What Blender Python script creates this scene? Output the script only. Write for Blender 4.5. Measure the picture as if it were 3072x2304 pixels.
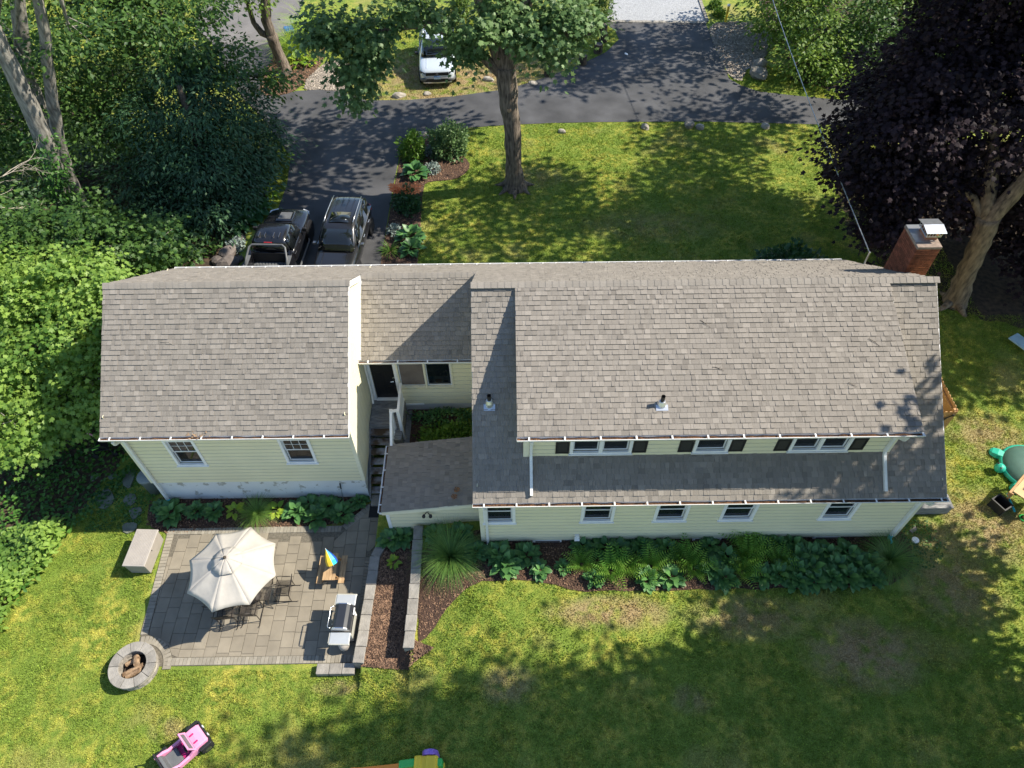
import bpy, bmesh, math, random
import numpy as np
from mathutils import Vector, Matrix

# ------------------------------------------------------------------ scene, camera, light
SC = bpy.context.scene
for o in list(bpy.data.objects):
    bpy.data.objects.remove(o, do_unlink=True)
COL = SC.collection
R = math.radians
random.seed(7)
RNG = np.random.default_rng(11)

cam = bpy.data.cameras.new('camera')
cam.sensor_width = 36.0
cam.lens = 711.0 / 1024.0 * 36.0
cam.clip_start = 0.1
cam.clip_end = 2000
camo = bpy.data.objects.new('camera', cam)
COL.objects.link(camo)
camo.matrix_world = Matrix.Translation((0, 0, 20.3)) @ Matrix.Rotation(R(39.2), 4, 'X') @ Matrix.Rotation(-0.0125, 4, 'Z')
SC.camera = camo

SUN_DIR = Vector((0.99, 0.15, 1.0)).normalized()
world = bpy.data.worlds.new('World')
SC.world = world
world.use_nodes = True
wn = world.node_tree
wn.nodes.clear()
sky = wn.nodes.new('ShaderNodeTexSky')
sky.sky_type = 'NISHITA'
sky.sun_disc = False
sky.sun_elevation = math.asin(SUN_DIR.z)
sky.sun_rotation = math.atan2(SUN_DIR.x, SUN_DIR.y)
sky.air_density = 1.0
sky.dust_density = 0.3
sky.ozone_density = 2.0
bg = wn.nodes.new('ShaderNodeBackground')
bg.inputs['Strength'].default_value = 0.11
wo = wn.nodes.new('ShaderNodeOutputWorld')
wn.links.new(sky.outputs[0], bg.inputs[0])
wn.links.new(bg.outputs[0], wo.inputs[0])

sl = bpy.data.lights.new('sun', 'SUN')
sl.energy = 4.4
sl.angle = R(0.5)
sl.color = (1.0, 0.925, 0.79)
slo = bpy.data.objects.new('sun', sl)
COL.objects.link(slo)
slo.rotation_euler = SUN_DIR.to_track_quat('Z', 'Y').to_euler()
slo.location = (30, 5, 40)

SC.view_settings.view_transform = 'Standard'
SC.view_settings.look = 'None'
SC.view_settings.gamma = 1.0
SC.view_settings.use_curve_mapping = False
SC.view_settings.exposure = 1.0
SC.render.engine = 'CYCLES'

# ------------------------------------------------------------------ object helpers
def tag(o, label=None, cat=None, group=None, kind=None):
    if label: o['label'] = label
    if cat: o['category'] = cat
    if group: o['group'] = group
    if kind: o['kind'] = kind
    return o

def empty(name, loc=(0, 0, 0), rz=0.0, label=None, cat=None, group=None, scale=1.0):
    o = bpy.data.objects.new(name, None)
    COL.objects.link(o)
    o.location = loc
    o.rotation_euler = (0, 0, rz)
    o.scale = (scale, scale, scale)
    o.empty_display_size = 0.1
    return tag(o, label, cat, group)

def link(name, mesh, parent=None, mat=None, loc=None, rot=None):
    o = bpy.data.objects.new(name, mesh)
    COL.objects.link(o)
    if parent is not None: o.parent = parent
    if mat is not None and not mesh.materials: mesh.materials.append(mat)
    if loc is not None: o.location = loc
    if rot is not None: o.rotation_euler = rot
    return o

def kids(o):
    return [c for c in COL.objects if c.parent == o]

def copy_tree(o, parent=None):
    c = o.copy()
    COL.objects.link(c)
    c.parent = parent
    for ch in list(o.children):
        copy_tree(ch, c)
    return c

class MB:
    """collects simple shapes into one mesh"""
    def __init__(s):
        s.v = []; s.f = []; s.t = []
    def add(s, vs, fs, t=None):
        n = len(s.v)
        s.v.extend([tuple(p) for p in vs])
        for f in fs:
            s.f.append(tuple(i + n for i in f))
            s.t.append(t if t is not None else 0.5)
        return s
    def box(s, x0, x1, y0, y1, z0, z1, t=None, m=None):
        vs = [(x0,y0,z0),(x1,y0,z0),(x1,y1,z0),(x0,y1,z0),(x0,y0,z1),(x1,y0,z1),(x1,y1,z1),(x0,y1,z1)]
        if m is not None: vs = [m @ Vector(p) for p in vs]
        return s.add(vs, [(0,3,2,1),(4,5,6,7),(0,1,5,4),(1,2,6,5),(2,3,7,6),(3,0,4,7)], t)
    def cbox(s, c, d, rz=0, t=None, m=None):
        M_ = Matrix.Translation(c) @ Matrix.Rotation(rz, 4, 'Z')
        if m is not None: M_ = M_ @ m
        return s.box(-d[0]/2, d[0]/2, -d[1]/2, d[1]/2, -d[2]/2, d[2]/2, t, M_)
    def quad(s, a, b, c, d, t=None):
        return s.add([a, b, c, d], [(0, 1, 2, 3)], t)
    def slab(s, a, b, c, d, th, t=None):
        """a quad given thickness along minus its normal"""
        a, b, c, d = map(Vector, (a, b, c, d))
        n = (b - a).cross(d - a).normalized() * th
        vs = [a - n, b - n, c - n, d - n, a, b, c, d]
        return s.add(vs, [(0,3,2,1),(4,5,6,7),(0,1,5,4),(1,2,6,5),(2,3,7,6),(3,0,4,7)], t)
    def prism(s, poly, z0, z1, t=None):
        n = len(poly)
        vs = [(p[0], p[1], z0) for p in poly] + [(p[0], p[1], z1) for p in poly]
        fs = [tuple(range(n))[::-1], tuple(range(n, 2*n))] + [(i, (i+1) % n, n+(i+1) % n, n+i) for i in range(n)]
        return s.add(vs, fs, t)
    def tube(s, pts, r, n=8, caps=True, t=None, sq=False, wob=0.0):
        pts = [Vector(p) for p in pts]
        k = len(pts)
        rs = r if hasattr(r, '__len__') else [r] * k
        vs = []; ref = None
        for i, p in enumerate(pts):
            d = (pts[min(i+1, k-1)] - pts[max(i-1, 0)]).normalized()
            if ref is None:
                ref = Vector((1, 0, 0)) if abs(d.x) < .8 else Vector((0, 1, 0))
            a = (ref - d * ref.dot(d)).normalized(); ref = a
            b = d.cross(a)
            for j in range(n):
                an = 2*math.pi*j/n + (math.pi/4 if sq else 0)
                rr = rs[i] * (1 + (random.uniform(-wob, wob) if wob else 0))
                vs.append(p + a*math.cos(an)*rr + b*math.sin(an)*rr)
        fs = []
        for i in range(k-1):
            for j in range(n):
                fs.append((i*n+j, i*n+(j+1) % n, (i+1)*n+(j+1) % n, (i+1)*n+j))
        if caps:
            fs.append(tuple(range(n))[::-1]); fs.append(tuple((k-1)*n+j for j in range(n)))
        return s.add(vs, fs, t)
    def lathe(s, prof, n=16, c=(0,0,0), m=None, t=None):
        vs = []
        for (r, z) in prof:
            for j in range(n):
                a = 2*math.pi*j/n
                p = Vector((r*math.cos(a), r*math.sin(a), z))
                if m is not None: p = m @ p
                vs.append(p + Vector(c))
        fs = []
        k = len(prof)
        for i in range(k-1):
            for j in range(n):
                fs.append((i*n+j, i*n+(j+1) % n, (i+1)*n+(j+1) % n, (i+1)*n+j))
        if prof[0][0] > 1e-6: fs.append(tuple(range(n))[::-1])
        if prof[-1][0] > 1e-6: fs.append(tuple((k-1)*n+j for j in range(n)))
        return s.add(vs, fs, t)
    def loft(s, rings, closed=True, caps=True, t=None):
        n = len(rings[0])
        vs = [p for r_ in rings for p in r_]
        fs = []
        for i in range(len(rings)-1):
            for j in range(n if closed else n-1):
                fs.append((i*n+j, i*n+(j+1) % n, (i+1)*n+(j+1) % n, (i+1)*n+j))
        if caps:
            fs.append(tuple(range(n))[::-1]); fs.append(tuple((len(rings)-1)*n+j for j in range(n)))
        return s.add(vs, fs, t)
    def mesh(s, name, mat=None, smooth=False, tint=False):
        me = bpy.data.meshes.new(name)
        me.from_pydata(s.v, [], s.f)
        if tint:
            at = me.attributes.new('tint', 'FLOAT', 'FACE')
            at.data.foreach_set('value', np.array(s.t, dtype=np.float32))
        if smooth:
            me.polygons.foreach_set('use_smooth', [True] * len(me.polygons))
        if mat: me.materials.append(mat)
        me.update()
        return me
    def build(s, name, mat=None, parent=None, smooth=False, tint=False, bevel=0, seg=2, sub=0, loc=None, rot=None):
        o = link(name, s.mesh(name, mat, smooth, tint), parent, None, loc, rot)
        if bevel:
            b = o.modifiers.new('bevel', 'BEVEL'); b.width = bevel; b.segments = seg; b.limit_method = 'ANGLE'
        if sub:
            u = o.modifiers.new('sub', 'SUBSURF'); u.levels = sub; u.render_levels = sub
        return o

def np_mesh(name, V, Fc, mat, tint=None, smooth=False):
    """V (n,3), Fc (m,k) uniform faces"""
    me = bpy.data.meshes.new(name)
    m, k = Fc.shape
    me.vertices.add(len(V)); me.vertices.foreach_set('co', np.ascontiguousarray(V, dtype=np.float32).ravel())
    me.loops.add(m*k); me.loops.foreach_set('vertex_index', np.ascontiguousarray(Fc, dtype=np.int32).ravel())
    me.polygons.add(m)
    me.polygons.foreach_set('loop_start', np.arange(0, m*k, k, dtype=np.int32))
    me.polygons.foreach_set('loop_total', np.full(m, k, dtype=np.int32))
    if smooth: me.polygons.foreach_set('use_smooth', np.ones(m, dtype=bool))
    if tint is not None:
        at = me.attributes.new('tint', 'FLOAT', 'FACE')
        at.data.foreach_set('value', np.ascontiguousarray(tint, dtype=np.float32))
    me.materials.append(mat)
    me.update(calc_edges=True)
    return me

def unit(a):
    return a / np.maximum(np.linalg.norm(a, axis=1, keepdims=True), 1e-9)

def scatter(tv, tf, P, D, N, S, tint, name, mat):
    """copies a leaf template (x across, y along, z normal) to points P, along D, facing N, scaled S"""
    tv = np.asarray(tv, float); tf = np.asarray(tf, int)
    D = unit(D); X = unit(np.cross(D, N)); Nn = np.cross(X, D)
    S = np.asarray(S, float)
    if S.ndim == 1: S = np.stack([S, S, S], 1)
    V = (P[:, None, :] + X[:, None, :] * (tv[None, :, 0:1] * S[:, None, 0:1])
         + D[:, None, :] * (tv[None, :, 1:2] * S[:, None, 1:2])
         + Nn[:, None, :] * (tv[None, :, 2:3] * S[:, None, 2:3]))
    n, k = len(P), len(tv)
    Fc = (tf[None] + (np.arange(n) * k)[:, None, None]).reshape(-1, tf.shape[1])
    return np_mesh(name, V.reshape(-1, 3), Fc, mat, np.repeat(tint, len(tf)))

# ------------------------------------------------------------------ materials
def lin(c):
    return tuple(((x/255.0)/12.92 if x/255.0 <= .04045 else ((x/255.0+.055)/1.055)**2.4) for x in c)

def mat(name, base, rough=0.75, var=0.12, scale=4.0, metal=0.0, bump=0.0, bscale=60.0, rand=0.0,
        spec=0.4, base2=None, tint=False, coat=0.0, detail=4.0, stretch=None, contrast=None, coord='P', alpha=None, trans=0.0, ior=1.45):
    m = bpy.data.materials.new(name)
    m.use_nodes = True
    nt = m.node_tree; N = nt.nodes; L = nt.links
    b = N['Principled BSDF']
    b.inputs['Roughness'].default_value = rough
    b.inputs['Metallic'].default_value = metal
    b.inputs['Specular IOR Level'].default_value = spec
    b.inputs['Coat Weight'].default_value = coat
    b.inputs['Coat Roughness'].default_value = 0.04
    if coord == 'P':
        g = N.new('ShaderNodeNewGeometry'); src = g.outputs['Position']
    else:
        g = N.new('ShaderNodeTexCoord'); src = g.outputs['Object']
    if stretch:
        mp = N.new('ShaderNodeMapping'); mp.inputs['Scale'].default_value = stretch
        L.new(src, mp.inputs['Vector']); src = mp.outputs[0]
    nz = N.new('ShaderNodeTexNoise'); nz.inputs['Scale'].default_value = scale; nz.inputs['Detail'].default_value = detail
    L.new(src, nz.inputs['Vector'])
    rp = N.new('ShaderNodeValToRGB')
    lo, hi = contrast if contrast else (0.3, 0.7)
    rp.color_ramp.elements[0].position = lo; rp.color_ramp.elements[1].position = hi
    A = tuple(max(0, x*(1-var)) for x in base) + (1,)
    B = (tuple(min(1, x*(1+var)) for x in base) if base2 is None else tuple(base2)) + (1,)
    rp.color_ramp.elements[0].color = A; rp.color_ramp.elements[1].color = B
    L.new(nz.outputs['Fac'], rp.inputs['Fac'])
    cur = rp.outputs['Color']
    if rand:
        oi = N.new('ShaderNodeObjectInfo')
        mr = N.new('ShaderNodeMapRange'); mr.inputs['To Min'].default_value = 1-rand; mr.inputs['To Max'].default_value = 1+rand
        L.new(oi.outputs['Random'], mr.inputs['Value'])
        mx = N.new('ShaderNodeMix'); mx.data_type = 'RGBA'; mx.blend_type = 'MULTIPLY'; mx.inputs['Factor'].default_value = 1
        L.new(cur, mx.inputs['A']); L.new(mr.outputs[0], mx.inputs['B']); cur = mx.outputs['Result']
    if tint:
        at = N.new('ShaderNodeAttribute'); at.attribute_name = 'tint'
        mr = N.new('ShaderNodeMapRange'); mr.inputs['To Min'].default_value = 0.62; mr.inputs['To Max'].default_value = 1.38
        L.new(at.outputs['Fac'], mr.inputs['Value'])
        mx = N.new('ShaderNodeMix'); mx.data_type = 'RGBA'; mx.blend_type = 'MULTIPLY'; mx.inputs['Factor'].default_value = 1
        L.new(cur, mx.inputs['A']); L.new(mr.outputs[0], mx.inputs['B']); cur = mx.outputs['Result']
    L.new(cur, b.inputs['Base Color'])
    if bump:
        n2 = N.new('ShaderNodeTexNoise'); n2.inputs['Scale'].default_value = bscale; n2.inputs['Detail'].default_value = 3
        L.new(src, n2.inputs['Vector'])
        bp = N.new('ShaderNodeBump'); bp.inputs['Strength'].default_value = bump; bp.inputs['Distance'].default_value = 0.02
        L.new(n2.outputs['Fac'], bp.inputs['Height']); L.new(bp.outputs[0], b.inputs['Normal'])
    if trans:
        b.inputs['Transmission Weight'].default_value = trans; b.inputs['IOR'].default_value = ior
    return m

def leafmat(name, a, b_, trans=0.35, rough=0.5, spec=0.35, scale=0.6):
    """a..b_ by per-leaf tint and by a broad drift over the crown"""
    m = bpy.data.materials.new(name); m.use_nodes = True
    nt = m.node_tree; N = nt.nodes; L = nt.links
    p = N['Principled BSDF']; p.inputs['Roughness'].default_value = rough; p.inputs['Specular IOR Level'].default_value = spec
    at = N.new('ShaderNodeAttribute'); at.attribute_name = 'tint'
    g = N.new('ShaderNodeNewGeometry')
    nz = N.new('ShaderNodeTexNoise'); nz.inputs['Scale'].default_value = scale; nz.inputs['Detail'].default_value = 3
    L.new(g.outputs['Position'], nz.inputs['Vector'])
    ad = N.new('ShaderNodeMath'); ad.operation = 'MULTIPLY_ADD'; ad.inputs[1].default_value = 1.2; ad.inputs[2].default_value = -0.6
    L.new(nz.outputs['Fac'], ad.inputs[0])
    a2 = N.new('ShaderNodeMath'); a2.operation = 'ADD'; a2.use_clamp = True
    L.new(ad.outputs[0], a2.inputs[0]); L.new(at.outputs['Fac'], a2.inputs[1])
    mx = N.new('ShaderNodeMix'); mx.data_type = 'RGBA'
    mx.inputs['A'].default_value = tuple(a) + (1,); mx.inputs['B'].default_value = tuple(b_) + (1,)
    L.new(a2.outputs[0], mx.inputs['Factor'])
    L.new(mx.outputs['Result'], p.inputs['Base Color'])
    if trans:
        tr = N.new('ShaderNodeBsdfTranslucent')
        hs = N.new('ShaderNodeHueSaturation'); hs.inputs['Value'].default_value = 1.5; hs.inputs['Hue'].default_value = 0.485
        L.new(mx.outputs['Result'], hs.inputs['Color']); L.new(hs.outputs[0], tr.inputs['Color'])
        ms = N.new('ShaderNodeMixShader'); ms.inputs[0].default_value = trans
        L.new(p.outputs[0], ms.inputs[1]); L.new(tr.outputs[0], ms.inputs[2])
        L.new(ms.outputs[0], N['Material Output'].inputs['Surface'])
    return m

def glassmat(name, col=(0.02, 0.025, 0.03), rough=0.03, mix=0.5):
    """dark window glass: a clear pane over a dim room"""
    m = bpy.data.materials.new(name); m.use_nodes = True
    nt = m.node_tree; N = nt.nodes; L = nt.links
    p = N['Principled BSDF']; p.inputs['Base Color'].default_value = tuple(col) + (1,)
    p.inputs['Roughness'].default_value = rough; p.inputs['Specular IOR Level'].default_value = 0.9
    if mix < 1:
        t = N.new('ShaderNodeBsdfTransparent'); t.inputs[0].default_value = (0.75, 0.8, 0.8, 1)
        ms = N.new('ShaderNodeMixShader'); ms.inputs[0].default_value = mix
        L.new(t.outputs[0], ms.inputs[1]); L.new(p.outputs[0], ms.inputs[2])
        L.new(ms.outputs[0], N['Material Output'].inputs['Surface'])
    return m

MT = {}
MT['asphalt'] = mat('asphalt', (0.066, 0.066, 0.070), .8, .38, .7, bump=.5, bscale=90, spec=.35, detail=8)
MT['street'] = mat('street', (0.16, 0.15, 0.145), .85, .15, 1.2, bump=.3, bscale=90, detail=8)
MT['mulch'] = mat('mulch', (0.045, 0.026, 0.02), .95, .6, 26, bump=1.0, bscale=45, base2=(0.12, 0.068, 0.045), detail=8)
MT['gravel'] = mat('gravel', (0.2, 0.16, 0.13), .95, .5, 22, bump=1.0, bscale=40, base2=(0.42, 0.36, 0.30), detail=8)
MT['gravel_grey'] = mat('gravel_grey', (0.26, 0.27, 0.29), .9, .4, 30, bump=.8, bscale=50, base2=(0.5, 0.51, 0.53), detail=8)
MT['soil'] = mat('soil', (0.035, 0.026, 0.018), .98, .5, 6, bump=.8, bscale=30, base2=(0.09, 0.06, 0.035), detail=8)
MT['bark'] = mat('bark', (0.10, 0.078, 0.06), .95, .55, 5, bump=1.0, bscale=16, base2=(0.25, 0.20, 0.155), stretch=(3, 3, .5), detail=8, coord='O')
MT['bark_pale'] = mat('bark_pale', (0.13, 0.098, 0.066), .95, .4, 4, bump=.9, bscale=16, base2=(0.29, 0.215, 0.14), stretch=(2.5, 2.5, .6), detail=8, coord='O')
MT['bark_grey'] = mat('bark_grey', (0.15, 0.14, 0.12), .95, .4, 4, bump=.9, bscale=18, base2=(0.33, 0.31, 0.27), stretch=(2.5, 2.5, .6), detail=8, coord='O')
MT['bark_dark'] = mat('bark_dark', (0.05, 0.04, 0.03), .95, .4, 6, bump=.6, bscale=20, base2=(0.1, 0.08, 0.06), coord='O')
MT['twig'] = mat('twig', (0.38, 0.33, 0.27), .9, .25, 8)
MT['shingle'] = mat('shingle', (0.236, 0.212, 0.184), .93, .2, 260, bump=.35, bscale=220, tint=True, spec=.2, detail=2)
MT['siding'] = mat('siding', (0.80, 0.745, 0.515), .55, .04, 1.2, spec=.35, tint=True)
MT['trim'] = mat('trim', (0.84, 0.84, 0.83), .5, .05, 3)
MT['trim_cream'] = mat('trim_cream', (0.80, 0.76, 0.58), .5, .05, 3)
MT['gutter'] = mat('gutter', (0.76, 0.76, 0.74), .4, .06, 3, spec=.5)
MT['debris'] = mat('debris', (0.05, 0.028, 0.018), .95, .6, 30, bump=1, bscale=40, base2=(0.2, 0.10, 0.05), detail=6)
MT['found'] = mat('found', (0.60, 0.60, 0.58), .9, .08, 2.0, bump=.3, bscale=20)
MT['shutter'] = mat('shutter', (0.012, 0.012, 0.014), .45, .1, 4)
MT['door_black'] = mat('door_black', (0.010, 0.010, 0.012), .35, .1, 4, spec=.5)
MT['glass'] = glassmat('glass')
MT['glass_car'] = glassmat('glass_car', (0.008, 0.010, 0.011), .02, 1.0)
MT['room'] = mat('room', (0.10, 0.085, 0.07), .95, .3, 2)
MT['blind'] = mat('blind', (0.16, 0.17, 0.18), .8, .1, 3)
MT['curtain'] = mat('curtain', (0.38, 0.31, 0.25), .95, .2, 6)
MT['screen'] = mat('screen', (0.15, 0.125, 0.11), .9, .25, 2.5)
MT['sash'] = mat('sash', (0.74, 0.75, 0.75), .45, .05, 3)
MT['brick'] = mat('brick', (0.20, 0.065, 0.035), .9, .3, 9, bump=.5, bscale=60, rand=.3)
MT['mortar'] = mat('mortar', (0.26, 0.20, 0.16), .95, .25, 8, bump=.5, bscale=50)
MT['galv'] = mat('galv', (0.62, 0.64, 0.66), .32, .12, 6, metal=.85)
MT['pipe'] = mat('pipe', (0.03, 0.025, 0.022), .6, .3, 8)
MT['paver'] = mat('paver', (0.232, 0.202, 0.155), .9, .12, 2.5, bump=.35, bscale=70, rand=.10, detail=6)
MT['border'] = mat('border', (0.26, 0.235, 0.19), .9, .12, 6, bump=.4, bscale=70, rand=.14)
MT['joint'] = mat('joint', (0.13, 0.115, 0.09), .98, .3, 20)
MT['cap'] = mat('cap', (0.25, 0.232, 0.205), .92, .2, 5, bump=.7, bscale=22, rand=.12, detail=8)
MT['stone'] = mat('stone', (0.30, 0.27, 0.23), .92, .3, 4, bump=.8, bscale=14, rand=.2, detail=8)
MT['stone_dark'] = mat('stone_dark', (0.13, 0.11, 0.10), .92, .3, 4, bump=.8, bscale=14, rand=.2)
MT['flag'] = mat('flag', (0.15, 0.165, 0.13), .9, .25, 3, bump=.4, bscale=20, rand=.15, detail=6)
MT['char'] = mat('char', (0.03, 0.022, 0.018), .95, .5, 10)
MT['log'] = mat('log', (0.22, 0.13, 0.07), .95, .45, 8, bump=.8, bscale=20, base2=(0.45, 0.31, 0.19))
MT['wood_grey'] = mat('wood_grey', (0.17, 0.18, 0.19), .85, .3, 5, base2=(0.30, 0.29, 0.28), stretch=(1, 5, 5), rand=.12, detail=6)
MT['wood_worn'] = mat('wood_worn', (0.13, 0.085, 0.05), .85, .3, 3, base2=(0.36, 0.36, 0.37), contrast=(.4, .62), detail=8, rand=.1)
MT['cedar'] = mat('cedar', (0.40, 0.21, 0.085), .65, .25, 3, base2=(0.52, 0.30, 0.13), stretch=(1, 6, 6), rand=.12, coord='O')
MT['picnic'] = mat('picnic', (0.40, 0.25, 0.13), .75, .25, 3, base2=(0.55, 0.37, 0.20), stretch=(6, 1, 6), rand=.12, coord='O')
MT['canvas'] = mat('canvas', (0.43, 0.40, 0.355), .9, .05, 5, bump=.25, bscale=10)
MT['iron'] = mat('iron', (0.03, 0.024, 0.02), .5, .3, 10, spec=.5)
MT['resin'] = mat('resin', (0.34, 0.31, 0.28), .6, .06, 4, bump=.2, bscale=80)
MT['resin2'] = mat('resin2', (0.30, 0.27, 0.235), .6, .06, 4)
MT['grill_grey'] = mat('grill_grey', (0.50, 0.52, 0.53), .35, .06, 4, metal=.35, spec=.5)
MT['grill_frame'] = mat('grill_frame', (0.42, 0.41, 0.36), .5, .08, 4)
MT['steel'] = mat('steel', (0.62, 0.63, 0.64), .25, .06, 5, metal=.95)
MT['enamel'] = mat('enamel', (0.025, 0.028, 0.035), .25, .1, 4, spec=.5)
MT['black_plastic'] = mat('black_plastic', (0.018, 0.018, 0.02), .5, .15, 6)
MT['rubber'] = mat('rubber', (0.016, 0.016, 0.017), .8, .2, 20)
MT['pink'] = mat('pink', (0.72, 0.28, 0.45), .4, .05, 3, spec=.5, coord='O')
MT['magenta'] = mat('magenta', (0.38, 0.015, 0.13), .45, .1, 4, coord='O')
MT['purple'] = mat('purple', (0.26, 0.14, 0.55), .45, .05, 3)
MT['yellow'] = mat('yellow', (0.80, 0.55, 0.04), .45, .05, 3)
MT['green_p'] = mat('green_p', (0.04, 0.42, 0.09), .45, .05, 3)
MT['orange'] = mat('orange', (0.80, 0.25, 0.03), .45, .05, 3)
MT['blue_p'] = mat('blue_p', (0.02, 0.09, 0.42), .45, .05, 3)
MT['teal'] = mat('teal', (0.02, 0.42, 0.52), .5, .05, 3)
MT['turtle'] = mat('turtle', (0.03, 0.42, 0.29), .45, .06, 3)
MT['shell'] = mat('shell', (0.075, 0.15, 0.12), .5, .1, 4)
MT['bin_blue'] = mat('bin_blue', (0.03, 0.16, 0.55), .45, .06, 3)
MT['bin_grey'] = mat('bin_grey', (0.17, 0.20, 0.205), .55, .06, 3)
MT['paint_white'] = mat('paint_white', (0.60, 0.66, 0.72), .28, .02, 2, metal=.25, coat=1.0, spec=.5, coord='O')
MT['paint_black'] = mat('paint_black', (0.010, 0.010, 0.012), .25, .05, 2, coat=1.0, spec=.5, coord='O')
MT['paint_dark'] = mat('paint_dark', (0.012, 0.012, 0.014), .3, .05, 2, metal=.0, coat=1.0, spec=.5, coord='O')
MT['cladding'] = mat('cladding', (0.11, 0.115, 0.12), .5, .1, 6)
MT['rim'] = mat('rim', (0.32, 0.32, 0.33), .3, .1, 6, metal=.9)
MT['lamp'] = mat('lamp', (0.65, 0.68, 0.72), .12, .1, 6, spec=.8)
MT['redlamp'] = mat('redlamp', (0.45, 0.02, 0.02), .2, .1, 6, spec=.8)
MT['plate'] = mat('plate', (0.55, 0.68, 0.80), .4, .05, 3)
MT['white'] = mat('white', (0.8, 0.8, 0.8), .5, .03, 3)
MT['flower'] = mat('flower', (0.95, 0.30, 0.10), .6, .12, 8)
MT['dry_leaf'] = mat('dry_leaf', (0.22, 0.09, 0.03), .8, .4, 20)
MT['chip'] = mat('chip', (0.20, 0.12, 0.075), .95, .4, 5, tint=True)
MT['pebble'] = mat('pebble', (0.36, 0.31, 0.26), .95, .3, 5, tint=True)
MT['cable'] = mat('cable', (0.30, 0.30, 0.32), .6, .2, 20)
MT['mesh_iron'] = mat('mesh_iron', (0.05, 0.042, 0.036), .6, .2, 10)

MT['l_maple'] = leafmat('l_maple', (0.045, 0.105, 0.034), (0.18, 0.28, 0.105), .32)
MT['l_bright'] = leafmat('l_bright', (0.085, 0.185, 0.030), (0.28, 0.41, 0.080), .38)
MT['l_wood'] = leafmat('l_wood', (0.028, 0.075, 0.020), (0.10, 0.19, 0.036), .35)
MT['l_hemlock'] = leafmat('l_hemlock', (0.020, 0.058, 0.028), (0.065, 0.14, 0.055), .15)
MT['l_dark'] = leafmat('l_dark', (0.014, 0.010, 0.013), (0.042, 0.026, 0.032), .2, .65, .15)
MT['l_shrub'] = leafmat('l_shrub', (0.05, 0.12, 0.018), (0.14, 0.26, 0.03), .35)
MT['l_right'] = leafmat('l_right', (0.055, 0.12, 0.022), (0.21, 0.32, 0.05), .35)
MT['l_arbor'] = leafmat('l_arbor', (0.03, 0.075, 0.01), (0.11, 0.19, 0.02), .2)
MT['l_hosta'] = leafmat('l_hosta', (0.044, 0.13, 0.048), (0.11, 0.245, 0.066), .2, .42, .4)
MT['l_lime'] = leafmat('l_lime', (0.15, 0.28, 0.03), (0.36, 0.46, 0.05), .3)
MT['l_fern'] = leafmat('l_fern', (0.10, 0.25, 0.04), (0.28, 0.46, 0.08), .35)
MT['l_silver'] = leafmat('l_silver', (0.14, 0.20, 0.18), (0.30, 0.36, 0.33), .1)
MT['l_reed'] = leafmat('l_reed', (0.06, 0.15, 0.035), (0.20, 0.33, 0.07), .3)
MT['l_ivy'] = leafmat('l_ivy', (0.026, 0.085, 0.022), (0.10, 0.23, 0.035), .3)
MT['l_rhodo'] = leafmat('l_rhodo', (0.018, 0.065, 0.022), (0.05, 0.13, 0.04), .2, .4, .5)

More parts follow.
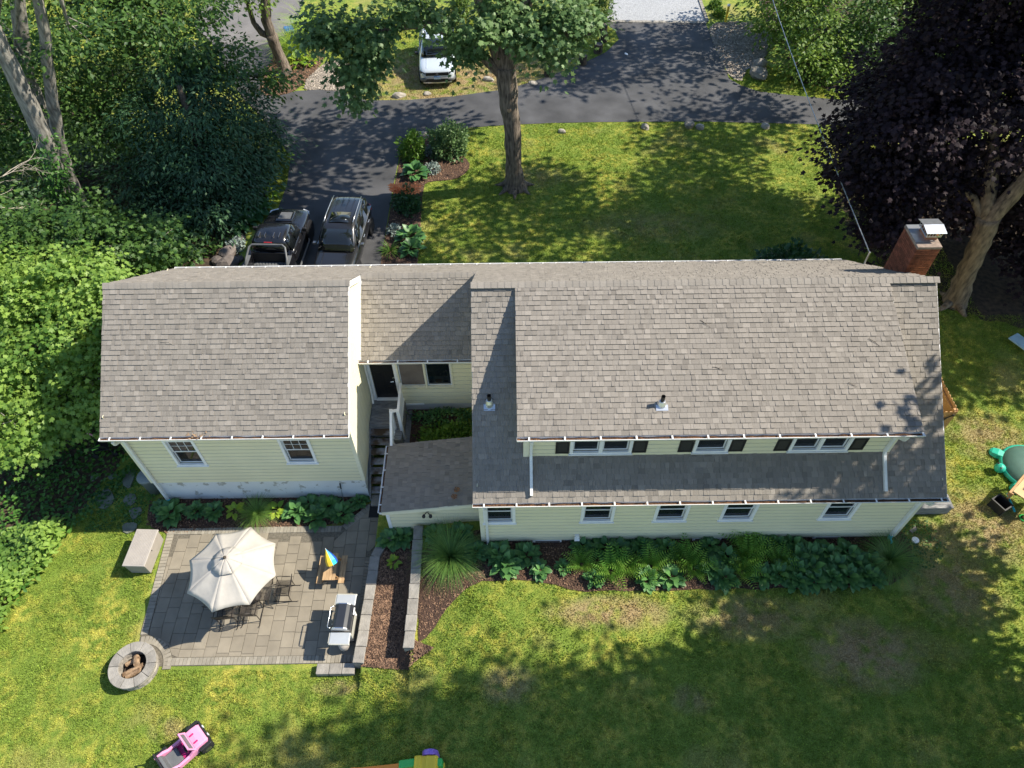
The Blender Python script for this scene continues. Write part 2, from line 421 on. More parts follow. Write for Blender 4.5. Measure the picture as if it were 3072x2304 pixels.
def lawnmat(name, blade=False):
    m = bpy.data.materials.new(name); m.use_nodes = True
    nt = m.node_tree; N = nt.nodes; L = nt.links
    p = N['Principled BSDF']; p.inputs['Roughness'].default_value = .8; p.inputs['Specular IOR Level'].default_value = .2
    g = N.new('ShaderNodeNewGeometry')
    fl = N.new('ShaderNodeVectorMath'); fl.operation = 'MULTIPLY'; fl.inputs[1].default_value = (1, 1, 0)
    L.new(g.outputs['Position'], fl.inputs[0])
    def noise(sc, det, a, b):
        n = N.new('ShaderNodeTexNoise'); n.inputs['Scale'].default_value = sc; n.inputs['Detail'].default_value = det
        L.new(fl.outputs[0], n.inputs['Vector'])
        r = N.new('ShaderNodeMapRange'); r.inputs['From Min'].default_value = a; r.inputs['From Max'].default_value = b
        L.new(n.outputs['Fac'], r.inputs['Value']); return r.outputs[0]
    def mix(f, a, b):
        x = N.new('ShaderNodeMix'); x.data_type = 'RGBA'
        if hasattr(a, '__len__'): x.inputs['A'].default_value = tuple(a) + (1,)
        else: L.new(a, x.inputs['A'])
        if hasattr(b, '__len__'): x.inputs['B'].default_value = tuple(b) + (1,)
        else: L.new(b, x.inputs['B'])
        if isinstance(f, float): x.inputs['Factor'].default_value = f
        else: L.new(f, x.inputs['Factor'])
        return x.outputs['Result']
    k = 1.0 if not blade else 1.18
    c1 = mix(noise(.55, 4, .35, .65), (.225*k, .290*k, .044*k), (.440*k, .410*k, .080*k))
    c1 = mix(noise(1.3, 6, .45, .62), c1, (.185*k, .260*k, .040*k))
    c2 = mix(noise(4.2, 6, .40, .62), c1, (.165*k, .240*k, .036*k))
    c3 = mix(noise(.42, 5, .56, .78), c2, (.38*k, .32*k, .115*k))
    # worn, dry turf in known spots of the yard
    sx = N.new('ShaderNodeSeparateXYZ'); L.new(g.outputs['Position'], sx.inputs[0])
    tot = None
    for (cx, cy, rx, ry, w) in WORN:
        a = N.new('ShaderNodeMath'); a.operation = 'SUBTRACT'; L.new(sx.outputs[0], a.inputs[0]); a.inputs[1].default_value = cx
        a2 = N.new('ShaderNodeMath'); a2.operation = 'DIVIDE'; L.new(a.outputs[0], a2.inputs[0]); a2.inputs[1].default_value = rx
        a3 = N.new('ShaderNodeMath'); a3.operation = 'MULTIPLY'; L.new(a2.outputs[0], a3.inputs[0]); L.new(a2.outputs[0], a3.inputs[1])
        b = N.new('ShaderNodeMath'); b.operation = 'SUBTRACT'; L.new(sx.outputs[1], b.inputs[0]); b.inputs[1].default_value = cy
        b2 = N.new('ShaderNodeMath'); b2.operation = 'DIVIDE'; L.new(b.outputs[0], b2.inputs[0]); b2.inputs[1].default_value = ry
        b3 = N.new('ShaderNodeMath'); b3.operation = 'MULTIPLY_ADD'; L.new(b2.outputs[0], b3.inputs[0]); L.new(b2.outputs[0], b3.inputs[1]); L.new(a3.outputs[0], b3.inputs[2])
        e = N.new('ShaderNodeMapRange'); e.inputs['From Min'].default_value = 1.6; e.inputs['From Max'].default_value = 0.1; e.inputs['To Max'].default_value = w
        L.new(b3.outputs[0], e.inputs['Value'])
        if tot is None: tot = e.outputs[0]
        else:
            ad = N.new('ShaderNodeMath'); ad.operation = 'MAXIMUM'; L.new(tot, ad.inputs[0]); L.new(e.outputs[0], ad.inputs[1]); tot = ad.outputs[0]
    wn_ = N.new('ShaderNodeMath'); wn_.operation = 'MULTIPLY'; L.new(tot, wn_.inputs[0]); L.new(noise(2.3, 6, .32, .55), wn_.inputs[1])
    c4 = mix(wn_.outputs[0], c3, (.38*k, .285*k, .15*k))
    if blade:
        at = N.new('ShaderNodeAttribute'); at.attribute_name = 'tint'
        mr = N.new('ShaderNodeMapRange'); mr.inputs['To Min'].default_value = .55; mr.inputs['To Max'].default_value = 1.5
        L.new(at.outputs['Fac'], mr.inputs['Value'])
        mx = N.new('ShaderNodeMix'); mx.data_type = 'RGBA'; mx.blend_type = 'MULTIPLY'; mx.inputs['Factor'].default_value = 1
        L.new(c4, mx.inputs['A']); L.new(mr.outputs[0], mx.inputs['B'])
        L.new(mx.outputs['Result'], p.inputs['Base Color'])
        tr = N.new('ShaderNodeBsdfTranslucent'); L.new(mx.outputs['Result'], tr.inputs[0])
        ms = N.new('ShaderNodeMixShader'); ms.inputs[0].default_value = .3
        L.new(p.outputs[0], ms.inputs[1]); L.new(tr.outputs[0], ms.inputs[2]); L.new(ms.outputs[0], N['Material Output'].inputs['Surface'])
    else:
        f = mix(noise(38, 3, .3, .7), (.45, .45, .45), (1.25, 1.25, 1.25))
        mx = N.new('ShaderNodeMix'); mx.data_type = 'RGBA'; mx.blend_type = 'MULTIPLY'; mx.inputs['Factor'].default_value = 1
        L.new(c4, mx.inputs['A']); L.new(f, mx.inputs['B'])
        L.new(mx.outputs['Result'], p.inputs['Base Color'])
        n2 = N.new('ShaderNodeTexNoise'); n2.inputs['Scale'].default_value = 45; n2.inputs['Detail'].default_value = 4
        L.new(fl.outputs[0], n2.inputs['Vector'])
        bp = N.new('ShaderNodeBump'); bp.inputs['Strength'].default_value = .8; bp.inputs['Distance'].default_value = .03
        L.new(n2.outputs['Fac'], bp.inputs['Height']); L.new(bp.outputs[0], p.inputs['Normal'])
    return m

WORN = [(2.6, 7.5, 1.6, .45, 1.0), (6.4, 7.3, 1.6, .6, .8), (9.3, 6.3, 1.5, .9, 1.0), (12.4, 8.2, 1.3, 1.2, .8), (-.2, 5.6, .7, .5, .7),
        (-9.2, 4.9, .5, .3, .6), (14.0, 10.0, 1.6, 1.2, .9), (15.5, 13.2, 1.2, .9, .8), (4.5, 5.2, .5, .35, .6), (-2.5, 37, 7, 2.6, 1.0),
        (-2.5, 34.7, 6, .5, 1.0), (-7.5, 37.5, 1.2, 2.5, 1.0), (12.5, 9.5, 1.0, .8, .7), (-4.9, 5.9, .6, .2, .8), (1.0, 27.5, 1.2, .8, .5), (6, 24, 3, 1.0, .4)]
MT['lawn'] = lawnmat('lawn')
MT['blade'] = lawnmat('blade', True)

# ------------------------------------------------------------------ ground
ZF = 1.3
def ss(a, b, x):
    t = np.clip((np.asarray(x, float) - a) / (b - a), 0, 1)
    return t * t * (3 - 2 * t)

def hgt(x, y):
    x = np.asarray(x, float); y = np.asarray(y, float)
    smooth = 1.08 * ss(-5.4, -0.6, x)
    step = np.where(x < -4.25, 0.0, np.where(x < -2.85, .40, .84 + .24 * ss(-2.8, -.8, x)))
    t = ss(5.7, 6.6, y)
    back = smooth * (1 - t) + step * t
    f = ss(12.0, 18.0, y)
    z = back * (1 - f) + ZF * f
    return z

def H1(x, y): return float(hgt(x, y))

def tag_struct(o):
    o['kind'] = 'structure'; return o

xs = sorted(set([-150, -100, -70, -50, -40] + list(np.arange(-32, 33, .8)) + list(np.arange(-6.0, 0.1, .2)) + [-4.26, -4.24, -2.86, -2.84] + [40, 50, 70, 100, 150]))
ys = sorted(set([-80, -50, -30, -15, -8, -4] + list(np.arange(-2, 20, .4)) + list(np.arange(20, 56, 1.0)) + [60, 70, 90, 120, 180]))
xs = [float(x) for x in xs]; ys = [float(y) for y in ys]
GX, GY = np.meshgrid(np.array(xs), np.array(ys))
GZ = hgt(GX, GY) - .004
V = np.stack([GX.ravel(), GY.ravel(), GZ.ravel()], 1)
nx, ny = len(xs), len(ys)
ii = (np.arange(ny-1)[:, None] * nx + np.arange(nx-1)[None]).ravel()
Fc = np.stack([ii, ii+1, ii+nx+1, ii+nx], 1)
lawn = tag_struct(link('lawn_ground', np_mesh('lawn_ground', V, Fc, MT['lawn'], smooth=True)))

def chaikin(p, n=2):
    for _ in range(n):
        q = []
        for i in range(len(p)):
            a, b = p[i], p[(i+1) % len(p)]
            q.append((a[0]*.75+b[0]*.25, a[1]*.75+b[1]*.25)); q.append((a[0]*.25+b[0]*.75, a[1]*.25+b[1]*.75))
        p = q
    return p

def jag(p, amp, step=.25):
    """breaks a clean outline into an uneven one"""
    q = []
    for i in range(len(p)):
        a, b = Vector(p[i]), Vector(p[(i+1) % len(p)])
        n = max(1, int((b-a).length/step))
        nrm = Vector((-(b-a).y, (b-a).x)).normalized() if (b-a).length > 1e-6 else Vector((0, 0))
        for k in range(n):
            c = a.lerp(b, k/n) + nrm*random.uniform(-amp, amp)
            q.append((c.x, c.y))
    return q

def sheet_mesh(poly, off, zfix=None, cell=.5):
    bm = bmesh.new()
    vs = [bm.verts.new((p[0], p[1], 0)) for p in poly]
    es = [bm.edges.new((vs[i], vs[(i+1) % len(vs)])) for i in range(len(vs))]
    bmesh.ops.triangle_fill(bm, edges=es, use_beauty=True)
    if zfix is None:
        X = [p[0] for p in poly]; Y = [p[1] for p in poly]
        flat = min(Y) > 18.0
        if not flat:
            for ax, lo, hi in ((0, min(X), max(X)), (1, min(Y), max(Y))):
                c = lo + cell
                while c < hi:
                    no = (1, 0, 0) if ax == 0 else (0, 1, 0)
                    co = (c, 0, 0) if ax == 0 else (0, c, 0)
                    bmesh.ops.bisect_plane(bm, geom=bm.verts[:]+bm.edges[:]+bm.faces[:], plane_co=co, plane_no=no)
                    c += cell
    for v in bm.verts:
        v.co.z = (H1(v.co.x, v.co.y) if zfix is None else zfix) + off
    bmesh.ops.recalc_face_normals(bm, faces=bm.faces)
    for f in bm.faces:
        if f.normal.z < 0: f.normal_flip()
    return bm

def sheet(name, poly, off, mt, zfix=None, kind='structure'):
    bm = sheet_mesh(poly, off, zfix)
    me = bpy.data.meshes.new(name); bm.to_mesh(me); bm.free()
    me.materials.append(MT[mt])
    o = link(name, me)
    if kind: o['kind'] = kind
    return o

def inpoly(P, poly):
    x, y = P[:, 0], P[:, 1]; r = np.zeros(len(P), bool); n = len(poly)
    for i in range(n):
        x1, y1 = poly[i]; x2, y2 = poly[(i+1) % n]
        c = ((y1 > y) != (y2 > y)) & (x < (x2-x1)*(y-y1)/((y2-y1) if y2 != y1 else 1e-9)+x1)
        r ^= c
    return r

def rand_in(poly, n):
    X = [p[0] for p in poly]; Y = [p[1] for p in poly]; out = []; tot = 0
    while tot < n:
        P = np.stack([RNG.uniform(min(X), max(X), n), RNG.uniform(min(Y), max(Y), n)], 1)
        P = P[inpoly(P, poly)]; out.append(P); tot += len(P)
    return np.concatenate(out)[:n]

DRIVE = [(-10.9, 19.2), (-10.81, 21.76), (-10.07, 24.54), (-9.98, 27.17), (-10.22, 29.35), (-11.14, 30.92), (-12.3, 32.8), (-13.6, 34.6),
         (-14.6, 36.27), (-15.6, 38.29), (-16.8, 40.74), (-17.6, 43), (-18.2, 48), (-18.6, 58),
         (-12.2, 58), (-12.6, 48), (-12.5, 43.5), (-12.86, 41.21), (-13.05, 39.02), (-13.1, 36.24), (-12.92, 35.06), (-11.93, 34.89), (-11.06, 35.39), (-9.64, 35.54), (-8.5, 35.18),
         (-7.32, 34.37), (-5.18, 34.35), (-2.82, 34.65), (0.05, 35.35), (2.02, 36.5), (3.83, 37.71), (5.48, 39.23), (6.33, 40.69), (6.21, 41.84), (5.75, 42.74),
         (11.6, 42.46), (11.59, 39.18), (11.67, 36.12), (12.12, 35.39), (12.94, 34.76), (14.29, 34.4), (16.51, 33.89), (24, 33.4), (34, 33.2), (34, 30.6), (24, 31.0),
         (15.81, 31.53), (12.49, 31.77), (9.12, 31.98), (4.58, 32.04), (2.3, 32.01), (0.02, 31.89), (-2.24, 31.66), (-3.58, 31.36), (-4.46, 31.09), (-4.95, 30.31), (-5.14, 29.23),
         (-5.19, 27.07), (-5.21, 24.75), (-5.2, 21.66), (-5.2, 19.2)]
sheet('driveway', DRIVE, .014, 'asphalt')
STREET = [(-18.45, 43.0), (-18.9, 48), (-19.5, 60), (-12.4, 60), (-12.7, 48), (-12.62, 43.6), (-12.95, 41.3), (-14.5, 40.2), (-16.9, 40.9)]
sheet('street', STREET, .020, 'street')
APRON = [(5.81, 42.74), (11.6, 42.46), (11.76, 45.7), (12.2, 56), (6.6, 56), (6.33, 45.86)]
sheet('gravel_drive', APRON, .014, 'gravel_grey')
ISL = chaikin([(-12.86, 41.21), (-13.05, 39.02), (-13.08, 36.24), (-12.95, 35.02), (-11.93, 34.87), (-11.0, 35.4), (-10.09, 38.42), (-10.3, 40.5), (-11.6, 41.8)], 2)
sheet('island_mulch_bed', ISL, .022, 'mulch')
PEB = jag(chaikin([(-10.98, 35.5), (-9.64, 35.52), (-8.4, 35.16), (-8.3, 37.2), (-8.96, 38.8), (-10.15, 38.5)], 2), .06)
sheet('pebble_patch', PEB, .018, 'gravel')
GRR = jag(chaikin([(11.62, 42.4), (11.6, 39.18), (11.66, 36.3), (12.3, 35.6), (12.6, 36.9), (13.96, 38.0), (15.2, 40.5), (14.6, 42.6), (13.2, 42.7)], 2), .08)
sheet('gravel_verge', GRR, .010, 'gravel')
BED = chaikin([(-4.34, 31.05), (-5.04, 30.0), (-5.12, 27.77), (-5.17, 24.75), (-5.19, 21.57), (-5.19, 19.5), (-3.7, 19.5), (-3.71, 21.54), (-3.76, 23.8), (-3.87, 27.0), (-3.56, 27.32), (-2.41, 27.38), (-1.85, 28.06), (-1.82, 28.79), (-2.39, 29.55), (-3.08, 30.34), (-4.02, 31.16)], 1)
sheet('front_mulch_bed', BED, .020, 'mulch')
LBED = jag(chaikin([(-16, 20.2), (-10.95, 20.2), (-10.95, 22.0), (-11.2, 23.6), (-10.5, 25.5), (-11, 28), (-14, 30), (-20, 30), (-22, 25), (-20, 20.5)], 1), .1)
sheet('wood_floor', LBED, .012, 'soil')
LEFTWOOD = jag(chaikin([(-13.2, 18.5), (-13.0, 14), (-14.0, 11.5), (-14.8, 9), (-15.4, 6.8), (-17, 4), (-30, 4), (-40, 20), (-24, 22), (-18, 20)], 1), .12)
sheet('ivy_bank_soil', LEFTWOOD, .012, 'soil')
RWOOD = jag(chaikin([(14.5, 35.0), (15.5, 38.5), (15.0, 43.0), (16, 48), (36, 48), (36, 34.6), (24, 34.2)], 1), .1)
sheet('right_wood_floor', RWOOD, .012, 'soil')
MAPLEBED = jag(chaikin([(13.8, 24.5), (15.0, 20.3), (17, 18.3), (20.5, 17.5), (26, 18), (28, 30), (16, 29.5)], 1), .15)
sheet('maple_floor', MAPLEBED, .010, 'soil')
# beds round the house
HBED = jag(chaikin([(-2.72, 10.3), (-2.72, 6.75), (-2.35, 7.0), (-1.75, 7.9), (-1.2, 8.42), (-.02, 8.5), (1.0, 8.35), (1.68, 8.12), (3.2, 8.1), (5.1, 8.12), (8, 8.1), (10.4, 8.1), (11.35, 8.5), (11.7, 9.6), (11.3, 10.0), (-.9, 10.0)], 1), .03)
sheet('house_mulch_bed', HBED, .016, 'mulch')
TBED = [(-4.24, 6.35), (-2.86, 6.2), (-2.2, 6.65), (-2.8, 6.9), (-2.86, 10.45), (-3.75, 10.45), (-3.9, 9.9), (-4.2, 9.6)]
sheet('terrace_mulch_bed', TBED, .020, 'mulch')
GBED = [(-11.9, 11.95), (-11.7, 10.95), (-11.0, 10.62), (-8, 10.78), (-5.4, 10.85), (-4.75, 11.55), (-4.8, 12.1)]
sheet('garage_mulch_bed', chaikin(GBED, 1), .012, 'mulch')
SBED = [(-3.55, 12.0), (-.9, 12.0), (-.9, 14.7), (-3.55, 14.7)]
sheet('court_mulch_bed', SBED, 0, 'mulch', zfix=1.06)

# wood chips and pebbles lying on the beds
def chips(name, poly, n, size, mt, lab, zfix=None):
    P2 = rand_in(poly, n)
    z = hgt(P2[:, 0], P2[:, 1]) if zfix is None else np.full(n, zfix)
    P = np.concatenate([P2, (z + .026)[:, None]], 1)
    a = RNG.uniform(0, 2*np.pi, n)
    D = np.stack([np.cos(a), np.sin(a), RNG.normal(0, .25, n)], 1)
    Nn = unit(np.stack([RNG.normal(0, .4, n), RNG.normal(0, .4, n), np.ones(n)], 1))
    S = np.stack([size*RNG.uniform(.3, .8, n), size*RNG.uniform(.6, 1.6, n), size*RNG.uniform(.3, .6, n)], 1)
    tv = [(-.5, -.5, 0), (.5, -.5, 0), (.5, .5, 0), (-.5, .5, 0), (-.3, -.4, .5), (.3, -.4, .5), (.3, .4, .5), (-.3, .4, .5)]
    tf = [(4, 5, 6, 7), (0, 1, 5, 4), (1, 2, 6, 5), (2, 3, 7, 6), (3, 0, 4, 7)]
    o = link(name, scatter(tv, tf, P, D, Nn, S, RNG.uniform(0, 1, n)**2, name, MT[mt]))
    o['kind'] = 'stuff'; o['label'] = lab; o['category'] = 'mulch' if mt == 'chip' else 'gravel'
    return o
chips('bark_chips', TBED, 5200, .045, 'chip', 'brown bark chips covering the bed between the retaining walls')
chips('bark_chips', HBED, 5200, .045, 'chip', 'brown bark chips in the long bed behind the house')
chips('bark_chips', ISL, 4200, .07, 'chip', 'reddish bark chips on the island beside the driveway')
chips('bark_chips', BED, 3000, .05, 'chip', 'dark bark chips in the front bed along the driveway')
chips('bark_chips', GBED, 1600, .045, 'chip', 'dark bark chips in the bed behind the garage')
chips('pebbles', GRR, 3500, .09, 'pebble', 'pale stones on the verge right of the gravel drive')
chips('pebbles', PEB, 2200, .07, 'pebble', 'pale pebbles beside the island bed')

# ------------------------------------------------------------------ grass blades
NOGRASS = [DRIVE, STREET, APRON, ISL, PEB, GRR, BED, HBED, TBED, GBED, LBED, RWOOD,
           [(-11.0, 11.9), (-11.05, 10.9), (-10.85, 7.2), (-10.95, 6.3), (-10.2, 6.45), (-4.3, 6.35), (-4.3, 11.9)],
           [(-11.5, 11.8), (11.4, 11.8), (11.4, 18.6), (-11.5, 18.6)], [(-1, 9.6), (11.3, 9.6), (11.3, 18.5), (-1, 18.5)]]
def grass(name, x0, x1, y0, y1, dens, hb, lab, zone=None, wid=.012):
    n = int((x1-x0)*(y1-y0)*dens)
    P2 = np.stack([RNG.uniform(x0, x1, n), RNG.uniform(y0, y1, n)], 1)
    ok = np.ones(n, bool)
    if zone is not None: ok &= inpoly(P2, zone)
    for pl in NOGRASS: ok &= ~inpoly(P2, pl)
    # only what the photograph could show, with a margin
    P2 = P2[ok]; n = len(P2)
    # clumpy heights
    cl = .5 + .5*np.sin(P2[:, 0]*3.1+1.7*np.sin(P2[:, 1]*2.3))*np.sin(P2[:, 1]*2.7+1.3*np.sin(P2[:, 0]*1.9))
    P = np.concatenate([P2, (hgt(P2[:, 0], P2[:, 1])-.006)[:, None]], 1)
    a = RNG.uniform(0, 2*np.pi, n); le = RNG.uniform(.2, 1.1, n)
    D = np.stack([np.cos(a)*le, np.sin(a)*le, np.ones(n)], 1)
    b = RNG.uniform(0, 2*np.pi, n)
    Nn = np.stack([np.cos(b), np.sin(b), np.full(n, .3)], 1)
    hh = hb*RNG.uniform(.5, 1.3, n)*(.6+.8*cl)
    S = np.stack([np.full(n, wid)*RNG.uniform(.7, 1.6, n), hh, hh], 1)
    tv = [(-1, 0, 0), (1, 0, 0), (0, 1, 0)]
    o = link(name, scatter(tv, [(0, 1, 2)], P, D, Nn, S, RNG.uniform(0, 1, n), name, MT['blade']))
    o['kind'] = 'stuff'; o['label'] = lab; o['category'] = 'grass'
    return o
grass('grass', -15.5, 0, 2.6, 11.5, 1500, .05, 'mown sunlit grass round the patio and fire pit', [(-15.5, 2.6), (0, 2.6), (0, 9.2), (-2.6, 9.2), (-2.75, 6.5), (-4.3, 6.2), (-4.4, 9), (-11, 11.5), (-14, 11.5), (-15.5, 9)])
grass('grass', 0, 19.5, 2.2, 18.5, 1150, .05, 'patchy back lawn with dry spots right of the patio', [(0, 2.2), (14, 2.2), (19.5, 14), (19.5, 18.5), (11.3, 18.5), (11.3, 8), (0, 8.6)])
grass('grass', -4, 17.5, 18.4, 32, 620, .06, 'dappled front lawn between the house and the driveway', wid=.015)
grass('grass', -10, 12, 34, 44, 420, .06, 'dry grass under the parked white car', [(-10, 34), (5, 34), (8, 44), (-10, 44)], wid=.018)
grass('grass', 11.5, 17, 33.5, 37.5, 700, .07, 'green grass verge with two boulders', wid=.016)
grass('grass', -11.2, -9.8, 24, 31.2, 900, .08, 'strip of grass along the driveway edge by the dark conifer', wid=.015)
grass('grass', -34, -18, 36, 56, 120, .07, 'sunny lawn glimpsed behind the trees across the street', wid=.03)

# ------------------------------------------------------------------ house
house = empty('house', (0, 14, 0), 0, 'long pale yellow clapboard house with grey shingle roofs, attached garage and dormer', 'house')
HI = Matrix.Translation((0, -14, 0))
def hpart(o):
    o.parent = house; o.matrix_parent_inverse = HI
    return o
BOARD = {}
class Wall:
    """vertical wall: origin o (x,y), direction u, outward normal n"""
    def __init__(s, parent, name, o, u, L, z0, z1, holes=(), exp=.18, top=None, bmat='siding', thick=.12, hp=True, side='siding'):
        s.o = Vector((o[0], o[1], 0)); s.u = Vector((u[0], u[1], 0)).normalized()
        s.n = Vector((s.u.y, -s.u.x, 0)); s.L = L
        top = top or (lambda a: z1)
        mb = MB()
        zs = sorted(set([z0, z1] + [h for q in holes for h in (q[2], q[3]) if z0 < h < z1]))
        for a, b in zip(zs[:-1], zs[1:]):
            for (p, q) in s.cut(a, b, holes):
                mb.box(p, q, 0, thick, a, b)
        if top(0) < z1 - 1e-6 or top(L/2) > z1 + 1e-6:      # gable
            zt = top(L/2)
            mb.add([(0, 0, z1), (L, 0, z1), (L/2, 0, zt), (0, thick, z1), (L, thick, z1), (L/2, thick, zt)], [(0, 1, 2), (5, 4, 3), (0, 2, 5, 3), (1, 4, 5, 2)])
        M_ = s.mx()
        mb.v = [tuple(M_ @ Vector(p)) for p in mb.v]
        s.ob = mb.build(name, MT[bmat], tint=True)
        s.ob.parent = parent
        if hp: s.ob.matrix_parent_inverse = HI
        zmax = max(z1, top(L/2))
        z = z0
        while z < zmax - .01:
            zb = min(z + exp, zmax)
            hl = [h for h in holes if h[2] < zb - .02 and h[3] > z + .02]
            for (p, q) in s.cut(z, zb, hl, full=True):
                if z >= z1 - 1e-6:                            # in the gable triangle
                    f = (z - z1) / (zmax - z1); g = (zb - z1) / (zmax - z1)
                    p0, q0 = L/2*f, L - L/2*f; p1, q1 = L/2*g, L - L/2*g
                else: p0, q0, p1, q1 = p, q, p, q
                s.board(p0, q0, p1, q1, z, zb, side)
            z = zb
    def mx(s):
        return Matrix(((s.u.x, -s.n.x, 0, s.o.x), (s.u.y, -s.n.y, 0, s.o.y), (0, 0, 1, 0), (0, 0, 0, 1)))
    def cut(s, a, b, holes, full=False):
        iv = [(0.0, s.L)]
        for h in holes:
            if h[2] < b - 1e-6 and h[3] > a + 1e-6:
                nv = []
                for p, q in iv:
                    if h[1] <= p or h[0] >= q: nv.append((p, q)); continue
                    if h[0] > p: nv.append((p, h[0]))
                    if h[1] < q: nv.append((h[1], q))
                iv = nv
        return [x for x in iv if x[1] - x[0] > .01]
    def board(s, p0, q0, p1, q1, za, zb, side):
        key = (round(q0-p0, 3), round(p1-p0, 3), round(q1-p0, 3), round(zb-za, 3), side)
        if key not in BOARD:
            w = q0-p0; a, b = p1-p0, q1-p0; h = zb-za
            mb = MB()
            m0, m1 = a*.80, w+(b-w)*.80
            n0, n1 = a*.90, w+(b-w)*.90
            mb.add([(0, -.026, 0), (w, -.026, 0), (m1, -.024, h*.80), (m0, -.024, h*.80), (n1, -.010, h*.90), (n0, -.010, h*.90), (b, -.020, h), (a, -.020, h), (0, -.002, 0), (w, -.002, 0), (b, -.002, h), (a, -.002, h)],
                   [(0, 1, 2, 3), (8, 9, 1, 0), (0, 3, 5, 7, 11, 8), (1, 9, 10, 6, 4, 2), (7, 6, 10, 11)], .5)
            mb.add([(m0, -.024, h*.80), (m1, -.024, h*.80), (n1, -.010, h*.90), (n0, -.010, h*.90), (b, -.020, h), (a, -.020, h)], [(0, 1, 2, 3), (3, 2, 4, 5)], .12)  # groove faces tinted darker: lap shadow painted into the colour, along with grime
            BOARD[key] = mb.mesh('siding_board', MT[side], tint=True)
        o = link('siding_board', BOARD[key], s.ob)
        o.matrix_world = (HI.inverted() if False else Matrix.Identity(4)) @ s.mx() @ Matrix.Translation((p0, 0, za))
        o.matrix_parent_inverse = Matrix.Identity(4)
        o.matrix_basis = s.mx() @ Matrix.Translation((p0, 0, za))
    def pt(s, u, z, out=0.0):
        p = s.o + s.u*u + s.n*out
        return Vector((p.x, p.y, z))
    def box(s, mb, u0, u1, z0, z1, d0, d1):
        """box from depth d0 to d1 outwards"""
        M_ = s.mx()
        return mb.box(u0, u1, -d1, -d0, z0, z1, m=M_)

def put(mb, name, mt, parent, smooth=False, bevel=0):
    """mesh already in world metres hung under a part of the house"""
    o = mb.build(name, MT[mt], smooth=smooth, bevel=bevel)
    if parent is house: hpart(o)
    else: o.parent = parent
    return o

def window(w, u0, u1, z0, z1, cas=.09, split=1, hung=True, grid=None, fill='blind', sill=True, open_lower=0.0, casm='trim'):
    """a window: casing > sashes, panes, muntins, sill, the dim room behind"""
    mb = MB()
    w.box(mb, u0, u0+cas, z0, z1, -.01, .055); w.box(mb, u1-cas, u1, z0, z1, -.01, .055)
    w.box(mb, u0+cas, u1-cas, z1-cas, z1, -.01, .053); w.box(mb, u0+cas, u1-cas, z0, z0+cas*.7, -.01, .053)
    a, b = u0+cas, u1-cas
    bay = (b-a)/split
    for k in range(1, split):
        w.box(mb, a+k*bay-cas*.6, a+k*bay+cas*.6, z0+cas*.7, z1-cas, -.01, .051)
    win = put(mb, 'window', casm, house)
    if sill:
        m2 = MB(); w.box(m2, u0-.03, u1+.03, z0-.035, z0-.002, .0, .085); put(m2, 'sill', casm, win)
    for k in range(split):
        p = a+k*bay + (cas*.6 if k else 0); q = a+(k+1)*bay - (cas*.6 if k < split-1 else 0)
        za, zb = z0+cas*.7, z1-cas; zm = (za+zb)/2
        spans = [(za, zm+.015, -.035), (zm-.015, zb, -.012)] if hung else [(za, zb, -.02)]
        for i, (s0, s1, d) in enumerate(spans):
            f = MB(); t = .042
            w.box(f, p, p+t, s0, s1, d-.025, d); w.box(f, q-t, q, s0, s1, d-.025, d)
            w.box(f, p+t, q-t, s0, s0+t, d-.025, d-.001); w.box(f, p+t, q-t, s1-t, s1, d-.025, d-.001)
            put(f, 'sash', 'sash', win)
            if grid and i == 1:
                g = MB()
                for c in range(1, grid[0]):
                    x = p+t+(q-p-2*t)*c/grid[0]; w.box(g, x-.008, x+.008, s0+t, s1-t, d-.012, d-.002)
                for r_ in range(1, grid[1]):
                    z = s0+t+(s1-s0-2*t)*r_/grid[1]; w.box(g, p+t, q-t, z-.008, z+.008, d-.011, d-.003)
                put(g, 'muntin', 'sash', win)
            gl = MB(); w.box(gl, p+t, q-t, s0+t, s1-t, d-.020, d-.015); put(gl, 'pane', 'glass', win)
    r_ = MB()                                                   # room box open to the outside
    M_ = w.mx(); A = [(u0+.01, .075, z0+.01), (u1-.01, .075, z0+.01), (u1-.01, .075, z1-.01), (u0+.01, .075, z1-.01)]
    B = [(x, .9, z) for (x, y, z) in A]
    vs = [M_ @ Vector(p) for p in A+B]
    r_.add(vs, [(4, 5, 6, 7), (0, 1, 5, 4), (1, 2, 6, 5), (2, 3, 7, 6), (3, 0, 4, 7)])
    put(r_, 'interior', 'room', win)
    if fill:
        c = MB()
        if fill == 'blind':
            z = z0+.12
            while z < z1-.1:
                w.box(c, u0+cas+.03, u1-cas-.03, z, z+.028, -.125, -.11); z += .042
            put(c, 'blind', 'blind', win)
        else:
            n = 14
            for i in range(n):
                x = u0+cas+(u1-u0-2*cas)*i/n
                w.box(c, x, x+(u1-u0-2*cas)/n*.98, z0+.1, z1-.08, -.17-.02*(i % 2), -.15-.02*(i % 2))
            put(c, 'curtain', 'curtain', win)
    return win

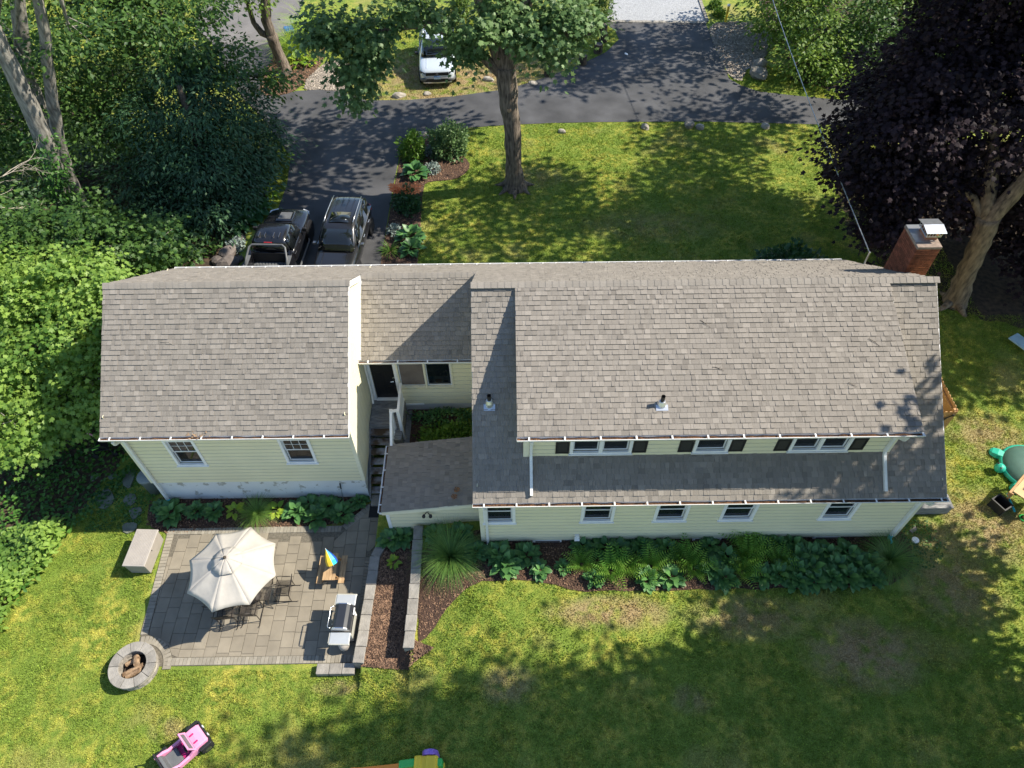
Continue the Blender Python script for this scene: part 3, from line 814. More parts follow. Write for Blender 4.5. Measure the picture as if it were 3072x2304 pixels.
# roof planes ------------------------------------------------------
def shingles(parent, O, U, W, width, length, ivs=None, e=.143, lift=0.0, seed=1):
    """courses of tabs: O eave corner, U along the eave, W up the slope"""
    rnd = random.Random(seed)
    O, U, W = Vector(O), Vector(U).normalized(), Vector(W).normalized(); Nn = U.cross(W).normalized()
    if Nn.z < 0: Nn = -Nn
    mb = MB()
    n = int(math.ceil((length+.02)/e)); 
    for i in range(n):
        s0 = -.02 + i*e; s1 = min(s0+e+.03, length)
        if s0 >= length-.01: break
        for (a, b) in (ivs(s0+e*.5) if ivs else [(0, width)]):
            u = a - rnd.uniform(0, .2)
            run = 0
            while u < b - .01:
                wd = rnd.choice((.07, .10, .12, .14, .16, .18)) * rnd.uniform(.9, 1.1)
                p, q = max(u, a), min(u+wd, b)
                u += wd
                if q-p < .02: continue
                thick = rnd.random() < .5
                h0 = lift + (.030 if thick else .017); h1 = lift + .004
                tint = min(1, max(0, rnd.gauss(.55 if thick else .46, .08)))
                if rnd.random() < .08: tint = rnd.choice((.2, .28, .75, .8))
                g = .002
                A = O+U*(p+g)+W*s0+Nn*h0; B = O+U*(q-g)+W*s0+Nn*h0
                C = O+U*(q-g)+W*s1+Nn*h1; D = O+U*(p+g)+W*s1+Nn*h1
                A2, B2 = O+U*(p+g)+W*s0-Nn*.002, O+U*(q-g)+W*s0-Nn*.002
                C2, D2 = O+U*(q-g)+W*s1-Nn*.002, O+U*(p+g)+W*s1-Nn*.002
                mb.add([A, B, C, D, A2, B2, C2, D2], [(0, 1, 2, 3), (4, 5, 1, 0), (1, 5, 6, 2), (0, 3, 7, 4)], tint)
    o = mb.build('shingles', MT['shingle'], tint=True)
    o.parent = parent; o['kind'] = 'stuff'
    return o

def deck(pts, th=.05, name='roof', mt='trim'):
    mb = MB(); mb.slab(*pts, th); return hpart(mb.build(name, MT[mt]))

CAPM = {}
def ridge_caps(parent, x0, x1, y, z, m1, m2, pitch=.18, wid=.16, lift=.03, shades=6):
    """caps folded over a ridge running along x; m1, m2 slopes on the near and far side"""
    x = x0; k = 0
    while x < x1-.02:
        L = min(pitch, x1-x)
        key = (round(L, 3), m1, m2, k % shades)
        if key not in CAPM:
            rr = random.Random(k+5)
            mb = MB()
            c1, c2 = 1/math.hypot(1, m1), 1/math.hypot(1, m2)
            prof = [(-wid*c1, -wid*c1*m1+.012), (-.05, -.05*m1+.024), (0, .026), (.05, -.05*m2+.024), (wid*c2, -wid*c2*m2+.012)]
            r0 = [(0, a, b) for a, b in prof]; r1 = [(L+.03, a, b-.010) for a, b in prof]
            lo = [(0, a, b-.014) for a, b in prof]; lo1 = [(L+.03, a, b-.024) for a, b in prof]
            n = len(prof)
            vs = r0+r1+lo+lo1; fs = []
            for i in range(n-1):
                fs += [(i, n+i, n+i+1, i+1), (i, i+1, 2*n+i+1, 2*n+i)]
            fs += [(0, 2*n, 3*n, n), (n-1, 2*n-1, 4*n-1, 3*n-1)]
            mb.add(vs, fs, rr.uniform(.45, .85))
            CAPM[key] = mb.mesh('ridge_cap', MT['shingle'], tint=True)
        o = link('ridge_cap', CAPM[key], parent); o.location = (x, y, z+lift)
        x += pitch; k += 1

def gutter(name, a, b, out, parent, depth=.11, h=.11, hang=.85, debris=True, fall=0):
    """open white gutter from a to b (x,y,z of its inner top edge), out = outward direction"""
    a, b, out = Vector(a), Vector(b), Vector(out).normalized()
    d = (b-a).normalized(); L = (b-a).length; up = Vector((0, 0, 1))
    prof = [(0, 0), (0, -h), (depth*.75, -h), (depth, -h*.35), (depth, 0), (depth+.018, .004), (depth+.018, -.012), (depth-.008, -.02), (depth-.008, -h*.35), (depth*.7, -h+.008), (.008, -h+.008), (.008, 0)]
    mb = MB()
    rings = [[a+d*t+out*p[0]+up*p[1] for p in prof] for t in (0, L)]
    mb.loft(rings)
    for t in (0, L-.004):
        mb.add([a+d*t+out*p[0]+up*p[1] for p in ((0, 0), (0, -h), (depth*.75, -h), (depth, -h*.35), (depth, 0))] + [a+d*(t+.004)+out*p[0]+up*p[1] for p in ((0, 0), (0, -h), (depth*.75, -h), (depth, -h*.35), (depth, 0))],
               [(0, 1, 2, 3, 4), (9, 8, 7, 6, 5), (0, 4, 9, 5)])
    g = hpart(mb.build(name, MT['gutter'])) if parent is house else mb.build(name, MT['gutter'], parent)
    t = .3
    while t < L:
        m = MB(); p = a+d*t
        m.loft([[p+d*k+out*q[0]+up*q[1] for q in ((-.02, .015), (depth+.01, .012), (depth+.01, .003), (-.02, .006))] for k in (-.02, .02)])
        m.build('gutter_hanger', MT['gutter'], g); t += hang
    if debris:
        m = MB(); n = max(2, int(L/.15)); rings = []
        for i in range(n+1):
            t = .01+(L-.02)*i/n; z = -h*.55 + random.uniform(-.02, .025)
            rings.append([a+d*t+out*.01+up*(z), a+d*t+out*depth*.5+up*(z+random.uniform(-.01, .03)), a+d*t+out*(depth-.012)+up*z, a+d*t+out*depth*.5+up*(-h+.01)])
        m.loft(rings); m.build('leaf_litter', MT['debris'], g)
    return g

def pipe(pts, w=.075, parent=None, name='downspout', mt='gutter'):
    mb = MB(); mb.tube(pts, w*.62, 4, sq=True)
    o = mb.build(name, MT[mt])
    return hpart(o) if parent is house else o

M = .722
cs = 1/math.hypot(1, M)
# ---- garage
GX0, GX1, GYR, GZR = -11.46, -4.57, 14.92, 6.66
GE = 11.46; GEZ = GZR - M*(GYR-GE)
GF = 2*GYR - GE
gw = Wall(house, 'wall', (-11.36, 11.85), (1, 0), 6.69, 1.11, 4.28, [(1.2, 2.11, 2.11, 3.45), (4.54, 5.46, 2.17, 3.45)])
for (u0, u1, z0) in ((1.2, 2.11, 2.11), (4.54, 5.46, 2.17)):
    window(gw, u0, u1, z0, 3.45, .08, 1, True, (3, 2), 'none' if False else None)
Wall(house, 'wall', (-4.67, 11.85), (0, 1), 6.14, 1.11, 4.36, top=lambda a: 4.36 + M*min(a, 6.14-a))
Wall(house, 'wall', (-11.36, 17.99), (0, -1), 6.14, 1.11, 4.36, top=lambda a: 4.36 + M*min(a, 6.14-a))
Wall(house, 'wall', (-4.67, 17.99), (-1, 0), 6.69, 1.11, 4.28)
mb = MB(); mb.box(-11.34, -4.69, 11.875, 17.97, -.3, 1.105)
gf = hpart(mb.build('foundation', None)); 
# worn paint on the block foundation
def peelmat():
    m = mat('peeling_paint', (0.70, 0.71, 0.70), .85, .05, 2, bump=.3, bscale=25)
    N = m.node_tree.nodes; L = m.node_tree.links; b = N['Principled BSDF']
    src = b.inputs['Base Color'].links[0].from_socket
    g = N.new('ShaderNodeNewGeometry')
    n = N.new('ShaderNodeTexNoise'); n.inputs['Scale'].default_value = 2.6; n.inputs['Detail'].default_value = 9; n.inputs['Roughness'].default_value = .68
    L.new(g.outputs['Position'], n.inputs['Vector'])
    r = N.new('ShaderNodeValToRGB'); r.color_ramp.elements[0].position = .575; r.color_ramp.elements[1].position = .60
    L.new(n.outputs['Fac'], r.inputs['Fac'])
    x = N.new('ShaderNodeMix'); x.data_type = 'RGBA'; L.new(r.outputs[0], x.inputs['Factor']); L.new(src, x.inputs['A']); x.inputs['B'].default_value = (.40, .39, .345, 1)
    L.new(x.outputs['Result'], b.inputs['Base Color'])
    return m
gf.data.materials.append(peelmat())
th = .05
rg = deck([(GX0, GE, GEZ), (GX1, GE, GEZ), (GX1, GYR, GZR), (GX0, GYR, GZR)], th)
shingles(rg, (GX0-.01, GE, GEZ), (1, 0, 0), (0, 1, M), GX1-GX0+.02, (GYR-GE)/cs, seed=3)
rgf = deck([(GX1, GF, GEZ), (GX0, GF, GEZ), (GX0, GYR, GZR), (GX1, GYR, GZR)], th)
shingles(rgf, (GX1+.01, GF, GEZ), (-1, 0, 0), (0, -1, M), GX1-GX0+.02, (GYR-GE)/cs, seed=4)
ridge_caps(rg, GX0-.01, GX1+.02, GYR, GZR, M, M)
gutter('gutter', (GX0-.02, GE-.01, GEZ-.015), (GX1+.02, GE-.01, GEZ-.015), (0, -1, 0), house)
def rake(x, ya, za, yr, zr, w=.02, d=.16, name='rake_board', mt='trim', m=None):
    """sloping trim board under a gable edge"""
    mb = MB(); 
    mb.add([(x, ya, za-.055), (x+w, ya, za-.055), (x+w, yr, zr-.055), (x, yr, zr-.055), (x, ya, za-.055-d), (x+w, ya, za-.055-d), (x+w, yr, zr-.055-d), (x, yr, zr-.055-d)],
           [(0, 1, 2, 3), (7, 6, 5, 4), (0, 4, 5, 1), (1, 5, 6, 2), (2, 6, 7, 3), (3, 7, 4, 0)])
    return hpart(mb.build(name, MT[mt]))
for x in (GX0, GX1-.02):
    rake(x, GE, GEZ, GYR, GZR); rake(x, GF, GEZ, GYR, GZR)
mb = MB(); mb.box(GX0, GX1, GE+.0, GE+.02, GEZ-.22, GEZ-.07); mb.box(GX0+.02, GX1-.02, GE+.02, 11.84, GEZ-.2, GEZ-.185)
hpart(mb.build('soffit', MT['trim_cream']))
for x in (-11.375, -4.675):
    mb = MB(); mb.box(x-.012, x+.09 if x < -8 else x+.012, 11.815, 11.86, 1.1, 4.0) if x < -8 else mb.box(x-.08, x+.032, 11.815, 11.86, 1.1, 4.0)
    if x > -8: mb.box(x+.006, x+.032, 11.86, 11.95, 1.1, 4.0)
    hpart(mb.build('corner_board', MT['trim_cream']))
pipe([(-11.2, 11.42, 3.95), (-11.2, 11.44, 3.8), (-11.2, 11.77, 3.55), (-11.2, 11.775, .4), (-11.2, 11.775, .1)], .085, house)
mb = MB(); mb.tube([(-11.2, 11.775, .16), (-11.18, 11.72, .09), (-11.1, 11.6, .06)], .065, 8)
hpart(mb.build('drain_elbow', MT['teal'], smooth=True))

# ---- breezeway
BYR, BZR = 16.31, 5.66; BE = 14.2; BEZ = BZR - M*(BYR-BE); BF = 2*BYR-BE
bw = Wall(house, 'wall', (-4.67, 14.6), (1, 0), 3.74, 1.45, 4.1, [(.2, .92, 1.45, 3.62), (1.02, 2.78, 2.34, 3.62)], exp=.2)
rb = deck([(-4.66, BE, BEZ), (-.95, BE, BEZ), (-.95, BYR, BZR), (-4.66, BYR, BZR)], th)
shingles(rb, (-4.55, BE, BEZ), (1, 0, 0), (0, 1, M), 3.6, (BYR-BE)/cs, seed=5)
rbf = deck([(-.95, BF, BEZ), (-4.66, BF, BEZ), (-4.66, BYR, BZR), (-.95, BYR, BZR)], th)
shingles(rbf, (-.95, BF, BEZ), (-1, 0, 0), (0, -1, M), 3.6, (BYR-BE)/cs, seed=6)
ridge_caps(rb, -4.55, -.98, BYR, BZR, M, M)
gutter('gutter', (-4.64, BE-.01, BEZ-.015), (-1.06, BE-.01, BEZ-.015), (0, -1, 0), house, hang=.9)
mb = MB(); mb.box(-4.64, -.95, BE, BE+.02, BEZ-.2, BEZ-.06); mb.box(-4.64, -.95, BE+.02, 14.57, BEZ-.18, BEZ-.165)
hpart(mb.build('soffit', MT['trim_cream']))
mb = MB(); mb.box(-4.65, -.95, 14.63, 18.0, .2, 1.445); hpart(mb.build('foundation', MT['found']))
Wall(house, 'wall', (-.95, 18.3), (-1, 0), 3.7, 1.45, 4.1, exp=.2)
win = window(bw, 1.02, 2.78, 2.34, 3.62, .05, 2, False, None, None, False, casm='trim_cream')
# what stands on the breezeway window ledge
mb = MB()
bw.box(mb, 1.07, 2.73, 2.38, 2.42, -.35, -.06); put(mb, 'window_ledge', 'trim', win)
mb = MB(); bw.box(mb, 1.11, 1.85, 2.42, 3.56, -.014, -.010); put(mb, 'insect_screen', 'screen', win)
for (u, wd, hh, mt) in ((1.98, .16, .16, 'white'), (2.0, .14, .24, 'teal'), (2.2, .18, .10, 'orange'), (2.62, .05, .2, 'white'), (2.66, .05, .12, 'blue_p'), (2.45, .14, .04, 'black_plastic')):
    mb = MB(); bw.box(mb, u, u+wd, 2.42, 2.42+hh, -.14-.02*random.random(), -.10); put(mb, 'ledge_item', mt, win)
mb = MB(); bw.box(mb, .78, 1.72, 1.40, 1.47, .0, .05); hpart(mb.build('water_table', MT['trim']))
# back door
mb = MB()
bw.box(mb, .03, .20, 1.7, 3.72, -.02, .05); bw.box(mb, .92, 1.06, 1.7, 3.72, -.02, .05); bw.box(mb, .20, .92, 3.62, 3.74, -.02, .05)
bw.box(mb, .18, .94, 1.66, 1.75, -.1, .07)
dr = hpart(mb.build('door_frame', MT['trim']))
mb = MB(); bw.box(mb, .205, .915, 1.755, 3.615, -.06, -.02); door = hpart(mb.build('door', MT['door_black']))
for (a, b, c, d) in ((.28, .51, 1.9, 2.32), (.61, .84, 1.9, 2.32), (.28, .51, 2.42, 3.05), (.61, .84, 2.42, 3.05), (.28, .51, 3.15, 3.45), (.61, .84, 3.15, 3.45)):
    mb = MB(); bw.box(mb, a, b, c, d, -.022, -.010); put(mb, 'door_panel', 'door_black', door, bevel=.008)
mb = MB(); p = bw.pt(.86, 2.62, .02); mb.tube([bw.pt(.86, 2.62, -.02), p, bw.pt(.76, 2.62, .03)], .014, 6); p = bw.pt(.86, 2.78, -.01)
mb.lathe([(0, -.01), (.03, -.01), (.03, .01), (0, .02)], 10, p, Matrix.Rotation(R(90), 4, 'X'))
put(mb, 'door_handle', 'steel', door)
mb = MB(); bw.box(mb, .2, .92, 1.3, 1.66, -.02, .015); hpart(mb.build('door_threshold', MT['wood_worn']))
mb = MB(); mb.tube([(-4.56, 14.3, 3.95), (-4.56, 14.42, 3.8), (-4.56, 14.42, 2.2), (-4.56, 14.3, 1.85)], .04, 4, sq=True); hpart(mb.build('downspout', MT['gutter']))

# ---- main block
MX0, MX1, MYR, MZR = -1.05, 11.3, 13.97, 7.36
ME = 9.32; MEZ = MZR - M*(MYR-ME); MF = 18.4; MFZ = MZR - M*(MF-MYR)
DY = 10.3                                    # dormer wall
DX0, DX1 = .12, 10.0
DM = .325; DE = 9.95; DEZ = MZR+.03 - DM*(MYR-DE)
LW = [(0.09, .98), (2.79, 3.72), (4.83, 5.76), (6.68, 7.63), (9.48, 10.39)]
mw = Wall(house, 'wall', (-.93, 9.65), (1, 0), 12.1, 1.24, 4.12, [(a, b, 2.34, 3.5) for a, b in LW])
for i, (a, b) in enumerate(LW): window(mw, a, b, 2.34, 3.5, .085, 1, True, None, 'blind' if i else 'curtain')
Wall(house, 'wall', (11.17, 9.65), (0, 1), 8.5, 1.24, 4.18, top=lambda a: 4.18+M*min(a, 8.5-a)*1.0)
Wall(house, 'wall', (-.93, 18.15), (0, -1), 8.5, 1.24, 4.18, top=lambda a: 4.18+M*min(a, 8.5-a))
Wall(house, 'wall', (11.17, 18.15), (-1, 0), 12.1, 1.24, 4.12)
mb = MB(); mb.box(-.9, 11.14, 9.68, 18.12, -.1, 1.235); mfd = hpart(mb.build('foundation', MT['found']))
for (a, b) in ((.55, 1.4), (5.25, 6.1), (8.8, 9.6)):
    mb = MB(); mb.box(a, b, 9.62, 9.7, 1.10, 1.235); v = mb.build('foundation_vent', MT['trim'], mfd); 
    m2 = MB(); m2.box(a+.08, b-.05, 9.612, 9.63, 1.12, 1.2); m2.build('vent_grille', MT['stone_dark'], mfd)
def main_iv(s):
    y = ME + s*cs
    if y > DY + .25: return [(0, DX0-MX0+.25), (DX1-MX0-.25, MX1-MX0)]
    return [(0, MX1-MX0)]
rm = deck([(MX0, ME, MEZ), (MX1, ME, MEZ), (MX1, MYR, MZR), (MX0, MYR, MZR)], th)
shingles(rm, (MX0-.01, ME, MEZ), (1, 0, 0), (0, 1, M), MX1-MX0+.02, (MYR-ME)/cs, main_iv, seed=7)
rmf = deck([(MX1, MF, MFZ), (MX0, MF, MFZ), (MX0, MYR, MZR), (MX1, MYR, MZR)], th)
shingles(rmf, (MX1+.01, MF, MFZ), (-1, 0, 0), (0, -1, M), MX1-MX0+.02, (MF-MYR)/cs, seed=8)
ridge_caps(rm, MX0-.01, MX1+.01, MYR, MZR+.03, .45, M, pitch=.18)
gutter('gutter', (MX0-.02, ME-.01, MEZ-.015), (MX1+.02, ME-.01, MEZ-.015), (0, -1, 0), house)
gutter('gutter', (MX1, MF+.01, MFZ-.05), (GX0, MF+.01, MFZ-.05), (0, 1, 0), house, hang=.45)
for x in (MX0, MX1-.02):
    rake(x, ME, MEZ, MYR, MZR); rake(x, MF, MFZ, MYR, MZR)
mb = MB(); mb.box(MX0, MX1, ME, ME+.02, MEZ-.22, MEZ-.07); mb.box(MX0+.02, MX1-.02, ME+.02, 9.63, MEZ-.2, MEZ-.185)
hpart(mb.build('soffit', MT['trim_cream']))
for (a, b) in ((-.955, -.83), (11.06, 11.195)):
    mb = MB(); mb.box(a, b, 9.615, 9.66, 1.2, 3.8); hpart(mb.build('corner_board', MT['trim_cream']))
pipe([(-.76, 9.27, 3.8), (-.76, 9.30, 3.65), (-.76, 9.585, 3.4), (-.76, 9.585, 1.22), (-.76, 9.53, 1.13)], .085, house)
pipe([(11.0, 9.27, 3.8), (11.0, 9.30, 3.65), (11.0, 9.585, 3.4), (11.0, 9.585, 1.35)], .085, house)
mb = MB(); mb.tube([(11.0, 9.585, 1.36), (11.0, 9.55, 1.2), (11.05, 9.45, 1.12)], .06, 8); hpart(mb.build('drain_elbow', MT['teal'], smooth=True))
mb = MB(); mb.cbox((1.83, 9.58, 1.5), (.13, .12, .15)); mb.cbox((1.83, 9.53, 1.44), (.15, .10, .03), m=Matrix.Rotation(.5, 4, 'X')); hpart(mb.build('dryer_vent', MT['trim'], bevel=.01))
# dormer
dw = Wall(house, 'wall', (.3, DY), (1, 0), 9.5, 4.66, 6.02, [(1.17, 2.77, 4.82, 5.84), (4.36, 5.27, 4.82, 5.84), (6.84, 8.38, 4.82, 5.84)])
window(dw, 1.17, 2.77, 4.82, 5.84, .08, 2, True, None, 'blind')
window(dw, 4.36, 5.27, 4.82, 5.84, .08, 1, True, None, 'blind')
window(dw, 6.84, 8.38, 4.82, 5.84, .08, 2, True, None, 'blind')
for (a, b) in ((.80, 1.15), (2.79, 3.15), (3.97, 4.34), (5.29, 5.65), (6.46, 6.82), (8.40, 8.77)):
    mb = MB(); z0, z1 = 4.84, 5.84
    dw.box(mb, a, a+.05, z0, z1, .024, .05); dw.box(mb, b-.05, b, z0, z1, .024, .05)
    dw.box(mb, a+.05, b-.05, z0, z0+.06, .024, .048); dw.box(mb, a+.05, b-.05, z1-.06, z1, .024, .048); dw.box(mb, a+.05, b-.05, (z0+z1)/2-.03, (z0+z1)/2+.03, .024, .048)
    sh = hpart(mb.build('shutter', MT['shutter']))
    z = z0+.07
    while z < z1-.08:
        if abs(z-(z0+z1)/2) > .05:
            m2 = MB(); m2.add([dw.pt(a+.05, z, .044), dw.pt(b-.05, z, .044), dw.pt(b-.05, z+.035, .028), dw.pt(a+.05, z+.035, .028), dw.pt(a+.05, z-.008, .040), dw.pt(b-.05, z-.008, .040)], [(0, 1, 2, 3), (4, 5, 1, 0)])
            m2.build('slat', MT['shutter'], sh)
        z += .042
for sx, x in ((-1, .3), (1, 9.8)):          # dormer cheeks
    ytop = MYR - .05
    def zt(y): return MZR+.0 - DM*(MYR-y)
    mb = MB(); ym = DY
    A = [(x, DY, 4.6), (x, MYR-.1, MZR-M*.1-.05), (x, MYR-.1, zt(MYR-.1)-.03), (x, DY, zt(DY)-.05)]
    B = [(x-sx*.1, p[1], p[2]) for p in A]
    mb.add(A+B, [(0, 1, 2, 3), (7, 6, 5, 4), (0, 3, 7, 4), (3, 2, 6, 7)])
    ck = hpart(mb.build('dormer_cheek', MT['siding'], tint=True))
    z = 4.62
    while z < zt(MYR)-.2:
        ya = DY; yb = min(MYR-.2, MYR - (MZR-z)/M + .0)
        yt = MYR - (MZR - z - .24)/DM
        ya = max(DY, yt)
        if yb-ya > .1:
            m2 = MB(); m2.add([(x+sx*.024, ya, z), (x+sx*.024, yb, z), (x+sx*.006, yb, z+.17), (x+sx*.006, ya, z+.17), (x, ya, z), (x, yb, z)], [(0, 1, 2, 3), (4, 5, 1, 0)])
            m2.build('siding_board', MT['siding'], ck, tint=True)
        z += .18
mb = MB(); mb.box(.27, .42, DY-.035, DY+.01, 4.6, 5.95); hpart(mb.build('corner_board', MT['trim_cream']))
mb = MB(); mb.box(9.68, 9.83, DY-.035, DY+.01, 4.6, 5.95); hpart(mb.build('corner_board', MT['trim_cream']))
mb = MB(); mb.slab((.3, DY-.16, 4.59), (9.8, DY-.16, 4.59), (9.8, DY-.012, 4.705), (.3, DY-.012, 4.705), .004); hpart(mb.build('flashing', MT['galv']))
rd = deck([(DX0, DE, DEZ), (DX1, DE, DEZ), (DX1, MYR-.02, MZR+.025), (DX0, MYR-.02, MZR+.025)], th)
dcs = 1/math.hypot(1, DM)
shingles(rd, (DX0-.01, DE, DEZ), (1, 0, 0), (0, 1, DM), DX1-DX0+.02, (MYR-.02-DE)/dcs, seed=9)
gutter('gutter', (DX0-.02, DE-.01, DEZ-.015), (DX1+.02, DE-.01, DEZ-.015), (0, -1, 0), house, hang=.87)
mb = MB(); mb.box(DX0, DX1, DE, DE+.02, DEZ-.2, DEZ-.06); mb.box(DX0+.02, DX1-.02, DE+.02, DY-.03, DEZ-.18, DEZ-.165); hpart(mb.build('soffit', MT['trim']))
for x in (DX0, DX1-.02): rake(x, DE, DEZ, MYR-.05, MZR, d=.1)
RZ = lambda y: MZR - M*(MYR-y)
for x in (.47, 9.67):
    pipe([(x, 9.9, 5.93), (x, 9.93, 5.75), (x, DY-.07, 5.5), (x, DY-.07, 4.82), (x, DY-.14, RZ(DY-.14)+.10), (x, 9.42, RZ(9.42)+.08)], .085, house)
# plumbing vents
for (x, y, sl_, zz) in ((-.6, 11.41, M, RZ(11.41)), (3.69, 10.68, DM, MZR+.03-DM*(MYR-10.68))):
    mb = MB(); mb.tube([(x, y, zz-.05), (x, y, zz+.34)], .052, 12, caps=False); mb.tube([(x, y, zz+.34), (x, y, zz+.1)], .042, 12, caps=False)
    v = hpart(mb.build('vent_pipe', MT['pipe'], smooth=True))
    m2 = MB(); m2.slab((x-.15, y-.17, zz-.17*sl_+.034), (x+.15, y-.17, zz-.17*sl_+.034), (x+.15, y-.02, zz-.02*sl_+.034), (x-.15, y-.02, zz-.02*sl_+.034), .006)
    m2.lathe([(.125, -.05), (.115, .06), (.075, .15), (.062, .16)], 16, (x, y, zz+.0)); m2.build('vent_flashing', MT['galv'], v)
# chimney of single bricks
cx0, cx1, cy0, cy1, ct = 11.17, 11.82, 15.1, 16.05, 7.50
mb = MB(); mb.box(cx0+.012, cx1-.012, cy0+.012, cy1-.012, 1.0, ct-.05); chim = hpart(mb.build('chimney', MT['mortar']))
BM = {}
def brick(L, along, p):
    k = (round(L, 3), along)
    if k not in BM:
        m = MB(); m.cbox((0, 0, 0), (L-.012, .05, .058) if along == 'x' else (.05, L-.012, .058)); BM[k] = m.mesh('brick', MT['brick'])
    link('brick', BM[k], chim, loc=p)
nb = 0
z = ct-.12; row = 0
low = MB()
while z > 1.1:
    for side in range(4):
        along = 'x' if side in (0, 2) else 'y'
        a, b = (cx0, cx1) if along == 'x' else (cy0, cy1)
        t = a - (.1 if row % 2 else 0)
        while t < b - .02:
            p, q = max(t, a), min(t+.205, b); t += .205
            if q-p < .04: continue
            c = (p+q)/2
            pos = {0: (c, cy0+.022, z), 1: (cx0+.022, c, z), 2: (c, cy1-.022, z), 3: (cx1-.022, c, z)}[side]
            if z > 5.2 and side in (0, 1, 3) and nb < 300:
                brick(q-p, along, pos); nb += 1
            else:
                low.cbox(pos, (q-p-.012, .05, .058) if along == 'x' else (.05, q-p-.012, .058))
    z -= .070; row += 1
lo_ = low.build('brick_courses', MT['brick'], chim); lo_['kind'] = 'stuff'
mb = MB(); mb.box(cx0-.015, cx1+.015, cy0-.015, cy1+.015, ct-.085, ct); mb.build('chimney_crown', MT['mortar'], chim, bevel=.015)
mb = MB(); mb.box(cx0+.0, cx1-.12, cy0+.2, cy1-.0, ct+.001, ct+.014); mb.build('crown_flashing', MT['galv'], chim)
mb = MB(); mb.box(cx0+.27, cx1-.05, cy0+.28, cy1-.25, ct+.001, ct+.16); mb.build('flue_tile', mat('flue_clay', (.30, .13, .07), .9, .2, 6), chim)
mb = MB()
fx0, fx1, fy0, fy1, fz = cx0+.24, cx1+.0, cy0+.24, cy1-.2, ct+.13
for (a, b, c, d) in ((fx0, fx0+.012, fy0, fy1), (fx1-.012, fx1, fy0, fy1), (fx0, fx1, fy0, fy0+.012), (fx0, fx1, fy1-.012, fy1)):
    n = 5
    for k in range(n+1):
        x = a+(b-a)*k/n; y = c+(d-c)*k/n
        mb.cbox((x if b-a > .02 else (a+b)/2, y if d-c > .02 else (c+d)/2, fz+.09), (.014, .014, .18))
    mb.box(a, b, c, d, fz, fz+.03)
mb.build('cap_cage', MT['galv'], chim)
mb = MB(); e = .07; zt_ = fz+.18; xm = (fx0+fx1)/2; ym = (fy0+fy1)/2
mb.slab((fx0-e, fy0-e, zt_), (fx1+e, fy0-e, zt_), (fx1+e, ym, zt_+.06), (fx0-e, ym, zt_+.06), .008)
mb.slab((fx0-e, ym, zt_+.06), (fx1+e, ym, zt_+.06), (fx1+e, fy1+e, zt_), (fx0-e, fy1+e, zt_), .008)
mb.build('cap_lid', MT['galv'], chim)
# twigs and dead leaves on the roofs
def twig(x, y, z, L, a, sl_):
    mb = MB(); pts = []
    for i in range(5):
        t = (i/4-.5)*L; px = x+t*math.cos(a)+random.uniform(-.01, .01); py = y+t*math.sin(a)+random.uniform(-.02, .02)
        pts.append((px, py, z+(py-y)*sl_+.035))
    mb.tube(pts, [.006, .007, .007, .005, .003], 5)
    mb.tube([pts[2], (pts[2][0]+.07*math.cos(a+.9), pts[2][1]+.07*math.sin(a+.9), pts[2][2]+.02+.07*math.sin(a+.9)*sl_)], [.005, .002], 5)
    return mb
for i, (x, y, L, a, lab) in enumerate(((5.0, 12.75, .3, -.7, 'small dark twig on the dormer roof, farthest left'), (5.2, 11.55, .3, -.4, 'small straight twig in the middle of the dormer roof'), (9.25, 12.2, .35, -.7, 'forked twig near the right edge of the dormer roof'), (8.5, 11.1, .25, -.6, 'small twig low on the right of the dormer roof'))):
    zz = MZR+.03-DM*(MYR-y)
    o = twig(x, y, zz, L, a, DM).build('twig', MT['bark_dark']); tag(o, lab, 'twig', 'twigs on the roofs')
o = twig(-9.6, 13.55, GZR-M*(GYR-13.55), .4, -.2, M).build('twig', MT['twig']); tag(o, 'pale curved twig lying on the garage roof', 'twig', 'twigs on the roofs')

# ------------------------------------------------------------------ lean-to shed, stairs
shed = empty('shed', (-2.3, 11.3, 0), 0, 'small lean-to shed with a sloping shingle roof against the house end wall', 'shed')
SI = Matrix.Translation((2.3, -11.3, 0))
def spart(o, p=None):
    o.parent = p or shed
    if p is None: o.matrix_parent_inverse = SI
    return o
w = Wall(shed, 'wall', (-3.76, 10.4), (1, 0), 2.83, .15, 1.83, exp=.2, hp=False); w.ob.matrix_parent_inverse = SI
w2 = Wall(shed, 'wall', (-3.76, 12.45), (0, -1), 2.05, .1, 1.80, exp=.2, hp=False); w2.ob.matrix_parent_inverse = SI
w3 = Wall(shed, 'wall', (-.95, 12.45), (-1, 0), 2.81, .9, 1.83, exp=.2, hp=False); w3.ob.matrix_parent_inverse = SI
# wedge of wall under the slope
mb = MB(); sl = (2.30-1.83)/2.9
for (y, e) in ((10.402, -.02), (12.42, .02)):
    mb.add([(-3.74, y, 1.83), (-.95, y, 1.83), (-.95, y, 2.24), (-3.74, y, 1.835), (-3.74, y+.04, 1.83), (-.95, y+.04, 1.83), (-.95, y+.04, 2.24), (-3.74, y+.04, 1.835)], [(0, 1, 2, 3), (7, 6, 5, 4)])
spart(mb.build('gable_infill', MT['siding'], tint=True))
for k in range(2):
    mb = MB(); x0 = -3.7 + k*1.25
    mb.add([(x0, 10.376, 1.83+.2*k), (-.95, 10.376, 1.83+.2*k), (-.95, 10.394, min(2.23, 2.03+.2*k)), (x0+1.2, 10.394, 2.03+.2*k if k == 0 else 2.2)], [(0, 1, 2, 3)])
    spart(mb.build('siding_board', MT['siding'], tint=True), w.ob)
mb = MB(); mb.slab((-3.84, 10.28, 1.86), (-1.0, 10.28, 2.28), (-1.0, 12.62, 2.28), (-3.84, 12.62, 1.86), .05)
sr = spart(mb.build('roof', MT['trim']))
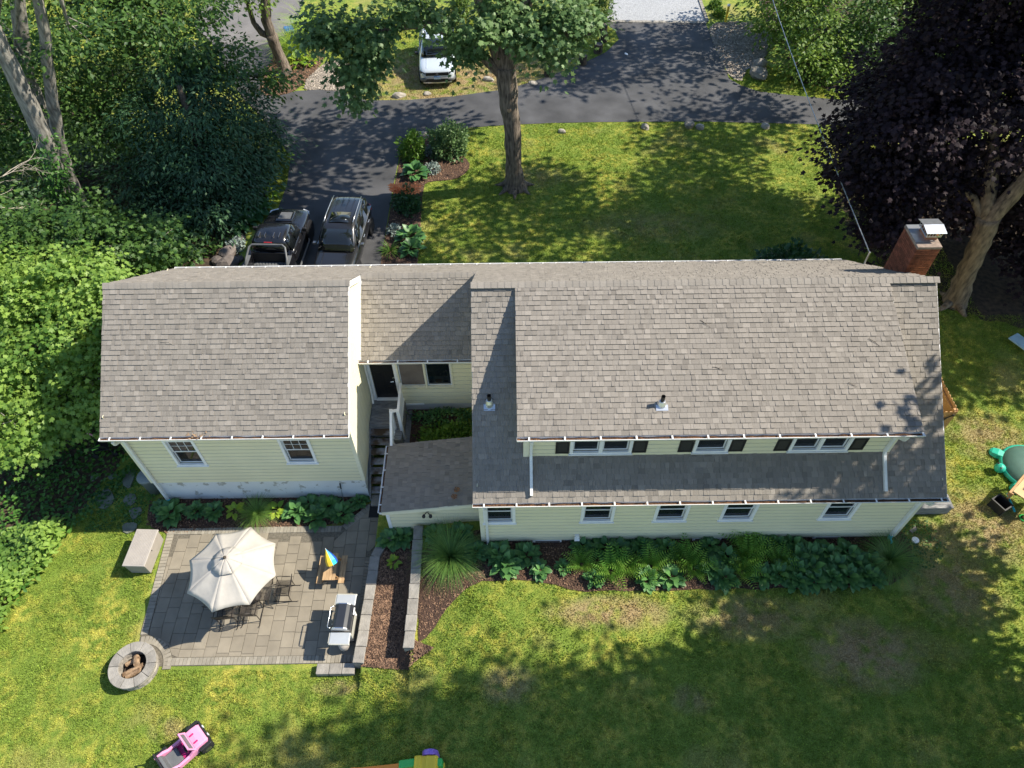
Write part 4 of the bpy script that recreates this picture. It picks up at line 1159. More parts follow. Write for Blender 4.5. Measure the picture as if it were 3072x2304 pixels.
shingles(sr, (-3.86, 12.64, 1.86), (0, -1, 0), (2.84, 0, .42), 2.38, 2.9, seed=12)
gutter('gutter', (-3.85, 12.62, 1.84), (-3.85, 10.26, 1.84), (-1, 0, 0), shed, hang=.6).matrix_parent_inverse = SI
mb = MB(); mb.slab((-3.86, 10.262, 1.81), (-1.0, 10.262, 2.23), (-1.0, 10.278, 2.35-.08), (-3.86, 10.278, 1.85), .01)
mb.add([(-3.86, 10.25, 1.70), (-1.0, 10.25, 2.12), (-1.0, 10.25, 2.255), (-3.86, 10.25, 1.835), (-3.86, 10.27, 1.70), (-1.0, 10.27, 2.12), (-1.0, 10.27, 2.255), (-3.86, 10.27, 1.835)], [(0, 1, 2, 3), (7, 6, 5, 4), (3, 2, 6, 7), (0, 4, 5, 1)])
spart(mb.build('rake_board', MT['trim_cream']))
mb = MB(); mb.box(-3.80, -3.70, 10.36, 10.42, .1, 1.72); spart(mb.build('corner_board', MT['trim']))
# twin flood light on the shed wall
fl = empty('flood_light', (-2.55, 10.36, 1.72), 0, 'black twin-head flood light on the shed wall', 'light')
mb = MB(); mb.lathe([(0, -.03), (.06, -.03), (.06, 0), (0, .0)], 12, (0, 0, 0), Matrix.Rotation(R(90), 4, 'X')); mb.build('mount', MT['black_plastic'], fl)
for s in (-1, 1):
    mb = MB(); mb.tube([(s*.02, -.03, -.02), (s*.08, -.08, -.08)], .014, 6); mb.lathe([(0, -.06), (.035, -.05), (.055, .02), (.05, .05), (0, .045)], 12, (s*.1, -.1, -.11), Matrix.Rotation(R(60), 4, 'X')); mb.build('lamp_head', MT['black_plastic'], fl, smooth=True)
# dead leaves on the shed roof
for (x, y, lab) in ((-1.65, 10.75, 'curled brown dead leaf on the shed roof, nearer the house'), (-1.72, 10.52, 'curled brown dead leaf near the lower edge of the shed roof')):
    mb = MB(); rr = random.Random(int(y*100))
    for k in range(7):
        a = k*.9; mb.add([(x, y, 2.24), (x+.1*math.cos(a), y+.1*math.sin(a), 2.24+rr.uniform(.02, .07)), (x+.09*math.cos(a+.6), y+.09*math.sin(a+.6), 2.24+rr.uniform(.02, .06))], [(0, 1, 2)])
    tag(mb.build('dead_leaf', MT['dry_leaf']), lab, 'leaf', 'dead leaves on the shed roof')
tag(MB().box(-4.64, -3.82, 11.1, 11.6, .026, .040).build('door_mat', MT['rubber']), 'black rubber mat at the foot of the grey steps', 'mat')

stairs = empty('staircase', (-4.2, 13, 0), 0, 'weathered grey wooden steps and landing with a white railing', 'stairs')
TI = Matrix.Translation((4.2, -13, 0))
def tpart(o):
    o.parent = stairs; o.matrix_parent_inverse = TI; return o
for k in range(7):
    mb = MB(); y = 14.56-.145*k; mb.box(-4.62, -3.62 if k < 3 else -3.86, y-.138, y, 1.66, 1.70); tpart(mb.build('deck_board', MT['wood_grey']))
for k in range(7):
    z = 1.5-.2*k; y = 13.28-.24*k
    mb = MB(); mb.box(-4.6, -3.86, y, y+.25, z-.04, z, ); tpart(mb.build('tread', MT['wood_worn'], bevel=.008))
for x in (-4.635, -3.87):
    mb = MB(); mb.loft([[(x+dx, 13.56, 1.66), (x+dx, 13.56, 1.35), (x+dx, 11.7, .02), (x+dx, 11.7, .28)] for dx in (0, .035)]); tpart(mb.build('stringer', MT['wood_grey']))
mb = MB(); mb.box(-4.6, -3.86, 13.53, 13.56, 1.42, 1.655); tpart(mb.build('riser', MT['wood_grey']))
mb = MB(); mb.box(-4.6, -3.86, 11.5, 11.88, .03, .13); tpart(mb.build('stone_step', MT['stone']))
mb = MB(); mb.box(-3.88, -3.56, 13.0, 14.56, 1.0, 1.62); mb.box(-4.6, -3.9, 13.6, 14.5, .9, 1.6); tpart(mb.build('landing_base', MT['wood_grey']))
# white railing: upper run along the landing, then down the steps
def rail(p, q, nb, h=.92, post_end=True):
    p, q = Vector(p), Vector(q); d = q-p
    mb = MB(); mb.tube([p+Vector((0, 0, h)), q+Vector((0, 0, h))], .055, 4, sq=True); tpart(mb.build('top_rail', MT['trim']))
    mb = MB(); mb.tube([p+Vector((0, 0, .12)), q+Vector((0, 0, .12))], .032, 4, sq=True); tpart(mb.build('bottom_rail', MT['trim']))
    for i in range(1, nb):
        c = p+d*i/nb; mb = MB(); mb.box(c.x-.018, c.x+.018, c.y-.018, c.y+.018, c.z+.13, c.z+h-.03); tpart(mb.build('baluster', MT['trim']))
rail((-3.58, 14.5, 1.7), (-3.56, 13.42, 1.7), 9)
rail((-3.80, 13.42, 1.62), (-3.80, 11.95, .38), 12)
for (x, y, z0, z1) in ((-3.57, 13.40, .9, 2.66), (-3.80, 13.44, 1.0, 2.6), (-3.80, 11.92, .1, 1.3)):
    mb = MB(); mb.box(x-.05, x+.05, y-.05, y+.05, z0, z1); tpart(mb.build('newel_post', MT['trim']))
mb = MB(); mb.tube([(-3.57, 13.42, 2.62), (-3.80, 13.42, 2.56)], .05, 4, sq=True); tpart(mb.build('rail_return', MT['trim']))
# timber edging of the court bed
tag(MB().box(-3.55, -3.38, 12.6, 14.55, .8, 1.12).build('garden_timber', MT['wood_grey']), 'grey timber edging the small bed beside the landing', 'timber')

# ------------------------------------------------------------------ patio
patio = empty('patio', (-7.5, 8.7, 0), 0, 'grey paver patio with a pale soldier border behind the garage', 'patio')
PI_ = Matrix.Translation((7.5, -8.7, 0))
def ppart(o):
    o.parent = patio; o.matrix_parent_inverse = PI_; return o
OUT = [(-10.95, 10.80), (-10.72, 7.0), (-10.2, 6.53), (-4.38, 6.56), (-4.4, 9.75), (-3.98, 10.35), (-3.84, 10.40), (-3.9, 11.6), (-4.66, 11.62), (-4.9, 11.5), (-5.45, 10.83)]
o = sheet('paver_bed', OUT, .0, 'joint', zfix=.012, kind=None); ppart(o)
PM = {}
rr = random.Random(4)
def inside(p, poly): return bool(inpoly(np.array([p]), poly)[0])
INN = [(-10.71, 10.60), (-10.50, 7.25), (-9.95, 6.86), (-9.9, 6.76), (-4.55, 6.78), (-4.56, 9.8), (-4.06, 10.5), (-3.95, 11.5), (-4.64, 11.5), (-5.35, 10.62)]
FP = (-10.53, 6.47)
col = 0; x = -10.9
while x < -3.9:
    wd = .352
    y = 6.60 + rr.choice((0, .12, .24, .3))-.3
    while y < 11.7:
        hh = rr.choice((.30, .45, .45, .58))
        # clip to the paved area
        ya, yb, xa, xb = y, y+hh, x, x+wd
        y += hh
        c = ((xa+xb)/2, (ya+yb)/2)
        pts = [(xa+.02, ya+.02), (xb-.02, ya+.02), (xb-.02, yb-.02), (xa+.02, yb-.02)]
        ins = [inside(p, INN) for p in pts]
        if not any(ins): continue
        poly = [(xa+.005, ya+.005), (xb-.005, ya+.005), (xb-.005, yb-.005), (xa+.005, yb-.005)]
        if not all(ins) or math.hypot(c[0]-FP[0], c[1]-FP[1]) < 1.15:
            # cut by the outline: Sutherland-Hodgman against the convex inner outline pieces
            bm = bmesh.new(); f = bm.faces.new([bm.verts.new((p[0], p[1], 0)) for p in poly])
            for (a, b) in (((-10.71, 10.60), (-10.50, 7.25)), ((-9.9, 6.77), (-4.55, 6.78)), ((-5.35, 10.62), (-10.71, 10.60))) + ((((-4.55, 6.78), (-4.56, 9.8)),) if c[1] < 9.75 else (((-4.64, 11.5), (-5.35, 10.62)), ((-4.56, 9.8), (-4.06, 10.5)), ((-3.95, 11.5), (-4.64, 11.5)), ((-4.06, 10.5), (-3.95, 11.5)))):
                if (b == (-10.71, 10.60)) and c[0] > -5.35: continue
                d = Vector((b[0]-a[0], b[1]-a[1], 0)); nrm = Vector((d.y, -d.x, 0))
                bmesh.ops.bisect_plane(bm, geom=bm.verts[:]+bm.edges[:]+bm.faces[:], plane_co=(a[0], a[1], 0), plane_no=nrm, clear_outer=True)
            if not bm.faces: bm.free(); continue
            poly = [tuple(v.co.xy) for v in bm.faces[:][0].verts]; bm.free()
            # keep clear of the ring round the fire pit
            poly2 = []
            for p in poly:
                dd = math.hypot(p[0]-FP[0], p[1]-FP[1])
                if dd < .93: p = (FP[0]+(p[0]-FP[0])/max(dd, .01)*.93, FP[1]+(p[1]-FP[1])/max(dd, .01)*.93)
                poly2.append(p)
            poly = poly2
            A = sum(poly[i][0]*poly[(i+1) % len(poly)][1]-poly[(i+1) % len(poly)][0]*poly[i][1] for i in range(len(poly)))/2
            if abs(A) < .008: continue
            m = MB(); m.prism(poly, .002, .026+rr.uniform(-.002, .002)); ppart(m.build('paver', MT['paver']))
        else:
            k = round(hh, 2)
            if k not in PM:
                m = MB(); g = .006; w_, h_ = wd-.012, hh-.012
                m.loft([[(0, 0, 0), (w_, 0, 0), (w_, h_, 0), (0, h_, 0)], [(0, 0, .022), (w_, 0, .022), (w_, h_, .022), (0, h_, .022)], [(.004, .004, .026), (w_-.004, .004, .026), (w_-.004, h_-.004, .026), (.004, h_-.004, .026)]])
                PM[k] = m.mesh('paver', MT['paver'])
            ppart(link('paver', PM[k], loc=(xa+.006, ya+.006, rr.uniform(0, .003))))
    x += wd
# soldier course
SBM = MB(); SBM.loft([[(-.05, -.105, 0), (.05, -.105, 0), (.05, .105, 0), (-.05, .105, 0)], [(-.05, -.105, .026), (.05, -.105, .026), (.05, .105, .026), (-.05, .105, .026)], [(-.046, -.1, .03), (.046, -.1, .03), (.046, .1, .03), (-.046, .1, .03)]])
SBM = SBM.mesh('border_brick', MT['border'])
def soldier(a, b, off=.11, w_=.108):
    a, b = Vector((a[0], a[1], 0)), Vector((b[0], b[1], 0)); d = b-a; n = max(1, round(d.length/w_)); an = math.atan2(d.y, d.x)
    nr = Vector((-d.y, d.x, 0)).normalized()
    for i in range(n):
        p = a+d*(i+.5)/n + nr*off
        o = ppart(link('border_brick', SBM, loc=(p.x, p.y, rr.uniform(0, .004)), rot=(0, 0, an+rr.uniform(-.01, .01)))); o.scale = (d.length/n/.108, 1, 1)
soldier((-9.75, 6.54), (-5.4, 6.56)); soldier((-5.4, 6.56), (-4.5, 6.565))
soldier((-10.95, 10.80), (-10.76, 7.42))
soldier((-5.45, 10.83), (-10.95, 10.80)); soldier((-4.68, 11.60), (-5.45, 10.83)); soldier((-3.95, 11.72), (-4.6, 11.72))
for i in range(13):
    a = R(2+i*8.0)
    p = (FP[0]+.80*math.cos(a), FP[1]+.80*math.sin(a), .002)
    o = ppart(link('border_brick', SBM, loc=p, rot=(0, 0, a+R(90)))); o.scale = (1.0, 1.05, 1)
SB2 = MB().box(-.045, .045, -.09, .09, 0, .028).mesh('edge_brick', MT['paver'])
for i in range(28):
    y = 6.85+i*.105
    ppart(link('edge_brick', SB2, loc=(-4.475, y, .001), rot=(0, 0, R(90))))

# ------------------------------------------------------------------ fire pit
fp = empty('fire_pit', (FP[0], FP[1], 0), 0, 'round stone fire pit with charred logs at the patio corner', 'fire pit')
for row in range(3):
    n = 14
    for i in range(n):
        a0 = 2*math.pi*(i+.5*(row % 2))/n; a1 = a0+2*math.pi/n*.97
        mb = MB(); r0, r1 = .40, .58+rr.uniform(-.012, .012)
        mb.prism([(r0*math.cos(a0), r0*math.sin(a0)), (r1*math.cos(a0), r1*math.sin(a0)), (r1*math.cos((a0+a1)/2)*1.01, r1*math.sin((a0+a1)/2)*1.01), (r1*math.cos(a1), r1*math.sin(a1)), (r0*math.cos(a1), r0*math.sin(a1))], row*.105, row*.105+.10)
        mb.build('wall_block', MT['stone'], fp)
for i in range(10):
    a0 = 2*math.pi*i/10+.1; a1 = a0+2*math.pi/10-.02; mb = MB(); r0, r1 = .37, .635
    N_ = 4; outer = [(r1*math.cos(a0+(a1-a0)*k/N_), r1*math.sin(a0+(a1-a0)*k/N_)) for k in range(N_+1)]; inner = [(r0*math.cos(a1-(a1-a0)*k/N_), r0*math.sin(a1-(a1-a0)*k/N_)) for k in range(N_+1)]
    mb.prism(outer+inner, .318, .385+rr.uniform(-.006, .006)); mb.build('cap_stone', MT['cap'], fp, bevel=.008)
mb = MB(); mb.lathe([(0, .02), (.36, .03), (.385, .03)], 20); mb.build('ash_bed', MT['char'], fp)
for (p, q, r) in (((-.27, -.2, .12), (.24, .04, .2), .085), ((-.14, -.28, .18), (.22, -.1, .26), .07), ((-.04, .26, .2), (.1, .02, .34), .09), ((-.3, .08, .12), (.02, .24, .18), .06)):
    mb = MB(); p, q = Vector(p), Vector(q); mb.tube([p, p.lerp(q, .35), p.lerp(q, .7), q], [r, r*1.05, r*.97, r*.9], 9, wob=.08); mb.build('log', MT['log'], fp)

# ------------------------------------------------------------------ retaining walls and slabs
def stone_run(root, pts, z0, z1, width, step, mt='cap'):
    """cap stones set end to end along a line, on a rough wall"""
    P = [Vector((p[0], p[1], 0)) for p in pts]
    seg = [(P[i+1]-P[i]).length for i in range(len(P)-1)]; tot = sum(seg)
    def at(t):
        for i, L in enumerate(seg):
            if t <= L or i == len(seg)-1: return P[i]+(P[i+1]-P[i])*(t/L), (P[i+1]-P[i]).normalized()
            t -= L
    n = round(tot/step); ring = []
    for i in range(n):
        t0, t1 = tot*i/n+.004, tot*(i+1)/n-.004
        c = []
        for t in (t0, t1):
            p, d = at(t); p2, d2 = at(max(0, t-.12)); p3, d3 = at(min(tot, t+.12)); d = (d2+d3).normalized(); nr = Vector((-d.y, d.x, 0))
            sk = rr.uniform(-.02, .02)
            c.append((p-nr*(width/2+rr.uniform(-.012, .012))+d*sk*0, p+nr*(width/2+rr.uniform(-.012, .012))))
        poly = [c[0][0], c[1][0], (c[1][0]+c[1][1])/2+Vector((rr.uniform(-.01, .01), rr.uniform(-.012, .012), 0)), c[1][1], c[0][1]]
        mb = MB(); mb.prism([(p.x, p.y) for p in poly], z1-.09, z1+rr.uniform(-.008, .008)); o = mb.build('cap_stone', MT[mt], bevel=.012)
        o.parent = root; o.matrix_parent_inverse = root.matrix_basis.inverted()
        zz = z0; k = 0
        while zz < z1-.1:
            mb = MB(); q = [c[0][0].lerp(c[0][1], .06), c[1][0].lerp(c[1][1], .06), c[1][1].lerp(c[1][0], .06), c[0][1].lerp(c[0][0], .06)]
            mb.prism([(p.x, p.y) for p in q], zz, min(zz+.17, z1-.092)); o = mb.build('wall_block', MT['stone']); o.parent = root; o.matrix_parent_inverse = root.matrix_basis.inverted()
            zz += .175
for (nm, pts, z0, z1, lab) in (('retaining_wall', [(-3.72, 10.28), (-3.98, 10.02), (-4.18, 9.66), (-4.20, 8.9), (-4.235, 7.65), (-4.30, 6.40)], -.1, .50, 'low curved stone wall along the right edge of the patio'),
                               ('retaining_wall', [(-2.87, 10.28), (-2.85, 8.1), (-2.88, 6.62)], .2, 1.0, 'straight taller stone wall between the two mulch beds')):
    root = empty(nm, (pts[2][0], pts[2][1], 0), 0, lab, 'wall', 'stone retaining walls')
    bpy.context.view_layer.update()
    stone_run(root, pts, z0, z1, .29, .46)
root = empty('stone_step', (-4.95, 6.36, 0), 0, 'stone slab step at the lower right corner of the patio', 'step')
for k in range(3):
    mb = MB(); mb.box(-.54+k*.355, -.54+k*.355+.345, -.15, .14, 0, .2+.004*k); mb.build('slab', MT['cap'], root, bevel=.015)

FLAGS = [((-13.47, 12.34), (-13.68, 11.98), (-13.35, 11.44), (-12.95, 11.81), (-13.25, 12.22)), ((-12.8, 11.9), (-12.51, 11.56), (-12.26, 11.85), (-12.5, 12.17)), ((-12.45, 11.5), (-12.32, 11.3), (-12.18, 11.08), (-11.94, 11.42), (-12.13, 11.63)), ((-12.89, 13.11), (-12.97, 12.8), (-12.96, 12.42), (-12.64, 12.24), (-12.62, 12.61), (-12.65, 13.08)), ((-13.54, 12.76), (-13.42, 12.59), (-13.17, 12.73), (-13.28, 12.87)), ((-14.1, 12.81), (-14.03, 12.51), (-13.81, 12.72), (-13.86, 12.86)), ((-12.5, 11.0), (-12.3, 10.6), (-11.95, 10.75), (-12.0, 11.05))]
FL = ['large green-grey flagstone in the ivy left of the garage', 'squarish flagstone nearest the grey bin', 'flagstone beside the bed corner, next in line to the storage box', 'long flagstone close to the garage side wall', 'small mossy flagstone half hidden in ivy', 'flagstone farthest left in the ivy', 'flagstone nearest the storage box']
for pl, lab in zip(FLAGS, FL):
    cx = sum(p[0] for p in pl)/len(pl); cy = sum(p[1] for p in pl)/len(pl); z = H1(cx, cy)
    mb = MB(); mb.prism([(p[0]-cx, p[1]-cy) for p in chaikin(list(pl), 1)], -.03, .045)
    tag(mb.build('flagstone', MT['flag'], loc=(cx, cy, z), bevel=.01), lab, 'paving stone', 'flagstones by the garage')

# ------------------------------------------------------------------ patio furniture
box = empty('deck_box', (-11.3, 9.87, 0), R(-2.5), 'beige resin storage box with textured lid left of the patio', 'storage box')
mb = MB(); mb.loft([[(-.30, -.56, .02), (.30, -.56, .02), (.30, .56, .02), (-.30, .56, .02)], [(-.32, -.585, .54), (.32, -.585, .54), (.32, .585, .54), (-.32, .585, .54)]]); mb.build('body', MT['resin2'], box, bevel=.015)
mb = MB(); mb.box(-.34, .34, -.61, .61, .545, .61); lid = mb.build('lid', MT['resin'], box, bevel=.02)
for i in range(12):
    m = MB(); x = -.26+i*.047; m.box(x, x+.022, -.55, .55, .611, .617); m.build('lid_rib', MT['resin'], lid)
mb = MB(); mb.box(.335, .355, -.05, .05, .5, .56); mb.build('latch', MT['resin2'], box)

umb = empty('patio_umbrella', (-7.77, 8.53, .0), 0, 'large cream octagonal patio umbrella over the table', 'umbrella')
mb = MB(); mb.lathe([(.26, .03), (.26, .08), (.06, .12), (.03, .16), (.024, .2), (.024, 2.5)], 16); mb.build('pole', MT['iron'], umb, smooth=True)
tips = []
A0 = math.atan2(9.75-8.53, -7.54+7.77)
for k in range(8):
    a = A0 - k*math.pi/4; tips.append((1.27*math.cos(a), 1.27*math.sin(a), 1.97))
mb = MB(); vs = []; fs = []; NR, NS = 9, 6
ap = Vector((0, 0, 2.52))
grid = []
for k in range(8):
    t0, t1 = Vector(tips[k]), Vector(tips[(k+1) % 8])
    for r_ in range(NR+1):
        f = .18+.82*r_/NR
        row = []
        for s_ in range(NS+1):
            g = s_/NS
            e = t0.lerp(t1, g); inn = 4*g*(1-g)
            e = Vector((e.x*(1-.05*inn), e.y*(1-.05*inn), e.z))
            p = ap.lerp(e, f); p.z += .05*math.sin(math.pi*f)*(1-.3*inn) - .03*inn*f*math.sin(math.pi*min(f, .95))
            p.z += .006*math.sin(14*f+k*2+g*3)*inn + .004*random.uniform(-1, 1)*inn
            row.append(tuple(p))
        grid.append(row)
for k in range(8):
    b = len(vs)
    for r_ in range(NR+1): vs += grid[k*(NR+1)+r_]
    for r_ in range(NR):
        for s_ in range(NS):
            i = b+r_*(NS+1)+s_; fs.append((i, i+NS+1, i+NS+2, i+1))
mb.add(vs, fs)
can = mb.build('canopy', MT['canvas'], umb, smooth=True)
sm = can.modifiers.new('s', 'SOLIDIFY'); sm.thickness = .006
mb = MB(); vs = []; fs = []
for k in range(8):                                      # vent flap
    b = len(vs); t0, t1 = Vector(tips[k]), Vector(tips[(k+1) % 8])
    for r_ in range(4):
        f = .02+.32*r_/3
        for s_ in range(5):
            g = s_/4; e = t0.lerp(t1, g); p = Vector((0, 0, 2.60)).lerp(e, f); p.z += .02+.012*math.sin(9*g+k+r_)+(.03*math.sin(math.pi*g) if r_ == 3 else 0); vs.append(tuple(p))
    for r_ in range(3):
        for s_ in range(4):
            i = b+r_*5+s_; fs.append((i, i+5, i+6, i+1))
mb.add(vs, fs); fo = mb.build('vent_flap', MT['canvas'], umb, smooth=True); sm = fo.modifiers.new('s', 'SOLIDIFY'); sm.thickness = .006
for k in range(8):
    mb = MB(); t = Vector(tips[k]); mb.tube([(0, 0, 2.47), t*.5+Vector((0, 0, 1.26)), t-Vector((0, 0, .03))], .011, 6); mb.build('rib', MT['iron'], umb)
mb = MB(); mb.lathe([(0, 0), (.035, .01), (.045, .04), (.03, .075), (0, .09)], 12, (0, 0, 2.6)); mb.build('finial', MT['bark_dark'], umb, smooth=True)

tbl = empty('patio_table', (-7.8, 8.53, .026), 0, 'dark wrought-iron mesh table beneath the umbrella', 'table')
mb = MB(); mb.tube([(-.78, -.42, .71), (.78, -.42, .71), (.78, .42, .71), (-.78, .42, .71), (-.78, -.42, .71)], .016, 6); mb.build('table_rim', MT['iron'], tbl)
mb = MB()
for i in range(52): mb.box(-.77+i*.03, -.77+i*.03+.010, -.41, .41, .700, .704)
for i in range(27): mb.box(-.77, .77, -.41+i*.031, -.41+i*.031+.010, .705, .709)
mb.build('mesh_top', MT['mesh_iron'], tbl)
for sx in (-1, 1):
    for sy in (-1, 1):
        mb = MB(); mb.tube([(sx*.62, sy*.3, .70), (sx*.66, sy*.33, .4), (sx*.60, sy*.30, .15), (sx*.72, sy*.38, .01)], .014, 6); mb.build('leg', MT['iron'], tbl)
    mb = MB(); mb.tube([(sx*.61, -.3, .25), (sx*.5, 0, .3), (sx*.61, .3, .25)], .01, 6); mb.build('stretcher', MT['iron'], tbl)

def make_chair():
    c = empty('patio_chair', (0, 0, 0))
    mb = MB()
    for s in (-1, 1):                                  # side frames: sled feet curving up into arms
        mb = MB()
        mb.tube([(s*.25, .33, .03), (s*.25, .28, .012), (s*.25, -.05, .03), (s*.25, -.34, .012), (s*.25, -.40, .05)], .011, 6)
        mb.build('sled_foot', MT['iron'], c)
        mb = MB(); mb.tube([(s*.25, .24, .02), (s*.245, .22, .4), (s*.26, .20, .6), (s*.26, .1, .645), (s*.26, -.2, .63), (s*.25, -.24, .60)], .011, 6); mb.build('arm', MT['iron'], c)
        mb = MB(); mb.tube([(s*.25, -.2, .02), (s*.24, -.2, .4), (s*.235, -.26, .65), (s*.22, -.33, .88)], .012, 6); mb.build('back_post', MT['iron'], c)
    mb = MB(); mb.tube([(-.22, -.33, .88), (-.1, -.355, .935), (0, -.36, .95), (.1, -.355, .935), (.22, -.33, .88)], .012, 6); mb.build('back_rail', MT['iron'], c)
    mb = MB()
    for i in range(17): mb.box(-.23+i*.0275, -.23+i*.0275+.010, -.2, .22, .400, .404)
    for i in range(16): mb.box(-.23, .22, -.2+i*.0275, -.2+i*.0275+.010, .405, .409)
    mb.tube([(-.24, -.21, .404), (.24, -.21, .404), (.24, .23, .404), (-.24, .23, .404), (-.24, -.21, .404)], .011, 6)
    mb.build('seat', MT['mesh_iron'], c)
    mb = MB()
    for i in range(15):
        x = -.2+i*.028; mb.loft([[(x-.005, -.24, .5), (x+.005, -.24, .5), (x+.005, -.244, .5), (x-.005, -.244, .5)], [(x-.005, -.345, .9), (x+.005, -.345, .9), (x+.005, -.349, .9), (x-.005, -.349, .9)]])
    for i in range(14):
        f = i/13; z = .5+.4*f; y = -.24-.105*f; mb.box(-.21, .21, y-.001, y+.003, z, z+.010)
    mb.build('back_mesh', MT['mesh_iron'], c)
    return c
ch0 = make_chair()
for i, (x, y, a, lab) in enumerate(((-6.78, 8.6, 90, 'dark iron mesh armchair at the right end of the table'), (-7.62, 7.98, 0, 'dark iron mesh armchair on the near side, right of two'), (-8.28, 7.90, 6, 'dark iron mesh armchair on the near side, left of two'), (-8.78, 8.45, -92, 'dark iron armchair at the left end, hidden under the umbrella'))):
    c = ch0 if i == 0 else copy_tree(ch0)
    c.location = (x, y, .027); c.rotation_euler = (0, 0, R(a)); tag(c, lab, 'chair', 'iron patio chairs')

pt = empty('picnic_table', (-5.465, 9.22, .028), 0, "small wooden children's picnic table on the patio", 'table')
for i in range(4):
    mb = MB(); x = -.185+i*.0935; mb.box(x, x+.088, -.43, .43, .47, .49); mb.build('table_plank', MT['picnic'], pt)
for s in (-1, 1):
    for i in range(2):
        mb = MB(); x = s*.325+(-.085 if i else .002); mb.box(x, x+.082, -.44, .44, .27, .29); mb.build('bench_plank', MT['picnic'], pt)
for y in (-.3, .3):
    mb = MB(); mb.box(-.41, .41, y-.012, y+.012, .225, .268); mb.box(-.18, .18, y-.012, y+.012, .435, .469); mb.build('cross_beam', MT['cedar'], pt)
    for s in (-1, 1):
        mb = MB(); mb.loft([[(s*.30, y+.02, 0), (s*.36, y+.02, 0), (s*.17, y+.02, .43), (s*.11, y+.02, .43)], [(s*.30, y+.045, 0), (s*.36, y+.045, 0), (s*.17, y+.045, .43), (s*.11, y+.045, .43)]]); mb.build('leg', MT['cedar'], pt)
mu = empty('toy_umbrella', (-5.46, 9.22, .52), 0, 'small folded beach umbrella in blue, green and yellow on the picnic table', 'umbrella')
mu.rotation_euler = (0, 0, 0)
d = Vector((.0, .0, 1))
tip = Vector((-.07, .27, .57)); base = Vector((.10, -.02, .22)); ax = (base-tip)
cols = ['yellow', 'yellow', 'teal', 'blue_p', 'blue_p', 'teal', 'green_p', 'yellow']
s1 = ax.cross(Vector((0, 0, 1))).normalized(); s2 = s1.cross(ax).normalized()
for k in range(8):
    a0, a1 = 2*math.pi*k/8, 2*math.pi*(k+1)/8
    mb = MB()
    rg_ = []
    for f, r_ in ((0, .01), (.35, .10), (.7, .165), (1.0, .175)):
        c = tip+ax*f
        rg_.append([c+(s1*math.cos(a)+s2*math.sin(a))*r_*(1-.06*(1 if j == 1 else 0)) for j, a in enumerate((a0, (a0+a1)/2, a1))])
    mb.loft(rg_, closed=False, caps=False); mb.build('panel', MT[cols[k]], mu)
mb = MB(); mb.tube([tip-ax*.06, base+ax*.1], .009, 6); mb.tube([base+ax*.1, base+Vector((.0, .0, -.2))], .008, 6); mb.build('pole', MT['white'], mu)

# gas grill
gr = empty('gas_grill', (-4.78, 7.48, .027), R(-1.5), 'grey gas grill with closed lid and two side shelves', 'grill')
mb = MB(); mb.box(-.24, .24, -.36, .36, .12, .72); mb.build('cabinet', MT['grill_frame'], gr, bevel=.02)
mb = MB(); mb.box(-.27, .27, -.37, .37, .72, .86); mb.build('firebox', MT['black_plastic'], gr, bevel=.02)
rings = []
for y in (-.34, -.33, .33, .34):
    s = 1.0 if abs(y) < .335 else .94
    rings.append([(-.25*s, y, .862), (-.255*s, y, .94), (-.20*s, y, 1.05), (-.12*s, y, 1.10), (.10*s, y, 1.10), (.19*s, y, 1.04), (.245*s, y, .94), (.24*s, y, .862)])
mb = MB(); mb.loft(rings); lid = mb.build('lid', MT['enamel'], gr, bevel=.01)
for y in (-.355, .33):
    mb = MB(); mb.loft([[(-.262, yy, .862), (-.268, yy, .95), (-.21, yy, 1.06), (-.13, yy, 1.115), (.11, yy, 1.115), (.2, yy, 1.05), (.255, yy, .95), (.25, yy, .862)] for yy in (y, y+.028)]); mb.build('lid_end', MT['steel'], lid)
mb = MB(); mb.tube([(-.25, -.30, .98), (-.34, -.30, 1.0), (-.36, -.27, 1.0), (-.36, .27, 1.0), (-.34, .30, 1.0), (-.25, .30, .98)], .014, 8); mb.build('lid_handle', MT['steel'], lid, smooth=True)
for s in (-1, 1):
    mb = MB(); a, b = sorted((s*.38, s*.70)); mb.box(-.28, .28, a, b, .84, .885); sh = mb.build('side_shelf', MT['grill_grey'], gr, bevel=.02)
    mb = MB(); a, b = sorted((s*.67, s*.725)); mb.box(-.29, .29, a, b, .82, .88); mb.build('shelf_rim', MT['grill_frame'], sh, bevel=.02)
    mb = MB(); a, b = sorted((s*.39, s*.68)); mb.box(-.305, -.282, a, b, .80, .87); mb.build('front_panel', MT['grill_frame'], sh)
for x in (-.2, .2):
    for y in (-.3, .3):
        mb = MB(); mb.lathe([(.0, -.02), (.06, -.02), (.06, .02), (0, .02)], 12, (x, y, .06), Matrix.Rotation(R(90), 4, 'Y')); mb.build('wheel', MT['rubber'], gr)
for i in range(5):
    mb = MB(); mb.lathe([(.02, 0), (.02, .03), (0, .03)], 10, (-.275, -.24+i*.12, .79), Matrix.Rotation(R(-90), 4, 'Y')); mb.build('knob', MT['steel'], gr)
mb = MB(); mb.lathe([(0, 0), (.12, .01), (.15, .08), (.15, .22), (.11, .30), (.04, .33), (.04, .37), (0, .37)], 16, (.0, -.52, .12)); mb.build('gas_bottle', MT['resin'], gr, smooth=True)
mb = MB(); mb.box(.27, .30, .1, .30, .9, .93); mb.tube([(.285, .2, .92), (.36, .08, .9)], .02, 5); mb.build('side_bracket', MT['white'], gr)

# ------------------------------------------------------------------ toys and things about the yard
jp = empty('ride_on_car', (-8.52, 4.36, .0), R(-45), 'pink ride-on toy jeep with grey seat on the lawn', 'toy car')
